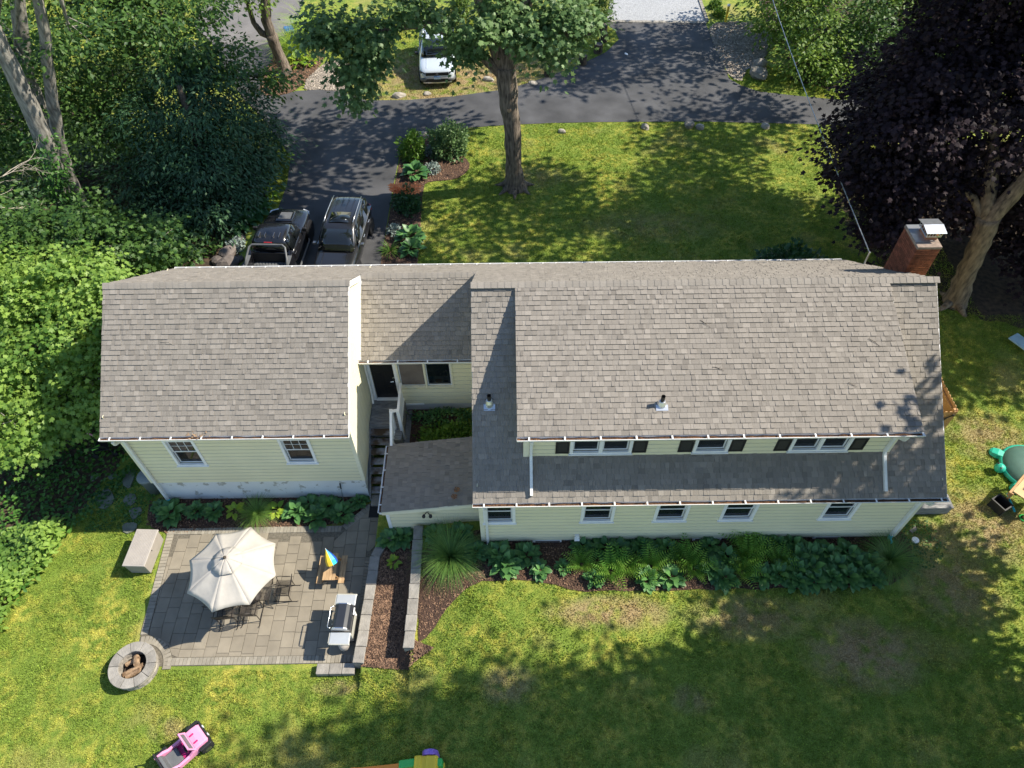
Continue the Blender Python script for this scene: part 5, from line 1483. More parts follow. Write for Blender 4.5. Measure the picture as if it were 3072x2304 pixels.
# local +y is the nose
mb = MB(); mb.loft([[(-.26*s, y, z0), (.26*s, y, z0), (.29*s, y, (z0+z1)/2), (.26*s, y, z1), (-.26*s, y, z1), (-.29*s, y, (z0+z1)/2)] for (y, z0, z1, s) in ((.20, .16, .44, 1.0), (.34, .16, .45, 1.0), (.50, .17, .43, .97), (.56, .2, .38, .9))]); mb.build('hood', MT['pink'], jp, bevel=.02)
mb = MB(); mb.box(-.27, .27, -.62, .22, .14, .20); mb.build('floor_pan', MT['magenta'], jp)
for s in (-1, 1):
    a, b = sorted((s*.23, s*.30))
    mb = MB(); mb.loft([[(a, y, .17), (b, y, .17), (b, y, z), (a, y, z)] for (y, z) in ((-.64, .46), (-.42, .44), (-.3, .34), (.0, .34), (.12, .42), (.22, .45))]); mb.build('side_panel', MT['pink'], jp, bevel=.012)
    mb = MB(); a, b = sorted((s*.29, s*.39)); mb.box(a, b, .26, .58, .30, .38); mb.box(a, b, -.62, -.3, .30, .38); mb.build('fender', MT['black_plastic'], jp, bevel=.025)
    mb = MB(); mb.tube([(s*.27, .2, .45), (s*.25, .12, .66), (s*.25, .11, .68)], .022, 6); mb.build('windscreen_post', MT['pink'], jp)
    for y in (.42, -.46):
        mb = MB(); mb.lathe([(.05, -.06), (.12, -.065), (.165, -.05), (.17, -.03), (.17, .03), (.165, .05), (.12, .065), (.05, .06)], 18, (s*.33, y, .172), Matrix.Rotation(R(90), 4, 'Y')); wh = mb.build('wheel', MT['rubber'], jp)
        m2 = MB(); m2.lathe([(0, -.068), (.075, -.068), (.09, -.062), (.09, .062), (.075, .068), (0, .068)], 6, (s*.33, y, .172), Matrix.Rotation(R(90), 4, 'Y')); m2.build('hub', MT['rim'], wh)
mb = MB(); mb.tube([(-.25, .11, .68), (.25, .11, .68)], .025, 6); mb.tube([(-.26, .19, .47), (.26, .19, .47)], .02, 6); mb.build('windscreen_frame', MT['pink'], jp)
mb = MB(); mb.slab((-.23, .185, .48), (.23, .185, .48), (.23, .115, .66), (-.23, .115, .66), .006); mb.build('windscreen', MT['cladding'], jp)
mb = MB(); mb.loft([[(-.2, y, z0), (.2, y, z0), (.2, y, z1), (-.2, y, z1)] for (y, z0, z1) in ((-.55, .2, .56), (-.48, .2, .54), (-.44, .2, .32), (-.16, .2, .30), (-.13, .2, .27))]); mb.build('seat', MT['cladding'], jp, bevel=.02)
mb = MB(); mb.box(-.2, .2, .555, .60, .22, .40); gl = mb.build('grille', MT['black_plastic'], jp, bevel=.012)
for x in (-.13, .13):
    m2 = MB(); m2.lathe([(0, 0), (.05, 0), (.05, .02), (0, .025)], 12, (x, .60, .33), Matrix.Rotation(R(-90), 4, 'X')); m2.build('headlight', MT['lamp'], gl)
mb = MB(); mb.tube([(-.31, .3, .35), (-.31, .58, .35), (.31, .58, .35), (.31, .3, .35)], .035, 6); mb.build('bumper', MT['black_plastic'], jp)
mb = MB(); mb.lathe([(.10, -.01), (.12, 0), (.10, .01), (.085, 0), (.10, -.01)], 14, (.1, .05, .50), Matrix.Rotation(R(60), 4, 'X')); mb.tube([(.1, .05, .5), (.1, .18, .42)], .015, 6); mb.build('steering_wheel', MT['black_plastic'], jp)
mb = MB(); mb.tube([(-.26, -.58, .44), (-.25, -.56, .72), (.25, -.56, .72), (.26, -.58, .44)], .024, 6); mb.build('roll_bar', MT['black_plastic'], jp)
for x in (-.1, .12):
    mb = MB(); mb.loft([[(x-.02, y, z), (x+.02, y, z), (x+.02, y, z+.012), (x-.02, y, z+.012)] for y, z in ((.25, .447), (.3, .45), (.36, .448))]); mb.build('hood_latch', MT['magenta'], jp)

sld = empty('climber_slide', (-2.6, 3.45, .62), 0, 'colourful plastic toddler climber and slide at the bottom edge', 'slide')
mb = MB(); rg = []
for (x, z) in ((-1.5, .02), (-1.2, .05), (-.6, .28), (-.05, .52), (.1, .56)):
    rg.append([(x, -.22, z+.12), (x, -.2, z+.12), (x, -.18, z+.01), (x, .18, z+.01), (x, .2, z+.12), (x, .34, z+.14), (x, .34, z-.04), (x, -.22, z-.04)])
mb.loft(rg); mb.build('slide_bed', MT['orange'], sld, bevel=.01)
mb = MB(); mb.loft([[(x, .22, 0), (x, .40, 0), (x, .40, z), (x, .22, z)] for x, z in ((-.25, .62), (.1, .80), (.75, .82), (.82, .78))]); mb.build('side_wall', MT['green_p'], sld, bevel=.03)
mb = MB(); mb.loft([[(x, .1, .5), (x, .43, .5), (x, .45, z), (x, .1, z)] for x, z in ((.14, .80), (.2, .88), (.3, .89), (.34, .84), (.42, .84), (.46, .89), (.66, .89), (.72, .80))]); mb.build('hand_grip', MT['yellow'], sld, bevel=.03)
mb = MB(); mb.loft([[(x, .44, z0), (x, .60, z0), (x, .58, z1), (x, .46, z1)] for x, z0, z1 in ((.32, .1, .70), (.38, .05, .85), (.5, 0, .95), (.6, 0, .93), (.68, .0, .78), (.70, .0, .7))]); mb.build('tower_panel', MT['purple'], sld, bevel=.04)
mb = MB()
for x in (.2, .5, .78): mb.box(x, x+.05, -.25, .2, -.62, .5)
mb.box(.15, .85, -.25, .35, .42, .5); mb.build('steps', MT['yellow'], sld)

tt = empty('turtle_sandbox', (16.25, 11.9, H1(16.2, 11.9)), 0, 'green plastic turtle sandbox with domed shell lid', 'sandbox')
vs = []; NA, NB = 28, 8
mb = MB(); mb.lathe([(0, .40), (.25, .39), (.5, .35), (.7, .27), (.82, .17), (.84, .13), (.80, .12)], 28); sh = mb.build('shell', MT['shell'], tt, smooth=True)
import math as _m
def on_shell(x, y): return .40 - .31*min(1, (x*x+y*y)/.7) + .012
def seam(pts):
    m = MB(); q = []
    for a, b in zip(pts[:-1], pts[1:]):
        for k in range(4):
            t = k/4; x = a[0]+(b[0]-a[0])*t; y = a[1]+(b[1]-a[1])*t; q.append((x, y, on_shell(x, y)))
    x, y = pts[-1]; q.append((x, y, on_shell(x, y)))
    m.tube(q, .012, 5); m.build('shell_seam', MT['black_plastic'], sh)
hexa = [(.3*math.cos(k*math.pi/3), .3*math.sin(k*math.pi/3)) for k in range(7)]
seam(hexa)
for k in range(6):
    a = k*math.pi/3; seam([(.3*math.cos(a), .3*math.sin(a)), (.78*math.cos(a), .78*math.sin(a))])
ring = [(.55*math.cos(k*math.pi/12), .55*math.sin(k*math.pi/12)) for k in range(25)]
mb = MB(); mb.lathe([(.70, 0), (.88, .02), (.90, .12), (.82, .16)], 28); mb.build('sand_tub', MT['turtle'], tt, smooth=True)
mb = MB(); mb.lathe([(0, -.17), (.10, -.14), (.16, -.03), (.15, .07), (.08, .13), (0, .15)], 14, (-1.02, -.02, .2)); hd = mb.build('head', MT['turtle'], tt, smooth=True)
for y in (-.09, .07):
    m2 = MB(); m2.lathe([(0, 0), (.04, .0), (.035, .025), (0, .035)], 10, (-1.06, y, .30)); m2.build('eye', MT['black_plastic'], hd)
for (x, y, a) in ((-.68, .55, 2.5), (-.62, -.62, 3.7), (.62, .62, .8), (.62, -.62, -.8)):
    mb = MB(); c, s = math.cos(a), math.sin(a)
    mb.loft([[(x+c*t-s*w_, y+s*t+c*w_, z0), (x+c*t+s*w_, y+s*t-c*w_, z0), (x+c*t+s*w_*.7, y+s*t-c*w_*.7, z1), (x+c*t-s*w_*.7, y+s*t+c*w_*.7, z1)] for t, w_, z0, z1 in ((-.1, .15, .02, .16), (.1, .2, .02, .17), (.26, .17, .02, .13), (.33, .08, .03, .08))]); mb.build('flipper', MT['turtle'], tt, bevel=.03)

mk = empty('play_kitchen', (15.42, 10.75, H1(15, 10.7)), R(40), 'wooden outdoor play table with tan top near the turtle', 'play table')
for x in (-.42, .42):
    for y in (-.32, .32):
        mb = MB(); mb.box(x-.03, x+.03, y-.03, y+.03, 0, .62); mb.build('leg', MT['cedar'], mk)
mb = MB(); mb.box(-.5, .5, -.42, -.36, .5, .66); mb.box(-.5, .5, .36, .42, .5, .66); mb.build('side_rail', MT['cedar'], mk)
mb = MB(); mb.box(-.38, .48, -.35, .35, .62, .66); mb.build('table_top', mat('tan_top', (.55, .36, .17), .6, .1, 3), mk)
mb = MB(); mb.box(-.1, .3, -.2, .2, .661, .69); mb.build('basin', MT['galv'], mk, bevel=.02)
bx_ = empty('crate', (14.66, 10.58, H1(14.6, 10.6)), R(28), 'black plastic crate beside the wooden play table', 'crate')
mb = MB(); mb.box(-.15, .15, -.2, .2, 0, .02); 
for (a, b, c, d) in ((-.17, -.15, -.22, .22), (.15, .17, -.22, .22), (-.17, .17, -.22, -.2), (-.17, .17, .2, .22)): mb.box(a, b, c, d, 0, .34)
mb.build('walls', MT['black_plastic'], bx_)
mb = MB(); mb.box(-.19, .19, -.24, -.2, .32, .36); mb.box(-.19, .19, .2, .24, .32, .36); mb.box(-.19, -.15, -.2, .2, .32, .36); mb.box(.15, .19, -.2, .2, .32, .36); mb.build('rim', MT['black_plastic'], bx_)
mb = MB(); mb.tube([(15.0, 10.92, 1.35), (14.92, 10.75, 1.42), (15.0, 10.55, 1.30), (15.02, 10.35, 1.25)], .03, 6); tag(mb.build('hose', MT['teal']), 'short teal hose between the crate and play table', 'hose')
mb = MB(); mb.lathe([(.10, 0), (.13, .02), (.10, .04), (.09, .02), (.10, 0)], 18, (15.3, 10.22, 1.09)); tag(mb.build('toy_ring', MT['green_p']), 'small green plastic ring on the grass', 'toy')

# wooden fence at the house side
fe = empty('picket_fence', (14.1, 13.4, 1.1), 0, 'new orange-brown wooden fence enclosure with dog-ear pickets beside the house', 'fence')
PK = MB(); PK.loft([[(0, 0, 0), (.022, 0, 0), (.022, .135, 0), (0, .135, 0)], [(0, 0, 1.06), (.022, 0, 1.06), (.022, .135, 1.06), (0, .135, 1.06)], [(0, .035, 1.12), (.022, .035, 1.12), (.022, .10, 1.12), (0, .10, 1.12)]])
PKM = PK.mesh('picket', MT['cedar'])
for i in range(16): link('picket', PKM, fe, loc=(0, .02+i*.142, random.uniform(-.01, .01)))
for i in range(19): link('picket', PKM, fe, loc=(-.02-i*.142, -.015, random.uniform(-.01, .01)), rot=(0, 0, R(90)))
for (z) in (.25, .9):
    mb = MB(); mb.box(-.07, -.03, .03, 2.3, z, z+.09); mb.build('rail', MT['cedar'], fe)
    mb = MB(); mb.box(-2.7, -.08, .01, .05, z, z+.09); mb.build('rail', MT['cedar'], fe)
for (x, y) in ((-.09, .06), (-.09, 2.25), (-1.4, .06), (-2.7, .06)):
    mb = MB(); mb.box(x, x+.09, y, y+.09, -.1, 1.1); mb.build('post', MT['cedar'], fe)
mb = MB(); mb.tube([(-.14, -.05, .95), (-.26, -.05, .86), (-.34, -.05, .80), (-.48, -.05, .74)], .018, 6); mb.tube([(-.26, -.05, .86), (-.30, -.05, .72)], .016, 6); mb.lathe([(0, 0), (.05, 0), (.05, .02), (0, .03)], 10, (-.12, -.04, .97), Matrix.Rotation(R(90), 4, 'X')); mb.build('gate_latch', MT['black_plastic'], fe)

st = empty('side_step', (12.5, 10.62, 1.08), 0, 'low grey wooden platform step at the right corner of the house', 'step')
for i in range(4):
    mb = MB(); mb.box(-.62, .60, -.24+i*.12, -.24+i*.12+.113, .36, .40); mb.build('board', MT['wood_grey'], st)
mb = MB(); mb.box(-.6, .58, -.22, -.19, .0, .355); mb.box(-.6, .58, .19, .22, .0, .355); mb.build('skirt', MT['wood_grey'], st)
mb = MB(); mb.box(.55, .58, -.19, .19, 0, .355); mb.box(-.6, -.57, -.19, .19, 0, .355); mb.build('end_panel', MT['wood_grey'], st)

bn = empty('trash_can', (-11.78, 12.25, H1(-11.7, 12.2)), 0, 'grey-blue round trash can behind the garage downspout', 'bin')
mb = MB(); mb.lathe([(.22, 0), (.27, .75), (.285, .76), (.285, .80)], 24); mb.build('body', MT['bin_grey'], bn, smooth=True)
mb = MB(); mb.lathe([(.30, .79), (.30, .84), (.25, .90), (.1, .93), (0, .93)], 24); mb.build('lid', MT['bin_grey'], bn, smooth=True)

ct_ = empty('toy_stroller', (-13.75, 13.65, H1(-13.7, 13.6)), R(10), 'black and pink toy buggy half hidden beside the garage', 'toy')
for s in (-1, 1):
    mb = MB(); mb.tube([(-.35, s*.2, .05), (-.3, s*.2, .5), (.1, s*.2, .55), (.3, s*.2, .05)], .025, 6); mb.build('frame_side', MT['black_plastic'], ct_)
    for x in (-.33, .28):
        mb = MB(); mb.lathe([(.04, -.02), (.1, -.02), (.1, .02), (.04, .02)], 12, (x, s*.22, .1), Matrix.Rotation(R(90), 4, 'X')); mb.build('wheel', MT['rubber'], ct_)
mb = MB(); mb.box(-.3, .15, -.18, .18, .28, .32); mb.build('seat', MT['black_plastic'], ct_)
mb = MB(); mb.tube([(.05, .1, .5), (-.3, .14, .95)], .03, 8); mb.build('handle', MT['pink'], ct_)
mb = MB(); mb.tube([(-.05, -.12, .5), (-.3, -.2, .45)], .05, 8); mb.build('bottle', mat('lime_plastic', (.2, .55, .06), .5), ct_)

sp = empty('garden_tool', (-5.5, 11.75, .02), 0, 'black-handled garden tool leaning on the garage foundation', 'tool')
mb = MB(); mb.tube([(.0, -.12, 0), (0, .06, .62)], .014, 6); mb.build('shaft', MT['galv'], sp)
mb = MB(); mb.tube([(0, .06, .62), (0, .11, .85)], .022, 6); mb.build('grip', MT['black_plastic'], sp)

mb = MB(); mb.lathe([(.09, 0), (.1, .05), (.1, .08), (0, .09)], 16, (11.79, 9.53, 1.07)); tag(mb.build('drain_cap', MT['white']), 'round white drain cap in the grass near the corner downspout', 'cap')
mb = MB(); mb.cbox((11.85, 9.86, 1.09), (.2, .1, .06), .5); mb.cbox((11.93, 9.95, 1.09), (.08, .12, .06), .3); tag(mb.build('broken_block', MT['stone'], bevel=.01), 'small broken stone block in the weeds at the house corner', 'stone')
mb = MB(); mb.cbox((18.2, 16.9, H1(18, 17)+.2), (.5, .9, .06), .5); tag(mb.build('foam_board', mat('pale_blue', (.35, .5, .55), .6), bevel=.02), 'pale blue-grey board lying at the right edge of the lawn', 'board')

# ------------------------------------------------------------------ plants
LEAF_OVATE = ([(0, 0, 0), (-.30, .32, .07), (0, .36, -.02), (.30, .32, .07), (-.27, .68, .03), (0, .72, -.04), (.27, .68, .03), (0, 1.05, -.16)],
              [(0, 2, 1), (0, 3, 2), (1, 2, 4), (2, 5, 4), (2, 3, 6), (2, 6, 5), (4, 5, 7), (5, 6, 7)])
LEAF_SIMPLE = ([(0, 0, 0), (-.30, .45, .07), (.30, .45, .07), (0, 1, -.02)], [(0, 3, 1), (0, 2, 3)])
LEAF_MAPLE = ([(0, 0, 0), (-.45, .12, .0), (-.30, .38, .03), (-.52, .62, -.05), (-.18, .66, .02), (0, 1.05, -.06), (.18, .66, .02), (.52, .62, -.05), (.30, .38, .03), (.45, .12, 0)],
              [(0, 2, 1), (0, 4, 2), (2, 4, 3), (0, 6, 4), (4, 6, 5), (0, 8, 6), (6, 8, 7), (0, 9, 8)])
LEAF_NEEDLE = ([(0, 0, 0), (-.20, .3, .0), (.20, .3, 0), (-.1, .75, -.05), (.1, .75, -.05), (0, 1.1, -.14)], [(0, 2, 1), (1, 2, 3), (2, 4, 3), (3, 4, 5)])

def hosta_mesh(n, L, mt, seed, spread=1.0):
    g = np.random.default_rng(seed)
    a = g.uniform(0, 2*np.pi, n); t = g.uniform(0, 1, n)**.7
    r = t*.30*spread*L/.2*.50
    el = np.radians(65-60*t+g.normal(0, 10, n))
    P = np.stack([r*np.cos(a), r*np.sin(a), .16*L/.2*(1-.45*t)+g.normal(0, .015, n)], 1)
    D = np.stack([np.cos(a)*np.cos(el), np.sin(a)*np.cos(el), np.sin(el)*.7-.1*t], 1)
    N = unit(np.stack([-np.cos(a)*np.sin(el)*.6, -np.sin(a)*np.sin(el)*.6, np.ones(n)], 1)+g.normal(0, .12, (n, 3)))
    S = L*g.uniform(.7, 1.15, n)
    return scatter(*LEAF_OVATE, P, D, N, np.stack([S*1.05, S, S], 1), g.uniform(0, 1, n), 'leaves', MT[mt])

FROND = None
def frond():
    tv = []; tf = []
    n = 11
    for i in range(n):
        t = .06+.94*i/n; z = .55*t-.75*t*t; w = .26*math.sin(math.pi*min(1, .18+t*.82))+.03
        for s in (-1, 1):
            b = len(tv); tv += [(0, t, z), (s*w*.55, t+.05, z+.0), (s*w, t+.06, z-.05), (s*w*.5, t-.012, z-.01)]; tf += [(b, b+1, b+3), (b+1, b+2, b+3)]
    return tv, tf
FRV, FRF = frond()
def fern_mesh(n, L, seed):
    g = np.random.default_rng(seed)
    a = np.arange(n)*2.4+g.normal(0, .2, n); el = np.radians(g.uniform(25, 65, n))
    P = np.stack([.04*np.cos(a), .04*np.sin(a), g.uniform(.0, .06, n)], 1)
    D = np.stack([np.cos(a)*np.cos(el), np.sin(a)*np.cos(el), np.sin(el)], 1)
    N = np.stack([-np.cos(a)*np.sin(el), -np.sin(a)*np.sin(el), np.cos(el)], 1)
    return scatter(FRV, FRF, P, D, N, L*g.uniform(.7, 1.1, n), g.uniform(0, 1, n), 'fronds', MT['l_fern'])

BLV = [(-1, 0, 0), (1, 0, 0), (-.9, .35, -.02), (.9, .35, -.02), (-.75, .62, -.16), (.75, .62, -.16), (-.5, .80, -.40), (.5, .80, -.40), (0, .90, -.72)]
BLF = [(0, 1, 2), (1, 3, 2), (2, 3, 4), (3, 5, 4), (4, 5, 6), (5, 7, 6), (6, 7, 8)]
def reed_mesh(n, L, seed, mt='l_reed', wid=.007, lo=25):
    g = np.random.default_rng(seed)
    a = g.uniform(0, 2*np.pi, n); el = np.radians(g.uniform(lo, 85, n))
    rr_ = g.uniform(0, .14, n)
    P = np.stack([rr_*np.cos(a), rr_*np.sin(a), np.zeros(n)], 1)
    D = np.stack([np.cos(a)*np.cos(el), np.sin(a)*np.cos(el), np.sin(el)], 1)
    N = np.stack([-np.cos(a)*np.sin(el), -np.sin(a)*np.sin(el), np.cos(el)], 1)
    ll = L*g.uniform(.6, 1.1, n)
    return scatter(BLV, BLF, P, D, N, np.stack([np.full(n, wid), ll, ll], 1), g.uniform(0, 1, n), 'blades', MT[mt])

def bush_mesh(rx, ry, rz, n, size, mt, seed, tpl=LEAF_SIMPLE, shell=.5):
    g = np.random.default_rng(seed)
    v = unit(g.normal(0, 1, (n, 3))); v[:, 2] = np.abs(v[:, 2])*1.0-.1
    lump = 1+.22*np.sin(v[:, 0]*5+seed)*np.sin(v[:, 1]*6+1)+.15*np.sin(v[:, 2]*9+v[:, 0]*4)
    r = (shell+(1-shell)*g.uniform(0, 1, n)**.6)*lump
    P = v*r[:, None]*np.array([rx, ry, rz])+np.array([0, 0, .05])
    N = unit(v*.7+np.array([0, 0, .6])+g.normal(0, .45, (n, 3)))
    D = unit(v+g.normal(0, .6, (n, 3)))
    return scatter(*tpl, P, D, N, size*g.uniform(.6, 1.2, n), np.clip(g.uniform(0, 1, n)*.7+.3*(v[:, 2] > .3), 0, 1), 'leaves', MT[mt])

HM = [hosta_mesh(54, .29, 'l_hosta', s) for s in range(5)]
HL = [hosta_mesh(18, .21, 'l_lime', 20+s, .8) for s in range(2)]
FM = [fern_mesh(22, .55, 30+s) for s in range(3)]
RM = [reed_mesh(900, .95, 40, wid=.0042, lo=35), reed_mesh(600, .72, 41, wid=.004, lo=35)]
PLN = [0]
def plant(name, me, x, y, lab, cat, grp=None, s=1.0, z=None, sz=None):
    e = empty(name, (x, y, H1(x, y) if z is None else z), random.uniform(0, 6.28), lab, cat, grp, s)
    o = link(me.name.split('.')[0], me, e)
    if sz: o.scale = sz
    return e

G1 = 'hostas in the bed behind the garage'
for i, (x, y, s, lab) in enumerate(((-11.45, 11.55, .6, 'small hosta tucked beside the teal drain elbow'), (-10.95, 11.3, 1.15, 'broad dark hosta nearest the downspout in the garage bed'), (-10.2, 11.38, .8, 'medium dark hosta second in the row from the downspout'), (-9.62, 11.36, .85, 'dark hosta just left of the lime hosta'),
        (-6.98, 11.3, 1.0, 'dark hosta just right of the second lime hosta'), (-6.6, 11.5, 1.05, 'dark hosta against the peeling foundation'), (-6.25, 11.1, 1.05, 'dark hosta spilling over the pale patio border'), (-5.95, 11.45, 1.05, 'tall dark hosta left of the leaning tool'), (-5.5, 11.2, 1.0, 'dark hosta at the angled border corner'), (-4.98, 11.68, .7, 'small dark hosta at the garage corner by the steps'))):
    plant('hosta', HM[i % 5], x, y, lab, 'hosta', G1, s)
plant('hosta', HL[0], -8.95, 11.36, 'lime green hosta left of the grass tuft', 'hosta', G1, 1.2)
plant('hosta', HL[1], -7.6, 11.38, 'lime green hosta right of the grass tuft', 'hosta', G1, 1.2)
plant('ornamental_grass', RM[1], -8.2, 11.25, 'arching grass tuft between two lime hostas behind the garage', 'grass', 'ornamental grasses', .95)
G2 = 'hostas on the terrace'
plant('hosta', HM[1], -3.75, 10.08, 'dark hosta at the shed corner inside the curved wall', 'hosta', G2, .95)
plant('hosta', HM[3], -3.36, 10.15, 'dark hosta against the upper end of the taller stone wall', 'hosta', G2, .95)
plant('hosta', HL[0], -3.62, 9.33, 'small lime hosta alone in the bark mulch', 'hosta', G2, .85)
plant('ornamental_grass', RM[0], -1.85, 9.2, 'large arching fountain grass beside the taller stone wall', 'grass', 'ornamental grasses', 1.12)
plant('ornamental_grass', RM[0], 10.75, 8.85, 'fountain grass at the far right end of the long bed', 'grass', 'ornamental grasses', .95)
G3 = 'hostas in the long bed behind the house'
HP = [(-2.35, 10.0, .8), (-1.55, 9.95, .9), (-1.12, 9.3, .95), (-.45, 9.2, 1.1), (-.25, 8.92, 1.1), (.36, 9.2, .9), (.74, 8.72, .75), (1.41, 8.8, .6), (1.99, 9.42, .85), (2.25, 8.45, .7), (2.62, 9.4, .95), (3.05, 9.3, .95), (3.7, 9.4, .95), (3.73, 8.42, .9), (4.45, 9.3, .95), (4.44, 8.45, .9),
      (5.7, 9.4, .8), (5.65, 8.7, 1.05), (6.1, 9.0, 1.0), (5.95, 8.4, .95), (7.2, 9.4, .9), (7.0, 8.45, .95), (7.65, 9.4, .95), (7.5, 8.5, 1.0), (8.1, 9.4, .95), (8.15, 9.0, 1.05), (8.05, 8.6, 1.05), (7.95, 8.3, .9), (8.6, 9.05, 1.05), (8.5, 8.65, 1.05), (8.46, 8.32, .95), (9.05, 9.1, 1.0), (8.95, 8.38, .95), (9.2, 8.72, 1.05), (9.6, 9.1, 1.0), (9.44, 8.4, 1.0), (9.75, 8.8, 1.05), (9.9, 8.45, .95), (10.15, 8.36, .85), (10.2, 8.8, .95)]
uniq = {0: 'hosta behind the fountain grass against the shed wall', 1: 'hosta at the foot of the house corner beside the shed', 2: 'hosta right of the fountain grass below the corner downspout', 3: 'big dark hosta in front of the leftmost lower window', 4: 'big glossy hosta leaning toward the lawn below the leftmost window', 5: 'hosta between the leftmost window and the foundation vent', 6: 'hosta at the lawn edge in front of the first foundation vent', 7: 'sparse young hosta in bare mulch left of the ferns', 8: 'hosta against the wall below the white dryer vent', 38: 'hosta at the lawn corner next to the right-hand fountain grass', 16: 'hosta by the wall at the middle foundation vent'}
ORD = ['first', 'second', 'third', 'fourth', 'fifth', 'sixth', 'seventh', 'eighth', 'ninth', 'tenth', 'eleventh', 'twelfth']
def hosta_row(x, y): return ('right' if x > 5 else 'left', 'wall' if y > 9.0 else ('middle' if y > 8.58 else 'lawn'))
for i, (x, y, s) in enumerate(HP):
    hf, rw = hosta_row(x, y)
    same = sorted(p[0] for k, p in enumerate(HP) if k not in uniq and hosta_row(p[0], p[1]) == (hf, rw))
    lab = uniq.get(i)
    if not lab:
        n_ = len(same)-1-same.index(x)
        lab = 'dark hosta, %s from the right in the %s row %s' % (ORD[n_], {'wall': 'wall-side', 'middle': 'middle', 'lawn': 'lawn-side'}[rw], 'of the crowded right half' if hf == 'right' else 'among the pale ferns')
    plant('hosta', HM[i % 5], x, y, lab, 'hosta', G3, s)
G4 = 'ferns in the long bed behind the house'
for i, (x, y, s, lab) in enumerate(((1.94, 8.9, .85, 'sunlit fern farthest left in the long bed'), (2.75, 8.65, 1.1, 'brightest yellow-green fern catching the sun'), (3.2, 8.75, .9, 'sunlit fern just right of the brightest fern'), (3.9, 8.8, 1.0, 'fern below the third lower window'), (4.9, 9.0, 1.0, 'fern in front of the fourth lower window'), (5.15, 8.7, .95, 'fern at the lawn side under the fourth lower window'), (6.75, 9.4, 1.15, 'tall fern right of the fourth lower window'), (6.7, 9.0, 1.05, 'fern in the middle of the right half of the bed'), (6.5, 8.6, .95, 'fern at the lawn edge in the right half of the bed'), (7.6, 8.9, .9, 'rightmost fern among the crowded hostas'))):
    plant('fern', FM[i % 3], x, y, lab, 'fern', G4, s*1.3)

# court shrub
cb = empty('shrub', (-2.15, 13.1, 1.06), 0, 'bright green leafy shrub in the bed between breezeway and shed', 'shrub')
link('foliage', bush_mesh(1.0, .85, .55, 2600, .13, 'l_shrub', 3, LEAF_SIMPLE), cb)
mb = MB()
for k in range(7):
    a = k*.9; mb.tube([(0.05*math.cos(a), .05*math.sin(a), 0), (.5*math.cos(a), .45*math.sin(a), .35)], [.02, .008], 5)
mb.build('stem', MT['bark_dark'], cb)
cb2 = empty('ground_cover', (-2.2, 14.2, 1.06), 0, 'dark low ivy along the court foundation', 'ground cover')
link('foliage', bush_mesh(1.3, .35, .35, 900, .11, 'l_hosta', 5), cb2); cb2['kind'] = 'stuff'

# front bed
G5 = 'plants in the bed along the driveway'
def bushthing(name, x, y, rx, ry, rz, n, size, mt, seed, lab, cat='shrub', grp=G5, tpl=LEAF_SIMPLE):
    e = empty(name, (x, y, H1(x, y)), 0, lab, cat, grp)
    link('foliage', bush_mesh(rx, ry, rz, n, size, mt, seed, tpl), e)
    mb = MB()
    for k in range(5):
        a = k*1.26+seed; mb.tube([(.04*math.cos(a), .04*math.sin(a), 0), (.5*rx*math.cos(a), .5*ry*math.sin(a), .6*rz)], [.025, .008], 5)
    mb.build('stem', MT['bark_dark'], e)
    return e
bushthing('shrub', -2.85, 29.6, .95, .9, 1.45, 2600, .17, 'l_maple', 11, 'large round green shrub at the wide end of the front bed')
bushthing('shrub', -4.5, 29.3, .62, .7, 1.2, 1300, .17, 'l_shrub', 12, 'upright yellow-green shrub beside the driveway corner')
bushthing('lily_clump', -4.42, 25.4, .6, .6, .95, 1500, .15, 'l_rhodo', 13, 'dark lily clump with orange-red flowers in the front bed', 'flower')
fl_ = [o for o in COL.objects if o.name.startswith('lily_clump')][0]
mb = MB()
for k in range(40):
    x = random.uniform(-.6, .6); y = random.uniform(-.1, .45); z = .80+random.uniform(-.02, .22)
    for j in range(6):
        a = j*1.05; mb.add([(x, y, z), (x+.10*math.cos(a-.4), y+.10*math.sin(a-.4), z+.04), (x+.18*math.cos(a), y+.18*math.sin(a), z+.03), (x+.10*math.cos(a+.4), y+.10*math.sin(a+.4), z+.04)], [(0, 1, 2, 3)])
mb.build('flowers', MT['flower'], fl_)
plant('hosta', HM[2], -4.2, 27.7, 'pale variegated hosta between the shrubs and lilies', 'hosta', G5, 1.5)
plant('hosta', HM[0], -4.1, 23.3, 'green hosta near the house end of the front bed', 'hosta', G5, 1.4)
plant('hosta', HM[4], -4.0, 22.5, 'last green hosta in the front bed before the house', 'hosta', G5, 1.2)
bushthing('silver_plant', -4.85, 23.8, .28, .28, .28, 420, .10, 'l_silver', 14, 'small silvery plant at the driveway edge of the front bed', 'plant')
bushthing('silver_plant', -3.5, 28.1, .34, .34, .32, 420, .10, 'l_silver', 15, 'silvery plant in the middle of the wide end of the bed', 'plant')
bushthing('silver_plant', -3.75, 29.5, .3, .3, .3, 300, .10, 'l_silver', 17, 'silvery plant between the two front shrubs', 'plant')
plant('day_lily', reed_mesh(60, .5, 44, 'l_shrub', .018, 20), -4.9, 22.5, 'small spiky lily tuft at the driveway edge', 'plant', G5)
plant('red_tuft', reed_mesh(40, .5, 45, 'l_dark', .02, 20), -4.45, 30.75, 'small dark red spiky plant at the bed tip', 'plant', G5)
bushthing('rhododendron', 10.75, 21.0, 1.3, .9, 1.1, 1900, .22, 'l_rhodo', 16, 'dark rhododendron by the front wall of the house', 'shrub', 'front shrubs', LEAF_SIMPLE)
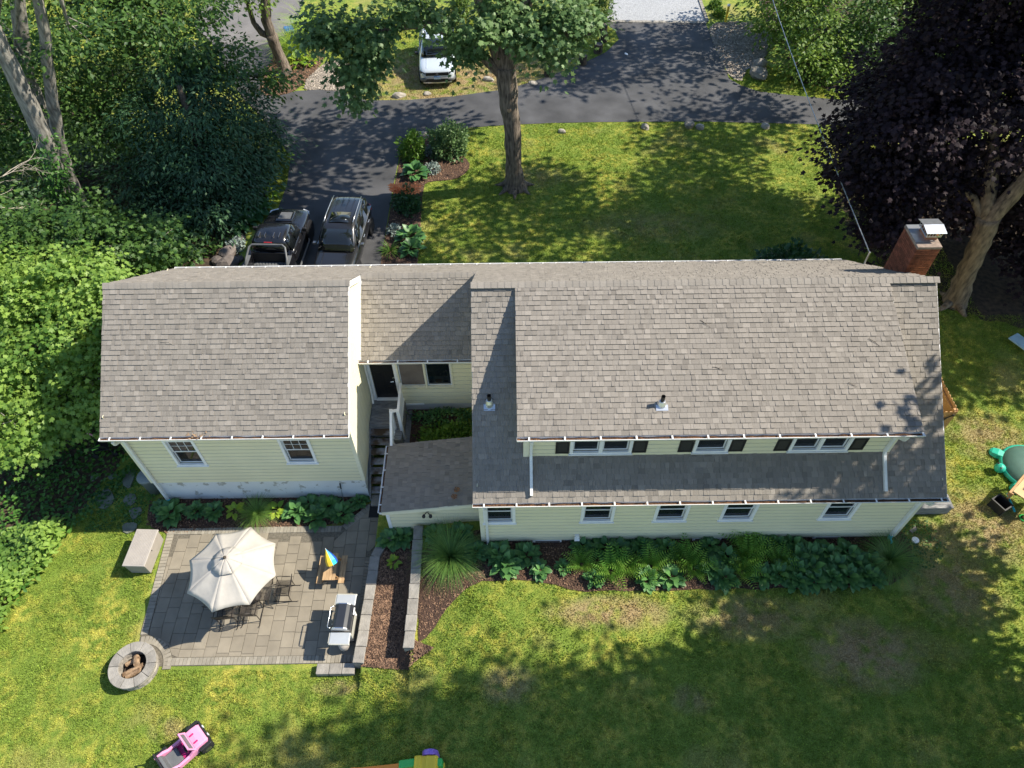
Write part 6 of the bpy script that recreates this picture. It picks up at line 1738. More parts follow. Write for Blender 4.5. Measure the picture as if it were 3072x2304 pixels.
# island bed
G6 = 'plants on the island bed'
plant('ornamental_grass', reed_mesh(420, 1.9, 46, 'l_lime', .016, 45), -11.75, 39.0, 'tall bright grass behind the leaning tree trunk', 'grass', G6, .9)
plant('ornamental_grass', reed_mesh(420, 2.3, 47, 'l_lime', .016, 50), -10.9, 40.5, 'tallest bright grass beside the hanging foliage', 'grass', G6, 1.0)
plant('hosta', HL[0], -11.45, 38.1, 'lime hosta at the right of the leaning trunk', 'hosta', G6, 2.3)
plant('hosta', HL[1], -10.75, 38.2, 'smaller lime hosta in the reddish bark', 'hosta', G6, 1.6)
plant('hosta', HL[1], -12.4, 36.6, 'small lime hosta at the left edge of the island', 'hosta', G6, 1.3)
for i, (x, y, s, lab) in enumerate(((-10.35, 29.1, .9, 'lime weeds at the driveway edge below the conifer'), (-10.6, 26.4, 1.0, 'broad-leaved weed by the driveway halfway along'), (-10.95, 25.2, 1.1, 'dark hosta beside the black pickup'), (-11.3, 24.3, 1.0, 'dark hosta near the boulders left of the pickup'))):
    plant('hosta' if i > 1 else 'weed', (HL + [HM[0], HM[1]])[i], x, y, lab, 'hosta' if i > 1 else 'weed', 'plants along the left driveway edge', s*1.5)
bushthing('silver_plant', -11.2, 22.9, .35, .35, .35, 420, .12, 'l_silver', 18, 'silvery grass tuft among the boulders by the pickup', 'plant', 'plants along the left driveway edge')

# ------------------------------------------------------------------ trees
def crown_pts(clumps, sprays_per_m2, leaves_per_spray, seed, flat=.5, droop=.0, inner=.35, spr=.42):
    g = np.random.default_rng(seed)
    Ps, Ns, Ds, Ts = [], [], [], []
    for (c, r) in clumps:
        c = np.array(c, float); r = np.array(r if hasattr(r, '__len__') else (r, r, r), float)
        area = 4*np.pi*((r[0]*r[1])**1.6/3+(r[0]*r[2])**1.6/3+(r[1]*r[2])**1.6/3)**(1/1.6)
        m = max(3, int(area*sprays_per_m2))
        v = unit(g.normal(0, 1, (m, 3)))
        rad = inner+(1.0-inner)*g.uniform(0, 1, m)**.45+g.normal(0, .07, m)
        lump = 1+.16*np.sin(v[:, 0]*4+c[0])+.14*np.sin(v[:, 1]*5+c[1]*2)+.10*np.sin(v[:, 2]*6+c[2])
        sc = c+v*r*(rad*lump)[:, None]
        tint = g.uniform(.1, .9, m)
        k = leaves_per_spray
        out = unit(v*np.array([1, 1, .8]))
        off = g.normal(0, 1, (m, k, 3))*spr*g.uniform(.6, 1.3, (m, 1, 1))
        off[:, :, 2] *= flat
        rr2 = np.linalg.norm(off[:, :, :2], axis=2)
        off[:, :, 2] -= droop*rr2
        P = sc[:, None, :]+off
        N = unit((out[:, None, :]*.45+np.array([0, 0, .75])+g.normal(0, .38, (m, k, 3))).reshape(-1, 3))
        D = unit((off*np.array([1, 1, .3])+out[:, None, :]*.3+g.normal(0, .25, (m, k, 3))+np.array([0, 0, -.25])).reshape(-1, 3))
        Ps.append(P.reshape(-1, 3)); Ns.append(N); Ds.append(D)
        Ts.append(np.clip(np.repeat(tint, k)+g.normal(0, .18, m*k), 0, 1))
    return map(np.concatenate, (Ps, Ds, Ns, Ts))

def crown(parent, clumps, dens, k, size, mt, seed, tpl=LEAF_SIMPLE, name='crown', **kw):
    P, D, N, T = crown_pts(clumps, dens, k, seed, **kw)
    g = np.random.default_rng(seed+1)
    S = size*g.uniform(.65, 1.25, len(P))
    me = scatter(*tpl, P, D, N, S, T, name, MT[mt])
    o = link(name, me); o.parent = parent; o.matrix_parent_inverse = parent.matrix_basis.inverted()
    return o, len(P)

def wood(parent, name, pts, rad, mt, n=12, wob=.05, sub=3):
    """a limb through the given points, slightly wandering"""
    q, rs = [], []
    for i in range(len(pts)-1):
        a, b = Vector(pts[i]), Vector(pts[i+1])
        for j in range(sub):
            t = j/sub; p = a.lerp(b, t); rr_ = rad[i]+(rad[i+1]-rad[i])*t
            if i or j: p += Vector((random.uniform(-1, 1), random.uniform(-1, 1), 0))*rr_*.10
            q.append(p); rs.append(rr_)
    q.append(Vector(pts[-1])); rs.append(rad[-1])
    mb = MB(); mb.tube(q, rs, n, wob=wob); o = mb.build(name, MT[mt], smooth=True)
    o.parent = parent; o.matrix_parent_inverse = parent.matrix_basis.inverted()
    return o

def tree(name, base, lab, cat='tree', grp=None):
    e = empty(name, base, 0, lab, cat, grp); return e

def limbs(parent, start, clumps, r, mt, seed=0):
    rnd = random.Random(seed)
    for (c, rr_) in clumps:
        s, c = Vector(start), Vector(c)
        mid = s.lerp(c, .5)+Vector((rnd.uniform(-.4, .4), rnd.uniform(-.4, .4), rnd.uniform(-.2, .5)))
        wood(parent, 'limb', [s, mid, c], [r, r*.6, r*.18], mt, 8)
        m = rr_ if not hasattr(rr_, '__len__') else min(rr_)
        for k in range(4):
            d = Vector((rnd.uniform(-1, 1), rnd.uniform(-1, 1), rnd.uniform(-.3, .8)))*m*.8
            wood(parent, 'limb', [mid.lerp(c, .4+.15*k), c+d], [r*.25, .012], mt, 5, sub=2)

# front maple: trunk in view, lower crown hanging into the frame, the rest above it
t1 = tree('maple_tree', (.23, 26.8, ZF), 'big green maple on the front lawn with a furrowed trunk')
wood(t1, 'trunk', [(.23, 26.8, ZF-.2), (.22, 26.8, ZF+.5), (.20, 26.8, 2.6), (.12, 26.8, 4.3), (-.02, 26.8, 5.6), (-.1, 26.85, 6.8)], [.60, .40, .345, .34, .37, .42], 'bark', 18, .07, 4)
for k in range(7):
    a = k*.9+.2; wood(t1, 'root', [(.23+.2*math.cos(a), 26.8+.2*math.sin(a), ZF+.35), (.23+.5*math.cos(a), 26.8+.5*math.sin(a), ZF+.1), (.23+.95*math.cos(a), 26.8+.95*math.sin(a), ZF-.05)], [.16, .11, .03], 'bark', 7)
mb = MB(); mb.lathe([(0, .05), (.07, .05), (.09, .03), (.10, -.02), (.08, -.06)], 12, (.02, 26.44, 5.2), Matrix.Rotation(R(90), 4, 'X')); o = mb.build('branch_scar', MT['log']); o.parent = t1; o.matrix_parent_inverse = t1.matrix_basis.inverted()
for pts, r in (([(-.1, 26.85, 6.5), (-.5, 26.9, 7.6), (-.9, 27.0, 8.8), (-1.6, 27.2, 11)], [.30, .27, .22, .14]), ([(-.05, 26.8, 6.6), (.35, 26.7, 7.8), (.7, 26.6, 9.2), (1.6, 26.2, 12)], [.30, .26, .21, .13]),
               ([(-.15, 26.85, 6.3), (-1.2, 26.6, 7.6), (-2.8, 26.2, 8.7), (-5.2, 25.8, 8.6)], [.2, .17, .13, .05]), ([(.1, 26.8, 6.9), (0, 27.4, 8.6), (0, 28.4, 11)], [.22, .2, .12]),
               ([(.3, 26.7, 7.4), (1.6, 26.3, 8.2), (3.0, 25.9, 8.4)], [.15, .11, .04])):
    wood(t1, 'limb', pts, r, 'bark', 10)
LOW = [((-6.6, 26.0, 8.7), (.9, .9, .7)), ((-5.7, 26.0, 8.3), (1.0, .9, .7)), ((-5.6, 25.8, 7.4), (.8, .8, .7)), ((-5.9, 25.7, 6.6), (.55, .6, .6)), ((-4.8, 25.8, 8.9), (.9, .8, .6)), ((-5.0, 25.6, 7.9), (.7, .7, .6)),
       ((-2.5, 26.5, 8.9), (.6, .6, .45)), ((-1.8, 26.2, 8.2), (.6, .6, .5)), ((-1.6, 26.0, 7.7), (.45, .45, .4)), ((-.9, 25.8, 8.9), (.7, .6, .5)), ((-.3, 25.7, 8.7), (.6, .6, .45)), ((-3.4, 25.9, 9.3), (.7, .7, .4)),
       ((.7, 25.7, 8.7), (.7, .6, .5)), ((1.0, 25.6, 8.0), (.4, .4, .4)), ((1.6, 25.8, 8.8), (.9, .8, .6)), ((2.4, 26.0, 9.1), (.8, .8, .5)), ((1.75, 26.1, 7.7), (.35, .35, .6)), ((2.75, 26.2, 8.7), (.4, .4, .5)), ((.3, 26.3, 9.3), (1.3, 1.0, .7)), ((2.35, 26.0, 8.2), (.3, .3, .4))]
crown(t1, LOW, 3.0, 30, .20, 'l_maple', 101, LEAF_MAPLE, droop=.35, inner=.2, spr=.30)
HIGH = [((-4.5, 26, 13.6), (3.0, 2.4, 1.6)), ((0, 27.5, 14.6), (3.0, 2.6, 1.8)), ((-1.5, 29.5, 14), (3.3, 2.2, 2.0)), ((2.5, 30, 14), (2.6, 2.0, 2)), ((-5.6, 29.6, 12.0), (2.0, 2.0, 1.4)), ((-3, 24.2, 14), (2.2, 1.5, 1.4)), ((4.4, 32.4, 12.2), (2.6, 2.0, 1.5)), ((.6, 33, 12.6), (2.6, 1.9, 1.5)), ((7.4, 33.6, 13), (2.0, 1.8, 1.4)), ((-3.4, 32.6, 12.4), (2.2, 1.8, 1.4))]
crown(t1, HIGH, 1.15, 14, .42, 'l_maple', 102, LEAF_SIMPLE, name='upper_crown', spr=.6)

# copper maple at the right
t2 = tree('copper_maple_tree', (16.7, 19.2, 1.25), 'large dark purple copper maple with a pale leaning trunk')
wood(t2, 'trunk', [(16.8, 19.2, 1.0), (16.74, 19.2, 1.5), (16.52, 19.2, 2.6), (16.27, 19.2, 4.2), (16.1, 19.3, 5.2)], [.56, .40, .33, .33, .36], 'bark_pale', 16, .05, 4)
wood(t2, 'limb', [(16.1, 19.3, 4.9), (16.5, 19.4, 6.0), (16.9, 19.6, 7.4), (17.6, 20.5, 11)], [.30, .26, .22, .12], 'bark_pale', 10)
wood(t2, 'limb', [(16.1, 19.3, 5.0), (15.9, 20.2, 6.6), (15.4, 21.3, 8.6)], [.26, .2, .1], 'bark_pale', 10)
wood(t2, 'limb', [(16.1, 19.3, 4.9), (15.6, 19.8, 5.6), (14.0, 20.6, 6.2)], [.18, .13, .05], 'bark_pale', 8)
for k in range(4):
    a = k*1.5+3.6; wood(t2, 'root', [(16.6+.2*math.cos(a), 19.1+.2*math.sin(a), 1.5), (16.6+.9*math.cos(a), 19.1+.9*math.sin(a), 1.15)], [.16, .04], 'bark_pale', 7)
DK = [((12.5, 21.0, 6.9), (1.7, 1.6, 1.4)), ((13.1, 20.4, 5.4), (1.4, 1.3, 1.0)), ((13.6, 22.0, 8.4), (2.2, 2.2, 1.5)), ((14.6, 20.6, 6.0), (1.9, 1.6, 1.2)), ((13.6, 19.6, 4.6), (1.4, 1.2, .8)), ((15.4, 23.5, 9.6), (2.4, 2.3, 1.6)), ((16.6, 21.2, 8.2), (2.5, 2.1, 1.7)),
      ((15.0, 22.6, 4.3), (1.7, 1.4, .8)), ((17.6, 24.5, 8.4), (2.8, 2.6, 2)), ((18.8, 21.8, 10.5), (2.6, 2.2, 1.8)), ((19.5, 20.6, 6.8), (2.2, 1.8, 1.5)), ((16.6, 25.5, 11.2), (2.5, 2.3, 1.6)), ((20.5, 24, 9), (2.8, 2.6, 2.2)), ((17.6, 20.4, 5.4), (1.2, 1.0, .8)), ((19.4, 20.9, 3.0), (1.2, 1.0, .8)), ((20.8, 21.6, 3.6), (1.8, 1.6, 1.2)), ((18.6, 23.0, 2.8), (1.5, 1.2, .9)), ((19.8, 19.6, 2.4), (.9, .8, .6)), ((18.0, 22.5, 4.2), (1.8, 1.5, 1.1)),
      ((14.5, 25.2, 6.6), (2.2, 2.0, 1.5)), ((13.0, 23.2, 5.2), (1.9, 1.8, 1.2)), ((19.5, 26, 12), (2.6, 2.4, 1.8)), ((16.5, 22.5, 12.2), (2.4, 2.2, 1.5)), ((20.8, 19.6, 4.2), (1.6, 1.4, 1.0)), ((19.8, 18.6, 7.6), (1.6, 1.4, 1.2)), ((13.0, 21.8, 8.0), (1.3, 1.3, 1.0))]
crown(t2, DK, 2.4, 38, .165, 'l_dark', 103, LEAF_MAPLE, droop=.45, spr=.32, inner=.35)

SKY2 = [((13.2, 26.2, 13.4), (2.2, 2.0, 1.3)), ((10.6, 24.6, 13.8), (1.7, 1.5, 1.0)), ((12.2, 29, 13.2), (2.0, 1.8, 1.2)), ((15.4, 28.2, 15.6), (2.0, 1.9, 1.3)), ((9.6, 27.4, 12.6), (1.5, 1.4, .9)), ((14, 22.6, 14.6), (1.8, 1.6, 1.1)), ((8.0, 23.4, 13.4), (1.4, 1.2, .8)), ((18.5, 25.5, 14.5), (2.4, 2.2, 1.5)), ((19.5, 28.5, 13.5), (2.4, 2.2, 1.5)), ((17.5, 22.5, 14.6), (2.0, 1.9, 1.3)), ((20.5, 31, 12.5), (2.2, 2.0, 1.6)), ((22, 27, 16), (2.6, 2.4, 1.6)), ((21.5, 22, 13.5), (2.2, 1.9, 1.6)), ((23, 24.5, 14.5), (2.4, 2.2, 1.8)), ((22.5, 19.8, 11.5), (1.8, 1.5, 1.4))]  # unseen clumps added above the frame to cast dappled shade on the front lawn
crown(t2, SKY2, 1.6, 14, .34, 'l_dark', 104, LEAF_SIMPLE, name='upper_crown', spr=.5)
# trees just outside the frame on the right: they shade the lower lawn
for i, (x, y, cl) in enumerate(((17.5, 5.8, [((16.2, 6.2, 8.2), (3.0, 3.0, 2.4)), ((17.6, 4.4, 11), (3.2, 3, 2.6)), ((16.6, 5.6, 14.0), (3.0, 2.6, 2.4)), ((12.4, 6.2, 16.8), (1.8, 1.4, 1.2)), ((13.8, 6.0, 15.8), (2.0, 1.7, 1.4)), ((11.4, 5.4, 17.4), (1.6, 1.5, 1.0)), ((12.6, 3.4, 16.4), (2.2, 2.0, 1.6)), ((15.4, 5.4, 10.0), (2.4, 2.2, 1.8)), ((15.8, 5.8, 12.4), (2.2, 2.0, 1.6)), ((18.5, 7, 10.5), (3, 3, 2.5)), ((14.6, 5.4, 15.3), (2.6, 2.6, 1.9)), ((16.0, 4.8, 17.2), (2.6, 2.5, 1.8)), ((15.0, 4.2, 12), (2.4, 2.4, 1.9)), ((18.5, 9.4, 9.0), (2.2, 2.0, 1.8)), ((19, 11.0, 13), (2.2, 1.6, 1.6)), ((20.2, 9.6, 11.5), (2.2, 2.0, 2.0))]),
                                (25.5, 19.0, [((24.6, 18.6, 7.4), (2.4, 2.0, 2.0)), ((26.0, 19.6, 10.0), (2.6, 2.4, 2.2)), ((27.2, 18.6, 8.0), (2.4, 2.2, 2.2)), ((25.4, 17.8, 11.6), (2.0, 1.6, 1.6)), ((28, 21, 11.5), (2.6, 2.4, 2))]), (17.5, .6, [((16.5, 1.8, 9), (3.4, 3, 2.8)), ((16.2, .6, 13.5), (3.4, 3.0, 2.6)), ((15.5, 2.4, 16.5), (3.0, 2.6, 2.2)), ((18.5, 0, 11), (3, 3, 3)), ((14.6, 1.8, 12), (2.4, 2.4, 2))]))):
    t = tree('shade_tree', (x, y, 1.1), ('tall leafy tree right of the frame shading the lower lawn', 'leafy tree right of the copper maple, outside the frame', 'tall leafy tree beyond the lower right corner of the lawn')[i], 'tree', 'shade trees beside the back lawn')
    wood(t, 'trunk', [(x, y, .8), (x, y, 4), (x-.2, y+.2, 9), (x-.6, y, 14)], [.45, .36, .28, .12], 'bark_grey', 10)
    crown(t, cl, 1.9, 18, .36, 'l_wood', 110+i, LEAF_SIMPLE, spr=.5, inner=.25)
    limbs(t, (x-.1, y+.1, 6), cl[:4], .16, 'bark_grey', i)

# left: bright young maples against the garage
t3 = tree('young_maple_tree', (-14.6, 15.6, .6), 'bright sunlit maple thicket left of the garage roof')
BR = [((-12.9, 17.6, 3.6), (.9, .9, .9)), ((-14.6, 17.6, 4.3), (1.6, 1.5, 1.2)), ((-16.4, 17.0, 4.0), (1.6, 1.6, 1.3)), ((-13.3, 16.4, 4.2), (1.2, 1.2, 1.1)), ((-14.8, 15.8, 3.7), (1.5, 1.3, 1.1)), ((-16.4, 15.0, 3.2), (1.5, 1.4, 1.2)),
      ((-13.0, 14.6, 3.0), (.95, 1.1, 1.0)), ((-14.4, 14.0, 2.5), (1.2, 1.1, .9)), ((-15.8, 13.2, 2.1), (1.3, 1.2, .9)), ((-17.6, 14.6, 3.0), (1.4, 1.4, 1.2)), ((-17.8, 17.4, 4.4), (1.5, 1.5, 1.3)), ((-12.5, 16.2, 2.8), (.7, .9, .8))]
crown(t3, BR, 3.4, 34, .155, 'l_bright', 120, LEAF_MAPLE, droop=.3, spr=.25, inner=.3)
wood(t3, 'trunk', [(-14.6, 15.6, .4), (-14.5, 15.8, 2.0), (-14.6, 16.2, 3.6)], [.14, .11, .06], 'bark_grey', 8)
limbs(t3, (-14.5, 15.7, 1.6), BR[::2], .06, 'bark_grey', 3)
t3b = tree('young_maple_tree', (-15.8, 20.5, 1.2), 'shaded maple saplings behind the bright thicket')
BR2 = [((-13.2, 20.6, 3.2), (1.3, 1.1, 1.1)), ((-14.8, 20.4, 3.6), (1.5, 1.2, 1.3)), ((-16.6, 20.6, 3.8), (1.5, 1.3, 1.4)), ((-18.4, 20.2, 4.0), (1.6, 1.4, 1.5)), ((-15.2, 22.0, 3.0), (1.3, 1.1, 1.3)), ((-19.6, 18.4, 3.8), (1.5, 1.5, 1.4)), ((-13.8, 22.0, 2.4), (1.0, .8, .9))]
crown(t3b, BR2, 3.0, 28, .16, 'l_wood', 121, LEAF_MAPLE, droop=.25, spr=.28, inner=.4)
wood(t3b, 'trunk', [(-15.8, 20.5, 1.0), (-15.7, 20.4, 2.4), (-15.8, 20.4, 3.6)], [.12, .1, .05], 'bark_grey', 8)
limbs(t3b, (-15.8, 20.5, 1.8), BR2[:5], .06, 'bark_grey', 4)

# dense dark evergreen beside the driveway
t4 = tree('hemlock_tree', (-13.0, 26.4, ZF), 'dense dark green evergreen spilling toward the driveway')
HE = []
for (x, y, z, r, rz) in ((-12.6, 24.6, 2.3, 1.5, .7), (-14.2, 24.8, 2.4, 1.5, .7), (-11.5, 25.8, 2.6, 1.3, .7), (-11.2, 27.4, 2.7, 1.2, .75), (-15.4, 26.0, 2.8, 1.5, .8), (-12.6, 25.8, 3.6, 1.5, .7), (-13.9, 26.2, 3.8, 1.5, .7), (-12.0, 27.4, 4.0, 1.4, .8), (-13.2, 27.2, 5.0, 1.4, .8), (-11.6, 28.6, 4.2, 1.4, .9), (-14.6, 27.6, 4.8, 1.5, .8), (-12.4, 28.4, 5.6, 1.4, .9), (-10.9, 28.8, 2.8, 1.1, .8), (-13.4, 28.8, 6.2, 1.3, .9)):
    HE.append(((x, y, z), (r, r*.95, rz)))
crown(t4, HE, 4.5, 22, .20, 'l_hemlock', 130, LEAF_NEEDLE, droop=.55, spr=.34, inner=.5, flat=.3)
wood(t4, 'trunk', [(-13.0, 26.6, ZF-.2), (-13.0, 26.7, 3.5), (-13.1, 27.2, 6.0)], [.28, .22, .1], 'bark_dark', 10)

# broadleaf tree above it
t5 = tree('dogwood_tree', (-14.6, 30.4, ZF), 'layered green tree leaning over the driveway corner')
DW = [((-12.0, 29.6, 6.0), (1.7, 1.4, .7)), ((-13.6, 29.2, 6.9), (1.8, 1.4, .7)), ((-10.9, 30.4, 4.6), (1.1, .9, .4)), ((-13.4, 31.4, 7.4), (2.0, 1.6, .8)), ((-15.4, 30.0, 7.6), (1.8, 1.6, .8)), ((-15.2, 32.6, 8.2), (2.0, 1.7, .9)), ((-10.3, 31.4, 4.0), (.8, .6, .3)), ((-16.4, 31.6, 6.2), (1.6, 1.4, .8))]
crown(t5, DW, 3.0, 20, .21, 'l_wood', 140, LEAF_SIMPLE, droop=.2, spr=.36, inner=.35, flat=.35)
wood(t5, 'trunk', [(-14.6, 30.6, ZF-.2), (-14.4, 30.6, 3.4), (-14.0, 30.6, 5.6)], [.24, .2, .12], 'bark_dark', 10)
limbs(t5, (-14.2, 30.6, 4.6), DW, .10, 'bark_dark', 5)

# woodland top left: grey trunks with ivy
def wtree(base, path, rad, lab, cl, mt, seed, bark='bark_grey', size=.24, dens=2.0, k=16):
    t = tree('woodland_tree', base, lab, 'tree', 'woodland trees at the upper left')
    wood(t, 'trunk', path, rad, bark, 12, .05, 4)
    if cl:
        crown(t, cl, dens, k, size, mt, seed, LEAF_SIMPLE, spr=.42, inner=.3)
        limbs(t, path[-1], cl[:4], .12, bark, seed)
    return t
wa = wtree((-18.6, 24.5, ZF), [(-18.65, 24.5, .9), (-18.3, 24.5, 2.8), (-17.75, 24.5, 4.9), (-17.47, 24.5, 7.3), (-17.3, 24.5, 9.4), (-17.2, 24.6, 12)], [.40, .36, .33, .30, .27, .18], 'leaning pale grey trunk wrapped in ivy at the far left',
      [((-19.2, 24.0, 12.2), (2.2, 2.2, 1.5)), ((-16.6, 25.2, 13.5), (2.2, 2.2, 1.5))], 'l_wood', 150)
IV = []
for k in range(12):
    t = k/11; IV.append(((-18.4+1.0*t, 24.2+random.uniform(-.1, .2), 1.4+6.0*t*(.6+.4*t)), (.5-.2*t, .45, .55)))
crown(wa, [(c, r) for c, r in IV if c[2] < 5.5], 7, 12, .17, 'l_ivy', 151, LEAF_SIMPLE, name='ivy', spr=.2)
wtree((-18.3, 25.6, ZF), [(-18.6, 25.6, 1.0), (-18.2, 25.5, 3.4), (-17.9, 25.5, 4.6), (-17.1, 25.5, 6.8), (-16.1, 25.5, 9.3), (-15.6, 25.6, 11.5)], [.28, .25, .24, .21, .18, .12], 'second dark trunk right of the leaning grey one',
      [((-16.0, 26.5, 8.2), (1.4, 1.3, .8)), ((-18.6, 26.8, 7.6), (1.6, 1.5, 1.0)), ((-15.2, 25.4, 11.8), (2, 2, 1.5))], 'l_wood', 152)
wtree((-19.6, 27.2, ZF), [(-19.8, 27.2, 1.0), (-19.2, 27.1, 4), (-18.8, 27, 6.5), (-17.6, 27, 9.4), (-17, 27, 12)], [.34, .3, .28, .24, .15], 'third trunk farthest back in the left wood',
      [((-20.2, 28.0, 7.0), (2.0, 1.8, 1.2)), ((-21.4, 26.6, 6.0), (2.0, 1.8, 1.4)), ((-22.2, 29.2, 7.4), (2.2, 2, 1.4))], 'l_wood', 153)
wtree((-17.2, 32.0, ZF), [(-17.2, 32, 1.0), (-17.0, 32, 4), (-16.8, 32.1, 7)], [.22, .2, .14], 'leafy tree behind the layered one, top left',
      [((-16.6, 32.4, 8.0), (2.2, 2.0, 1.2)), ((-18.6, 31.4, 7.4), (2.0, 1.8, 1.2)), ((-17.0, 34.6, 7.6), (2.2, 1.9, 1.2)), ((-19.6, 33.8, 8.2), (2.2, 2, 1.2)), ((-15.0, 34.4, 7.2), (1.6, 1.5, .8))], 'l_wood', 154, 'bark_dark', .22, 2.4)
wtree((-23, 31.0, ZF), [(-23, 31, 1), (-22.8, 31, 5), (-22.5, 31, 8)], [.3, .26, .18], 'yellow-green tree at the upper left corner',
      [((-22.6, 31.6, 7.2), (2.4, 2.2, 1.5)), ((-24.8, 30.6, 6.6), (2.2, 2, 1.4)), ((-24.4, 33.6, 7.4), (2.4, 2, 1.4)), ((-21.4, 34.4, 7.6), (1.8, 1.8, 1.1))], 'l_right', 155, 'bark_grey', .24, 1.7)
wtree((-18.0, 29.0, ZF), [(-18, 29, 1), (-18, 29, 2.4), (-18.1, 29.1, 3.6)], [.14, .12, .07], 'dense dark understorey tree filling the wood behind the ivy trunk',
      [((-17.2, 28.2, 3.6), (1.7, 1.5, 1.3)), ((-19.5, 29.2, 4.2), (2.0, 1.7, 1.5)), ((-16.4, 29.6, 5.0), (1.6, 1.5, 1.2)), ((-21.5, 27.4, 4.2), (2.0, 1.8, 1.6)), ((-18.0, 31.0, 4.0), (2.0, 1.7, 1.4)), ((-20.6, 31.2, 4.6), (2.0, 1.8, 1.5)), ((-15.6, 28.0, 3.4), (1.2, 1.1, 1.0))], 'l_wood', 156, 'bark_dark', .22, 2.6)
wtree((-21.0, 23.6, ZF), [(-21, 23.6, 1), (-21, 23.6, 2.4), (-20.9, 23.7, 3.6)], [.14, .12, .07], 'shaded understorey tree left of the ivy trunk',
      [((-20.4, 23.0, 3.8), (1.5, 1.3, 1.2)), ((-21.8, 24.2, 4.4), (1.7, 1.5, 1.4)), ((-19.4, 21.8, 3.0), (1.3, 1.2, 1.2)), ((-22.4, 21.8, 4.0), (1.8, 1.6, 1.5))], 'l_wood', 157, 'bark_dark', .22, 2.6)
# understorey in the left wood
for i, (x, y, r, rz, mt, lab) in enumerate(((-16.6, 23.4, 1.0, 1.2, 'l_wood', 'leafy sapling in front of the leaning trunk'), (-20.5, 22.8, 1.6, 1.5, 'l_wood', 'dark undergrowth bush at the left edge'), (-14.0, 23.0, .9, .9, 'l_ivy', 'small bush between the conifer and garage'), (-21.5, 25.4, 1.6, 1.6, 'l_hemlock', 'dark bush behind the dead branches'))):
    bushthing('undergrowth_bush', x, y, r, r, rz, 1500, .2, mt, 60+i, lab, 'shrub', 'undergrowth in the left wood', LEAF_SIMPLE)

# pale dead branches at the left edge
def deadwood(base, d, L, seed, lab):
    rnd = random.Random(seed)
    e = tree('dead_branch', base, lab, 'branch', 'dead branches at the left edge')
    mb = MB()
    def grow(p, d, L, r, lev):
        pts = [p]; q = Vector(p); dd = Vector(d)
        n = 4
        for i in range(n):
            dd = (dd+Vector((rnd.uniform(-.3, .3), rnd.uniform(-.3, .3), rnd.uniform(-.25, .2)))).normalized()
            q = q+dd*L/n; pts.append(q.copy())
        mb.tube(pts, [r*(1-.8*i/n) for i in range(n+1)], 5)
        if lev < 3:
            for k in range(3 if lev else 4):
                i = rnd.randint(1, n); s = (dd+Vector((rnd.uniform(-1, 1), rnd.uniform(-1, 1), rnd.uniform(-.5, .5)))).normalized()
                grow(pts[i], s, L*rnd.uniform(.4, .65), r*.5, lev+1)
    grow(Vector(base), Vector(d).normalized(), L, .035, 0)
    o = mb.build('branch', MT['twig']); o.parent = e; o.matrix_parent_inverse = e.matrix_basis.inverted()
deadwood((-19.5, 18.6, 4.6), (1, .25, .3), 2.6, 1, 'bare forked dead branch above the bright maple')
deadwood((-20.2, 20.2, 5.4), (1, .3, .3), 2.8, 2, 'bare dead branch reaching up beside the leaning trunk')
deadwood((-17.3, 12.4, 3.0), (1, .1, .1), 1.6, 3, 'bare twiggy branch over the ivy at the left edge')
deadwood((-12.2, 33.4, 8.2), (.8, -.9, -.3), 2.4, 4, 'pale bare twigs hanging over the street corner')

# ivy bank and vines (nobody could count the leaves)
def groundcover(name, poly, n, size, zlo, zhi, mt, lab, seed):
    g = np.random.default_rng(seed)
    P2 = rand_in(poly, n)
    mound = .5+.5*np.sin(P2[:, 0]*1.7+np.sin(P2[:, 1]*1.3))*np.sin(P2[:, 1]*1.9+1)
    P = np.concatenate([P2, (hgt(P2[:, 0], P2[:, 1])+zlo+(zhi-zlo)*mound*g.uniform(.2, 1, n))[:, None]], 1)
    N = unit(np.stack([g.normal(0, .4, n), g.normal(0, .4, n), np.ones(n)], 1)); a = g.uniform(0, 6.28, n)
    D = np.stack([np.cos(a), np.sin(a), g.normal(0, .2, n)], 1)
    o = link(name, scatter(*LEAF_OVATE, P, D, N, size*g.uniform(.6, 1.3, n), np.clip(mound*.6+g.uniform(-.2, .5, n), 0, 1), name, MT[mt]))
    tag(o, lab, 'ground cover', kind='stuff'); return o
groundcover('ivy', [(-11.6, 18), (-11.6, 13.0), (-12.7, 12.9), (-13.1, 12.2), (-13.7, 11.0), (-14.3, 9.5), (-14.6, 8.4), (-19, 8.4), (-21, 18)], 9000, .13, .04, .45, 'l_ivy', 'shaded ivy covering the bank left of the garage', 201)
groundcover('vines', [(-14.1, 10.9), (-13.9, 10.0), (-14.6, 8.6), (-14.7, 7.0), (-15.6, 6.0), (-18, 6), (-18, 10.5)], 5200, .16, .1, .95, 'l_bright', 'bright sunlit vines at the left edge of the lawn', 202)
groundcover('weeds', [(-11.5, 12.4), (-11.9, 11.6), (-11.9, 10.9), (-13.6, 10.7), (-13.4, 12.8), (-12.4, 13.4), (-11.5, 13.4)], 1500, .07, .01, .1, 'l_ivy', 'low weeds between the flagstones', 203)
groundcover('undergrowth', [(-11.2, 23.8), (-12, 22.2), (-22, 21), (-24, 30), (-14, 31), (-10.8, 30)], 5000, .2, .05, .6, 'l_wood', 'dark undergrowth on the wood floor', 204)
groundcover('weeds', [(11.3, 8.8), (11.5, 10.2), (12.4, 10.2), (12.6, 9.2), (11.9, 8.6)], 500, .06, .01, .10, 'l_ivy', 'green weeds round the right house corner', 205)
groundcover('undergrowth', [(15.6, 35.4), (16, 39.5), (15.6, 44), (30, 46), (34, 35)], 5000, .24, .05, .9, 'l_right', 'green undergrowth at the upper right', 206)

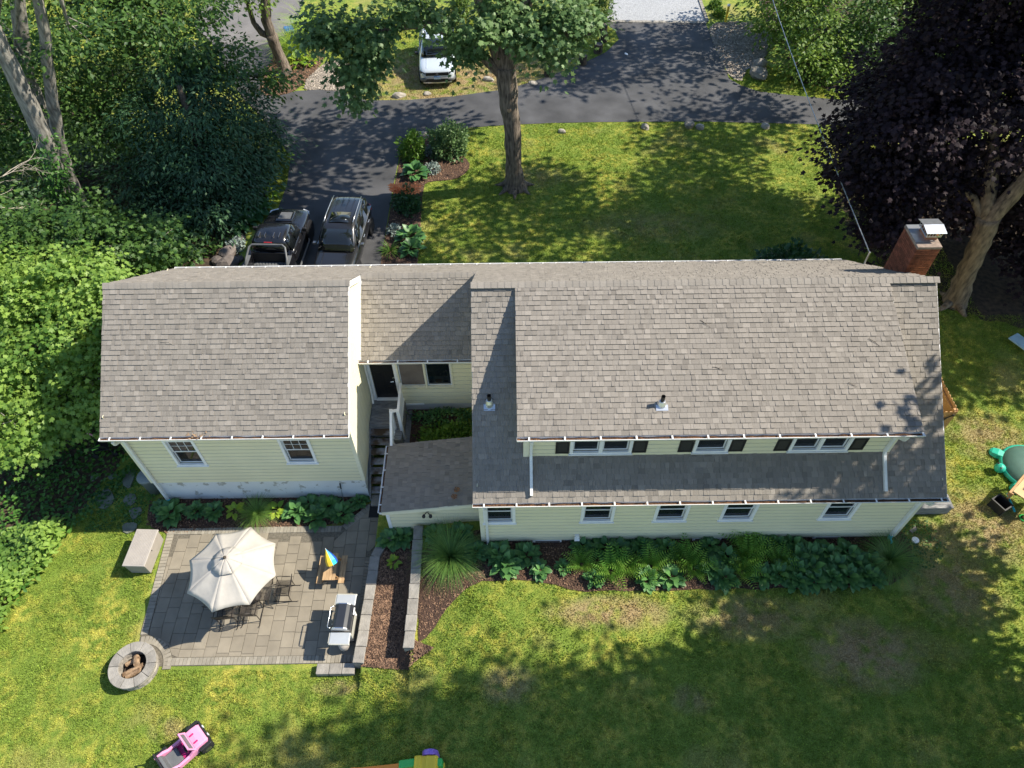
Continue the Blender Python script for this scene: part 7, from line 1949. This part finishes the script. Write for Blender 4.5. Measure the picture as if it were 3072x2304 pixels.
# tree with a stump limb on the island
t6 = tree('island_tree', (-12.1, 37.4, ZF), 'small broken-limbed tree on the mulch island')
wood(t6, 'trunk', [(-12.0, 37.3, ZF-.15), (-12.02, 37.4, 1.7), (-12.18, 37.4, 2.6), (-12.25, 37.4, 3.3)], [.46, .31, .27, .32], 'bark', 12, .08)
wood(t6, 'limb', [(-12.25, 37.4, 3.1), (-12.3, 37.4, 4.0), (-12.05, 37.5, 5.2), (-12, 37.8, 7.5)], [.27, .26, .24, .18], 'bark', 10)
wood(t6, 'limb', [(-12.25, 37.4, 3.2), (-12.7, 37.4, 3.4), (-12.95, 37.4, 3.9), (-13.0, 37.4, 5.2)], [.2, .17, .14, .1], 'bark', 8)
C6 = [((-14.6, 37.2, 7.0), (1.2, 1.1, .6)), ((-13.0, 37.4, 5.0), (.7, .6, .35)), ((-12.2, 37.2, 5.2), (.5, .5, .3)), ((-13.9, 37.4, 5.4), (.9, .7, .4)), ((-15.4, 38.4, 7.4), (1.3, 1.2, .7)), ((-11.6, 37.8, 8.2), (1.0, 1.0, .6)), ((-13.2, 39.5, 9.6), (2.4, 2.2, 1.2))]
crown(t6, C6, 2.2, 18, .22, 'l_right', 160, LEAF_SIMPLE, spr=.36)
# trees and bushes at the upper right
def rtree(base, cl, lab, mt, seed, trunk=.2, size=.24, dens=2.2, name='tree', top=None, bark='bark_dark', k=18):
    t = tree(name, base, lab, 'tree', 'trees at the upper right')
    x, y, z = base
    wood(t, 'trunk', [(x, y, z-.2), (x+.05, y, z+1.6), (x, y+.1, top or cl[0][0][2])], [trunk, trunk*.85, trunk*.4], bark, 10)
    crown(t, cl, dens, k, size, mt, seed, LEAF_SIMPLE, spr=.38, inner=.35, droop=.15)
    limbs(t, (x, y, z+1.5), cl[:5], trunk*.4, bark, seed)
rtree((15.2, 40.0, ZF), [((14.2, 39.8, 3.6), (1.7, 1.6, 1.5)), ((15.6, 38.2, 3.4), (1.6, 1.4, 1.4)), ((16.6, 40.2, 4.6), (1.8, 1.7, 1.5)), ((14.8, 42.4, 4.6), (1.8, 1.7, 1.5)), ((17.6, 42, 5.2), (2, 1.8, 1.6))], 'loose light green bushy tree right of the gravel drive', 'l_right', 170)
rtree((15.6, 36.2, ZF), [((15.0, 36.0, 2.5), (1.2, 1.1, 1.1)), ((16.2, 35.6, 2.2), (1.2, 1.0, 1.0)), ((16.0, 37.0, 3.4), (1.3, 1.2, 1.1)), ((17.2, 35.4, 1.9), (1.0, .9, .8))], 'leafy bush beside the two boulders', 'l_right', 171, .1)
rtree((18.6, 37.4, ZF), [((18.4, 36.8, 2.9), (1.5, 1.3, 1.3)), ((19.6, 36.4, 2.6), (1.2, 1.1, 1.1)), ((18.8, 38.0, 3.8), (1.4, 1.3, 1.2))], 'rounded dark green bush left of the copper maple', 'l_wood', 172, .1)
rtree((22, 40, ZF), [((20.8, 39.8, 4.4), (1.9, 1.8, 1.5)), ((22.6, 39.2, 4.2), (2.0, 1.8, 1.5)), ((21.6, 42, 5.6), (2.2, 2, 1.8)), ((24.6, 40.8, 5), (2.2, 2, 1.8)), ((26.6, 39, 4.6), (2.2, 2, 1.8))], 'green tree behind the rounded bush', 'l_right', 173)
t7 = tree('tall_trunk_tree', (24.0, 42.0, ZF), 'thick pale trunk at the top right edge of the photo', 'tree', 'trees at the upper right')
wood(t7, 'trunk', [(24, 42, ZF-.2), (23.9, 42, 4), (23.8, 42, 9), (23.8, 42, 14)], [.7, .58, .52, .4], 'bark_pale', 14)
crown(t7, [((19, 41, 13), (4.5, 3.2, 2.5)), ((16.5, 39.5, 15), (3, 2.8, 2)), ((15, 42.5, 15.5), (3.2, 3, 2.2)), ((22, 33.5, 13), (3.4, 2.6, 2.2))], 1.0, 14, .40, 'l_right', 174, LEAF_SIMPLE, name='upper_crown', spr=.6)
limbs(t7, (23.8, 42, 10), [((19, 41, 13), 2), ((22, 33.5, 13), 2), ((16.5, 39.5, 15), 2)], .2, 'bark_pale', 8)

# arborvitae
def arbor(x, y, h, r, lab, seed):
    e = tree('arborvitae', (x, y, ZF), lab, 'shrub', 'arborvitae hedge plants')
    cl = [((x, y, ZF+h*f), (r*w_, r*w_, h*.16)) for f, w_ in ((.12, .8), (.28, 1.0), (.45, .98), (.62, .85), (.78, .6), (.92, .3))]
    crown(e, cl, 9, 14, .17, 'l_arbor', seed, LEAF_NEEDLE, name='foliage', spr=.16, inner=.7)
    wood(e, 'trunk', [(x, y, ZF-.1), (x, y, ZF+h*.6)], [.08, .03], 'bark_dark', 6)
arbor(5.25, 42.5, 2.3, .72, 'egg-shaped arborvitae at the corner of the gravel drive', 181)
arbor(4.3, 44.4, 2.4, .7, 'arborvitae half hidden behind the corner one', 182)
arbor(-4.9, 43.2, 2.3, .65, 'arborvitae left behind the white car', 183)
arbor(-2.7, 43.6, 2.3, .65, 'arborvitae right behind the white car', 184)

# ------------------------------------------------------------------ stumps, boulders and small things in front
def rock(name, x, y, sx, sy, sz, seed, lab, grp, mt='stone', z=None):
    rnd = random.Random(seed)
    bm = bmesh.new(); bmesh.ops.create_icosphere(bm, subdivisions=2, radius=1)
    ph = [rnd.uniform(0, 6) for _ in range(6)]
    for v in bm.verts:
        p = v.co; k = 1+.16*math.sin(p.x*2.6+ph[0])+.14*math.sin(p.y*3+ph[1])+.12*math.sin(p.z*3.3+ph[2])+.06*math.sin(p.x*7+p.y*6+ph[3])
        v.co = Vector((p.x*sx*k, p.y*sy*k, p.z*sz*k))
    me = bpy.data.meshes.new(name); bm.to_mesh(me); bm.free(); me.materials.append(MT[mt])
    o = link(name, me); o.location = (x, y, (H1(x, y) if z is None else z)+sz*.45); o.rotation_euler = (0, 0, rnd.uniform(0, 3))
    tag(o, lab, 'rock', grp); return o
rock('boulder', 13.5, 37.1, .42, .36, .36, 1, 'upper of two beige boulders on the right verge', 'boulders on the right verge')
rock('boulder', 13.3, 36.2, .52, .40, .36, 2, 'lower larger beige boulder on the right verge', 'boulders on the right verge')
for i, (x, y, s, lab) in enumerate(((6.6, 31.5, .2, 'rounded stone at the lawn edge, leftmost along the driveway'), (8.8, 31.6, .24, 'pale stone in the middle of the lawn edge'), (9.3, 31.45, .2, 'flatter stone right beside the middle pale one'), (12.45, 31.4, .2, 'white stone at the right end of the lawn edge'), (-4.1, 30.85, .26, 'beige stone at the tip of the front bed'), (2.6, 31.2, .16, 'small flat stone in the grass right of the maple'))):
    rock('edge_stone', x, y, s*1.2, s, s*.7, 10+i, lab, 'stones along the lawn edge')
for i, (x, y, s, lab) in enumerate(((-11.4, 22.5, .42, 'large boulder beside the tail of the pickup'), (-11.2, 23.3, .26, 'small boulder above the large one by the pickup'), (-11.35, 21.8, .45, 'flat boulder nearest the garage by the pickup'), (-11.8, 22.0, .3, 'boulder at the mulch side of the pile'), (-10.95, 22.1, .22, 'small stone between boulder pile and pickup'))):
    rock('boulder', x, y, s*.95, s*.8, s*.6, 30+i, lab, 'boulders by the pickup', 'stone_dark')
for i, (x, y, s, lab) in enumerate(((-5.6, 34.75, .28, 'pale flat stone in front of the white car, left'), (-4.2, 34.9, .16, 'small pale stone in front of the white car'), (-1.0, 36.3, .24, 'broken pale stone right of the white car'), (1.3, 35.9, .2, 'small flat stone near the driveway bend'), (3.4, 38.4, .25, 'stone at the foot of the sapling'))):
    rock('edge_stone', x, y, s*1.3, s, s*.45, 50+i, lab, 'stones near the white car')
rock('paper_litter', 6.55, 38.9, .12, .09, .03, 70, 'scrap of white paper lying on the driveway', 'litter', 'white', z=ZF+.02)
for i, (x, y, lab) in enumerate(((2.15, 36.7, 'dark log stump nearest the maple trunk'), (4.05, 37.9, 'log stump second along the driveway curve'), (5.0, 39.2, 'log stump third along the driveway curve'), (5.4, 40.5, 'log stump fourth along the curve'), (5.5, 41.5, 'farthest log stump below the arborvitae'))):
    e = empty('log_stump', (x, y, ZF), random.uniform(0, 6), lab, 'stump', 'log stumps along the driveway')
    mb = MB(); mb.tube([(0, 0, -.05), (.01, 0, .2), (0, .01, .46)], [.25, .235, .23], 14, wob=.06); mb.build('bark', MT['bark_dark'], e)
    mb = MB(); mb.lathe([(0, .468), (.2, .466)], 14); mb.build('cut_face', MT['stone_dark'], e)
sp2 = tree('sapling', (3.3, 38.9, ZF), 'thin bare sapling beside the stumps')
wood(sp2, 'trunk', [(3.3, 38.9, ZF), (3.28, 38.9, ZF+1.4)], [.03, .015], 'bark_dark', 6)
for k in range(5): wood(sp2, 'twig', [(3.29, 38.9, ZF+.6+.15*k), (3.29+.3*math.cos(k*2), 38.9+.3*math.sin(k*2), ZF+.9+.15*k)], [.012, .004], 'bark_dark', 5)
e = empty('marker_post', (12.75, 42.6, ZF), 0, 'yellow post with a white cap beside the gravel drive', 'post')
mb = MB(); mb.tube([(0, 0, 0), (0, 0, .95)], .07, 8); mb.build('post', MT['yellow'], e); mb = MB(); mb.lathe([(.1, .95), (.1, 1.02), (0, 1.05)], 10); mb.build('cap', MT['white'], e)
# granite kerb across the gravel drive
kb = empty('cobble_kerb', (8.7, 42.75, ZF), 0, 'row of pale cobbles where the gravel drive meets the asphalt', 'kerb')
for i in range(30):
    mb = MB(); x = -2.95+i*.197; mb.box(x, x+.185, -.13+random.uniform(-.01, .01)-.05*0, .13, -.02, .05+random.uniform(0, .015)); o = mb.build('cobble', MT['cap'], kb); o.rotation_euler = (0, 0, -.048)
kb2 = empty('cobble_kerb', (11.8, 45.6, ZF), 0, 'cobble edging along the right side of the gravel drive', 'kerb')
for i in range(24):
    mb = MB(); y = -2.9+i*.245; mb.box(-.09, .09, y, y+.232, -.02, .07+random.uniform(0, .015)); o = mb.build('cobble', MT['cap'], kb2); o.rotation_euler = (0, 0, -.03)
for i, (x, y, lab) in enumerate(((12.5, 44.6, 'upper small shrub in the edging bed by the gravel drive'), (12.55, 43.5, 'lower small shrub in the edging bed by the gravel drive'))):
    bushthing('shrub', x, y, .35, .35, .4, 500, .13, 'l_shrub', 80+i, lab, 'shrub', 'small edging shrubs')
# recycling bins
for i, (x, y, mt, lab) in enumerate(((-12.15, 40.3, 'bin_blue', 'blue wheelie bin behind the tall grasses'), (-12.0, 41.4, 'bin_grey', 'grey wheelie bin behind the blue one'))):
    e = empty('wheelie_bin', (x, y, ZF), R(20), lab, 'bin', 'bins at the street')
    mb = MB(); mb.loft([[(-.24*s, -.28*s, z), (.24*s, -.28*s, z), (.24*s, .28*s, z), (-.24*s, .28*s, z)] for z, s in ((.05, .8), (.95, 1.05))]); mb.build('body', MT[mt], e, bevel=.02)
    mb = MB(); mb.loft([[(-.28, -.33, .96), (.28, -.33, .96), (.28, .33, .96), (-.28, .33, .96)], [(-.22, -.26, 1.04), (.22, -.26, 1.04), (.22, .28, 1.04), (-.22, .28, 1.04)]]); mb.build('lid', MT[mt], e, bevel=.02)
# overhead service cable to the house
mb = MB(); A, B = Vector((11.25, 17.15, 5.55)), Vector((12.0, 45.0, 8.4)); pts = []
for i in range(25):
    t = i/24; p = A.lerp(B, t); p.z -= .5*math.sin(math.pi*t); pts.append(p)
mb.tube(pts, .013, 5)
cab = empty('service_cable', A, 0, 'twisted overhead power cable running to the house front', 'cable')
o = mb.build('cable', MT['cable']); o.parent = cab; o.matrix_parent_inverse = Matrix.Translation(-A)
mb = MB()
for i in range(120):
    t = i/120; k = t*24; j = int(k); p = pts[j].lerp(pts[min(j+1, 24)], k-j); q = pts[j].lerp(pts[min(j+1, 24)], min(1, k-j+.5))
    mb.tube([p+Vector((0, 0, .014)), p.lerp(q, .8)+Vector((.012, 0, .008))], .008, 4)
o = mb.build('neutral_wire', MT['galv']); o.parent = cab; o.matrix_parent_inverse = Matrix.Translation(-A)
mb = MB(); mb.tube([(11.25, 17.15, 5.0), (11.25, 17.15, 5.58)], .03, 6); o = mb.build('mast', MT['galv']); o.parent = cab; o.matrix_parent_inverse = Matrix.Translation(-A)
# fallen leaves in the garage gutter
mb = MB()
for k in range(26):
    x = -8.75+random.gauss(0, .13); y = 11.4+random.gauss(0, .04); z = GEZ+.02+random.uniform(0, .06); a = random.uniform(0, 6)
    mb.add([(x, y, z), (x+.07*math.cos(a), y+.07*math.sin(a), z+.03), (x+.05*math.cos(a+1), y+.05*math.sin(a+1), z+.01)], [(0, 1, 2)])
tag(mb.build('dead_leaves', MT['log']), 'clump of tan dead leaves in the garage gutter', 'leaves')

# ------------------------------------------------------------------ vehicles (nose along local +y)
def ring(y, w, zb, zm, zt, crown=.03, tw=.90):
    r_ = [(w*.82, y, zb), (w*.97, y, zb+.10), (w, y, zb+(zm-zb)*.55), (w*.985, y, zm), (w*tw, y, zt), (w*tw*.55, y, zt+crown*.8)]
    return r_ + [(0, y, zt+crown)] + [(-p[0], p[1], p[2]) for p in r_[::-1]]
def wheel(root, x, y, r=.34, wd=.22, rim='rim', spokes=5):
    s = 1 if x > 0 else -1
    Rm = Matrix.Rotation(R(90), 4, 'Y')
    mb = MB(); mb.lathe([(r*.62, -wd/2), (r*.9, -wd/2), (r, -wd*.3), (r, wd*.3), (r*.9, wd/2), (r*.62, wd/2)], 24, (x, y, r), Rm); w = mb.build('wheel', MT['rubber'], root, smooth=True)
    m2 = MB(); m2.lathe([(r*.56, -wd*.44), (r*.64, -wd*.46), (r*.64, wd*.46), (r*.56, wd*.44)], 24, (x, y, r), Rm)
    for k in range(spokes):
        a = 2*math.pi*k/spokes
        m2.loft([[(x+s*wd*.36, y+math.cos(a+d)*q, r+math.sin(a+d)*q) for d, q in ((-.35, r*.12), (-.12, r*.6), (.12, r*.6), (.35, r*.12))], [(x+s*wd*.46, y+math.cos(a+d)*q, r+math.sin(a+d)*q) for d, q in ((-.35, r*.12), (-.12, r*.6), (.12, r*.6), (.35, r*.12))]])
    m2.lathe([(0, -wd*.47), (r*.14, -wd*.47), (r*.14, wd*.47), (0, wd*.47)], 12, (x, y, r), Rm)
    m2.build('rim', MT[rim], w)
    m3 = MB(); m3.lathe([(r*1.04, -.03), (r*1.16, -.03), (r*1.16, .03), (r*1.04, .03)], 24, (x+s*(wd/2-.02), y, r*1.03), Rm); m3.build('wheel_arch', MT['black_plastic'], root)

def suv(root, paint, clad=True, sunroof=(-.55, .12), rails='rim', railz=.03):
    st = [(-2.25, .70, .45, .75, .90), (-2.16, .84, .32, .85, 1.02), (-1.6, .90, .27, .92, 1.05), (-.6, .91, .25, .92, 1.045), (.6, .91, .25, .90, 1.03), (1.0, .905, .25, .88, 1.02), (1.5, .90, .27, .84, .985), (1.95, .87, .30, .80, .92), (2.17, .79, .34, .72, .84), (2.26, .66, .40, .62, .72)]
    mb = MB(); mb.loft([ring(*s) for s in st]); body = mb.build('body', MT[paint], root, smooth=True); body.modifiers.new('sub', 'SUBSURF').levels = 1; body.modifiers['sub'].render_levels = 1
    if clad:
        mb = MB(); mb.loft([[(w*1.005, y, zb+.16), (w*1.01, y, zb+.02), (w*.8, y, zb-.03), (-w*.8, y, zb-.03), (-w*1.01, y, zb+.02), (-w*1.005, y, zb+.16)] for (y, w, zb, a, b) in st]); mb.build('lower_cladding', MT['cladding'], root, smooth=True)
    gh = [(-2.14, .80, .66, 1.10), (-1.98, .83, .62, 1.50), (-1.75, .84, .635, 1.62), (-1.2, .86, .655, 1.69), (-.4, .87, .67, 1.715), (.15, .87, .67, 1.695), (.38, .865, .665, 1.63), (.75, .85, .70, 1.36), (1.16, .80, .72, 1.06)]
    def gring(y, wb, wt, z):
        zb = .98; r_ = [(wb, y, zb), (wb*.55+wt*.45+.02, y, zb+(z-zb)*.55), (wt+.03, y, z-.06*min(1, (z-zb)/.4)), (wt-.06, y, z), (wt*.5, y, z+.018)]
        return r_ + [(0, y, z+.025)] + [(-p[0], p[1], p[2]) for p in r_[::-1]]
    mb = MB(); mb.loft([gring(*g) for g in gh]); ca = mb.build('roof', MT[paint], root, smooth=True); ca.modifiers.new('sub', 'SUBSURF').levels = 1; ca.modifiers['sub'].render_levels = 1
    # glass
    def strip(name, rows, mt='glass_car', par=root):
        m = MB(); m.loft(rows, closed=False, caps=False); o = m.build(name, MT[mt], par, smooth=True); sd = o.modifiers.new('sol', 'SOLIDIFY'); sd.thickness = .012; sd.offset = 0; return o
    ws = strip('windscreen', [[(x*a, y+.03*(1-x*x), z+.012+.03*(1-x*x)) for x in (-1, -.6, -.2, .2, .6, 1)] for (y, z, a) in ((1.17, 1.045, .76), (.80, 1.325, .69), (.42, 1.605, .60))])
    m = MB()
    for x0 in (-.5, .1): m.tube([(x0, 1.19, 1.075), (x0+.38, 1.05, 1.175)], .012, 5)
    m.build('wiper', MT['black_plastic'], ws)
    strip('rear_window', [[(x*a, y, z) for x in (-1, -.4, .4, 1)] for (y, z, a) in ((-2.165, 1.12, .62), (-2.02, 1.47, .54))])
    for s in (-1, 1):
        for (ya, yb) in ((-1.92, -1.2), (-1.14, -.26), (-.20, .70)):
            yt = yb if yb < .5 else .36; ya2 = ya if ya > -1.9 else -1.8
            strip('side_window', [[(s*.872, ya, 1.06), (s*.874, (ya+yb)/2, 1.06), (s*.866 if yb < .5 else s*.856, yb, 1.06)], [(s*.79, ya2, 1.34), (s*.79, (ya2+yt)/2, 1.34), (s*.79, (yb+yt)/2, 1.34)], [(s*.712, ya2, 1.585), (s*.712, (ya2+yt)/2, 1.60), (s*.702, yt, 1.58)]])
        mb = MB(); mb.tube([(s*.60, -1.75, 1.655+railz), (s*.61, -1.2, 1.71+railz), (s*.62, -.4, 1.735+railz), (s*.61, .1, 1.71+railz)], .018, 6); mb.build('roof_rail', MT[rails], root, smooth=True)
        mb = MB(); mb.loft([[(s*.87, y, 1.04), (s*.89, y, 1.04), (s*.89, y, 1.065), (s*.87, y, 1.065)] for y in (-1.95, .72)]); mb.build('belt_trim', MT[rails], root)
        mb = MB(); a, b = sorted((s*.93, s*1.09)); mb.loft([[(a, y, 1.0), (b, y, 1.02), (b, y, 1.12), (a, y, 1.13)] for y in (.62, .76)]); mb.box(*sorted((s*.88, s*.95)), .66, .72, 1.02, 1.06); mb.build('door_mirror', MT['black_plastic' if paint == 'paint_white' else 'rim'], root, bevel=.03)
        for y in (-1.05, -.05):
            mb = MB(); mb.tube([(s*.905, y-.1, .93), (s*.935, y-.07, .94), (s*.935, y+.07, .94), (s*.905, y+.1, .93)], .013, 5); mb.build('door_handle', MT[rails], root)
        mb = MB(); mb.loft([[(s*.58, y1, .70), (s*.82, y2, .72), (s*.83, y2, .82), (s*.60, y1, .80)] for y1, y2 in ((2.10, 1.92), (2.235, 2.10))]); mb.build('headlight', MT['lamp' if paint != 'paint_white' else 'black_plastic'], root, bevel=.01)
        mb = MB(); mb.loft([[(s*.64, y1, .75), (s*.82, y2, .75), (s*.82, y2, .98), (s*.66, y1, .98)] for y1, y2 in ((-2.16, -2.05), (-2.235, -2.15))]); mb.build('tail_light', MT['redlamp'], root)
        for y in (1.42, -1.42): wheel(root, s*.80, y)
    strip('sunroof', [[(-.42, y, 1.73), (0, y, 1.752), (.42, y, 1.73)] for y in (sunroof[0], (sunroof[0]+sunroof[1])/2, sunroof[1])])
    for x in (-.36, -.12, .12, .36):
        mb = MB(); mb.box(x-.008, x+.008, -1.65, -.75, 1.70, 1.728); mb.build('roof_rib', MT[paint], root)
    mb = MB(); mb.loft([[(-.55, y, .66), (.55, y, .66), (.57, y, .80), (-.57, y, .80)] for y in (2.15, 2.262)]); gr_ = mb.build('grille', MT['black_plastic'], root)
    mb = MB(); mb.loft([[(-.62, y, .36), (.62, y, .36), (.5, y, .50), (-.5, y, .50)] for y in (2.15, 2.268)]); mb.build('air_intake', MT['black_plastic'], root)
    mb = MB(); mb.loft([[(-.7, y1, .30), (0, y1+.03, .29), (.7, y1, .30), (.7, y1, .345), (0, y1+.03, .34), (-.7, y1, .345)] for y1 in (2.15, 2.27)]); mb.build('skid_plate', MT['galv'], root)
    mb = MB(); mb.box(-.16, .16, 2.272, 2.285, .49, .63); pl = mb.build('licence_plate', MT['plate'], root)
    mb = MB(); mb.box(-.155, .155, 2.286, 2.289, .595, .627); mb.build('plate_band', MT['bin_blue'], pl)
    mb = MB()                                                   # badge: an H in a rounded frame
    for (a, b, c, d) in ((-.055, -.04, .69, .775), (.04, .055, .69, .775), (-.028, -.014, .70, .765), (.014, .028, .70, .765), (-.014, .014, .728, .742), (-.04, .04, .765, .775)): mb.box(a, b, 2.264, 2.275, c, d)
    if paint == 'paint_white': mb.build('badge', MT['steel'], gr_)
    mb = MB()
    for x in (-.5, .5): mb.loft([[(x-.01, y, z+.028), (x+.01, y, z+.028), (x, y, z+.045)] for y, z in ((1.2, 1.0), (1.6, .965), (2.0, .90))])
    mb.build('hood_crease', MT[paint], root)

wsuv = empty('parked_car', (-3.78, 37.85, ZF), R(183), 'white-silver SUV parked on the dry grass under the maple', 'car', 'parked vehicles', 1.05)
suv(wsuv, 'paint_white', True)
bsuv = empty('parked_car', (-6.66, 22.5, ZF+.014), R(176), 'dark grey SUV with roof rails parked nose to the house', 'car', 'parked vehicles', .93)
suv(bsuv, 'paint_dark', False, rails='galv')

pk = empty('pickup_truck', (-9.18, 22.0, ZF+.014), R(-3), 'black pickup truck with an open ribbed bed', 'pickup', 'parked vehicles', .93)
st = [(-.72, .93, .36, .98, 1.06), (-.4, .94, .34, 1.0, 1.09), (.5, .94, .33, 1.0, 1.09), (.9, .94, .33, .98, 1.08), (1.5, .94, .35, .96, 1.05), (2.1, .91, .38, .92, 1.0), (2.42, .82, .42, .84, .92), (2.52, .70, .46, .74, .82)]
mb = MB(); mb.loft([ring(*s, tw=.93) for s in st]); bd = mb.build('body', MT['paint_black'], pk, smooth=True); bd.modifiers.new('sub', 'SUBSURF').levels = 1; bd.modifiers['sub'].render_levels = 1
def cr(y, wb, wt, z, zb=1.02):
    r_ = [(wb, y, zb), (wb*.5+wt*.5+.02, y, zb+(z-zb)*.55), (wt+.02, y, z-.05*min(1, (z-zb)/.4)), (wt-.07, y, z), (wt*.5, y, z+.015)]
    return r_ + [(0, y, z+.02)] + [(-p[0], p[1], p[2]) for p in r_[::-1]]
mb = MB(); mb.loft([cr(-.70, .84, .66, 1.45), (cr(-.62, .86, .64, 1.66)), cr(-.2, .87, .65, 1.74), cr(.3, .87, .65, 1.73), cr(.5, .87, .64, 1.67), cr(.8, .85, .69, 1.40), cr(1.12, .82, .74, 1.10)]); cab = mb.build('cab', MT['paint_black'], pk, smooth=True); cab.modifiers.new('sub', 'SUBSURF').levels = 1; cab.modifiers['sub'].render_levels = 1
def gls(name, rows):
    m = MB(); m.loft(rows, closed=False, caps=False); o = m.build(name, MT['glass_car'], pk, smooth=True); sd = o.modifiers.new('sol', 'SOLIDIFY'); sd.thickness = .012; sd.offset = 0
gls('windscreen', [[(x*a, y, z+.02) for x in (-1, -.4, .4, 1)] for (y, z, a) in ((1.14, 1.09, .76), (.82, 1.38, .68), (.52, 1.65, .58))])
gls('rear_window', [[(x*a, y, z) for x in (-1, 0, 1)] for (y, z, a) in ((-.745, 1.18, .60), (-.70, 1.50, .56))])
for s in (-1, 1):
    for (ya, yb) in ((-.58, .05), (.12, .80)):
        yt = min(yb, .48)
        gls('side_window', [[(s*.878, ya, 1.10), (s*.872, yb, 1.10)], [(s*.77, ya, 1.40), (s*.775, (yb+yt)/2, 1.38)], [(s*.69, ya+.02, 1.63), (s*.685, yt, 1.62)]])
    for y in (1.62, -1.62): wheel(pk, s*.85, y, .40, .27, 'rim', 6)
    mb = MB(); a, b = sorted((s*.96, s*1.16)); mb.box(a, b, .72, .82, 1.06, 1.24); mb.box(*sorted((s*.9, s*.97)), .74, .8, 1.08, 1.14); mb.build('door_mirror', MT['black_plastic'], pk, bevel=.03)
    for y in (-.5, .2):
        mb = MB(); mb.tube([(s*.93, y-.1, .98), (s*.965, y-.06, .985), (s*.965, y+.06, .985), (s*.93, y+.1, .98)], .013, 5); mb.build('door_handle', MT['rim'], pk)
    mb = MB(); mb.tube([(s*.98, -.7, .34), (s*1.02, -.6, .32), (s*1.02, 1.05, .32), (s*.98, 1.15, .34)], .04, 6); mb.build('side_step', MT['cladding'], pk)
    a, b = sorted((s*.78, s*.93)); mb = MB(); mb.loft([[(a, y, .45), (b, y, .45), (b*1.0, y, zt-.03), (s*.90, y, zt), (a if s > 0 else b, y, zt), (a if s > 0 else b, y, .5)][:4] if False else [(s*.78, y, .45), (s*.93, y, .45), (s*.945, y, .8), (s*.92, y, zt), (s*.78, y, zt)] for y, zt in ((-2.5, 1.12), (-1.2, 1.12), (-.9, 1.16), (-.76, 1.30))]); mb.build('bed_side', MT['paint_black'], pk, bevel=.02)
    mb = MB(); mb.loft([[(s*.77, y, zt+.002), (s*.93, y, zt+.002), (s*.93, y, zt+.02), (s*.77, y, zt+.02)] for y, zt in ((-2.5, 1.12), (-1.2, 1.12), (-.95, 1.15))]); mb.build('bed_rail', MT['cladding'], pk)
    mb = MB(); mb.loft([[(s*.55, y1, .78), (s*.86, y2, .80), (s*.86, y2, .92), (s*.57, y1, .90)] for y1, y2 in ((2.3, 2.1), (2.5, 2.32))]); mb.build('headlight', MT['lamp'], pk)
    mb = MB(); a, b = sorted((s*.80, s*.93)); mb.box(a, b, -2.56, -2.505, .8, 1.1); mb.build('tail_light', MT['redlamp'], pk)
mb = MB(); mb.box(-.78, .78, -2.5, -.76, .60, .64)
for i in range(11):
    x = -.66+i*.132; mb.box(x-.035, x+.035, -2.48, -.8, .641, .662)
mb.build('bed_floor', MT['cladding'], pk)
mb = MB(); mb.box(-.93, .93, -2.56, -2.50, .5, 1.12); mb.build('tailgate', MT['paint_black'], pk, bevel=.02)
mb = MB(); mb.box(-.78, .78, -.79, -.745, .6, 1.12); mb.build('bed_front', MT['black_plastic'], pk)
mb = MB(); mb.tube([(-.86, -1.55, 1.12), (-.84, -1.3, 1.28), (-.74, -.92, 1.56), (-.62, -.84, 1.62), (.62, -.84, 1.62), (.74, -.92, 1.56), (.84, -1.3, 1.28), (.86, -1.55, 1.12)], .045, 8); mb.build('sport_bar', MT['cladding'], pk, smooth=True)
mb = MB(); mb.box(-.16, .16, -.73, -.70, 1.60, 1.645); mb.build('brake_light', MT['redlamp'], pk)
for x in (-.42, -.18, .18, .42):
    mb = MB(); mb.box(x-.01, x+.01, -.5, -.2, 1.735, 1.765); mb.build('roof_rib', MT['rim'], pk)
mb = MB(); mb.loft([[(-.40*s, y, z-.05), (.40*s, y, z-.05), (.36*s, y, z+.03), (-.36*s, y, z+.03)] for y, z, s in ((1.35, 1.09, 1), (1.5, 1.10, 1), (2.0, 1.06, .95), (2.12, 1.02, .9))]); hs = mb.build('hood_bulge', MT['paint_black'], pk, bevel=.02)
mb = MB(); mb.slab((-.27, 1.48, 1.138), (.27, 1.48, 1.138), (.25, 1.98, 1.098), (-.25, 1.98, 1.098), .008); mb.build('scoop_panel', MT['cladding'], hs)
mb = MB(); mb.loft([[(-.55, y, .62), (.55, y, .62), (.57, y, .86), (-.57, y, .86)] for y in (2.4, 2.53)]); mb.build('grille', MT['black_plastic'], pk)
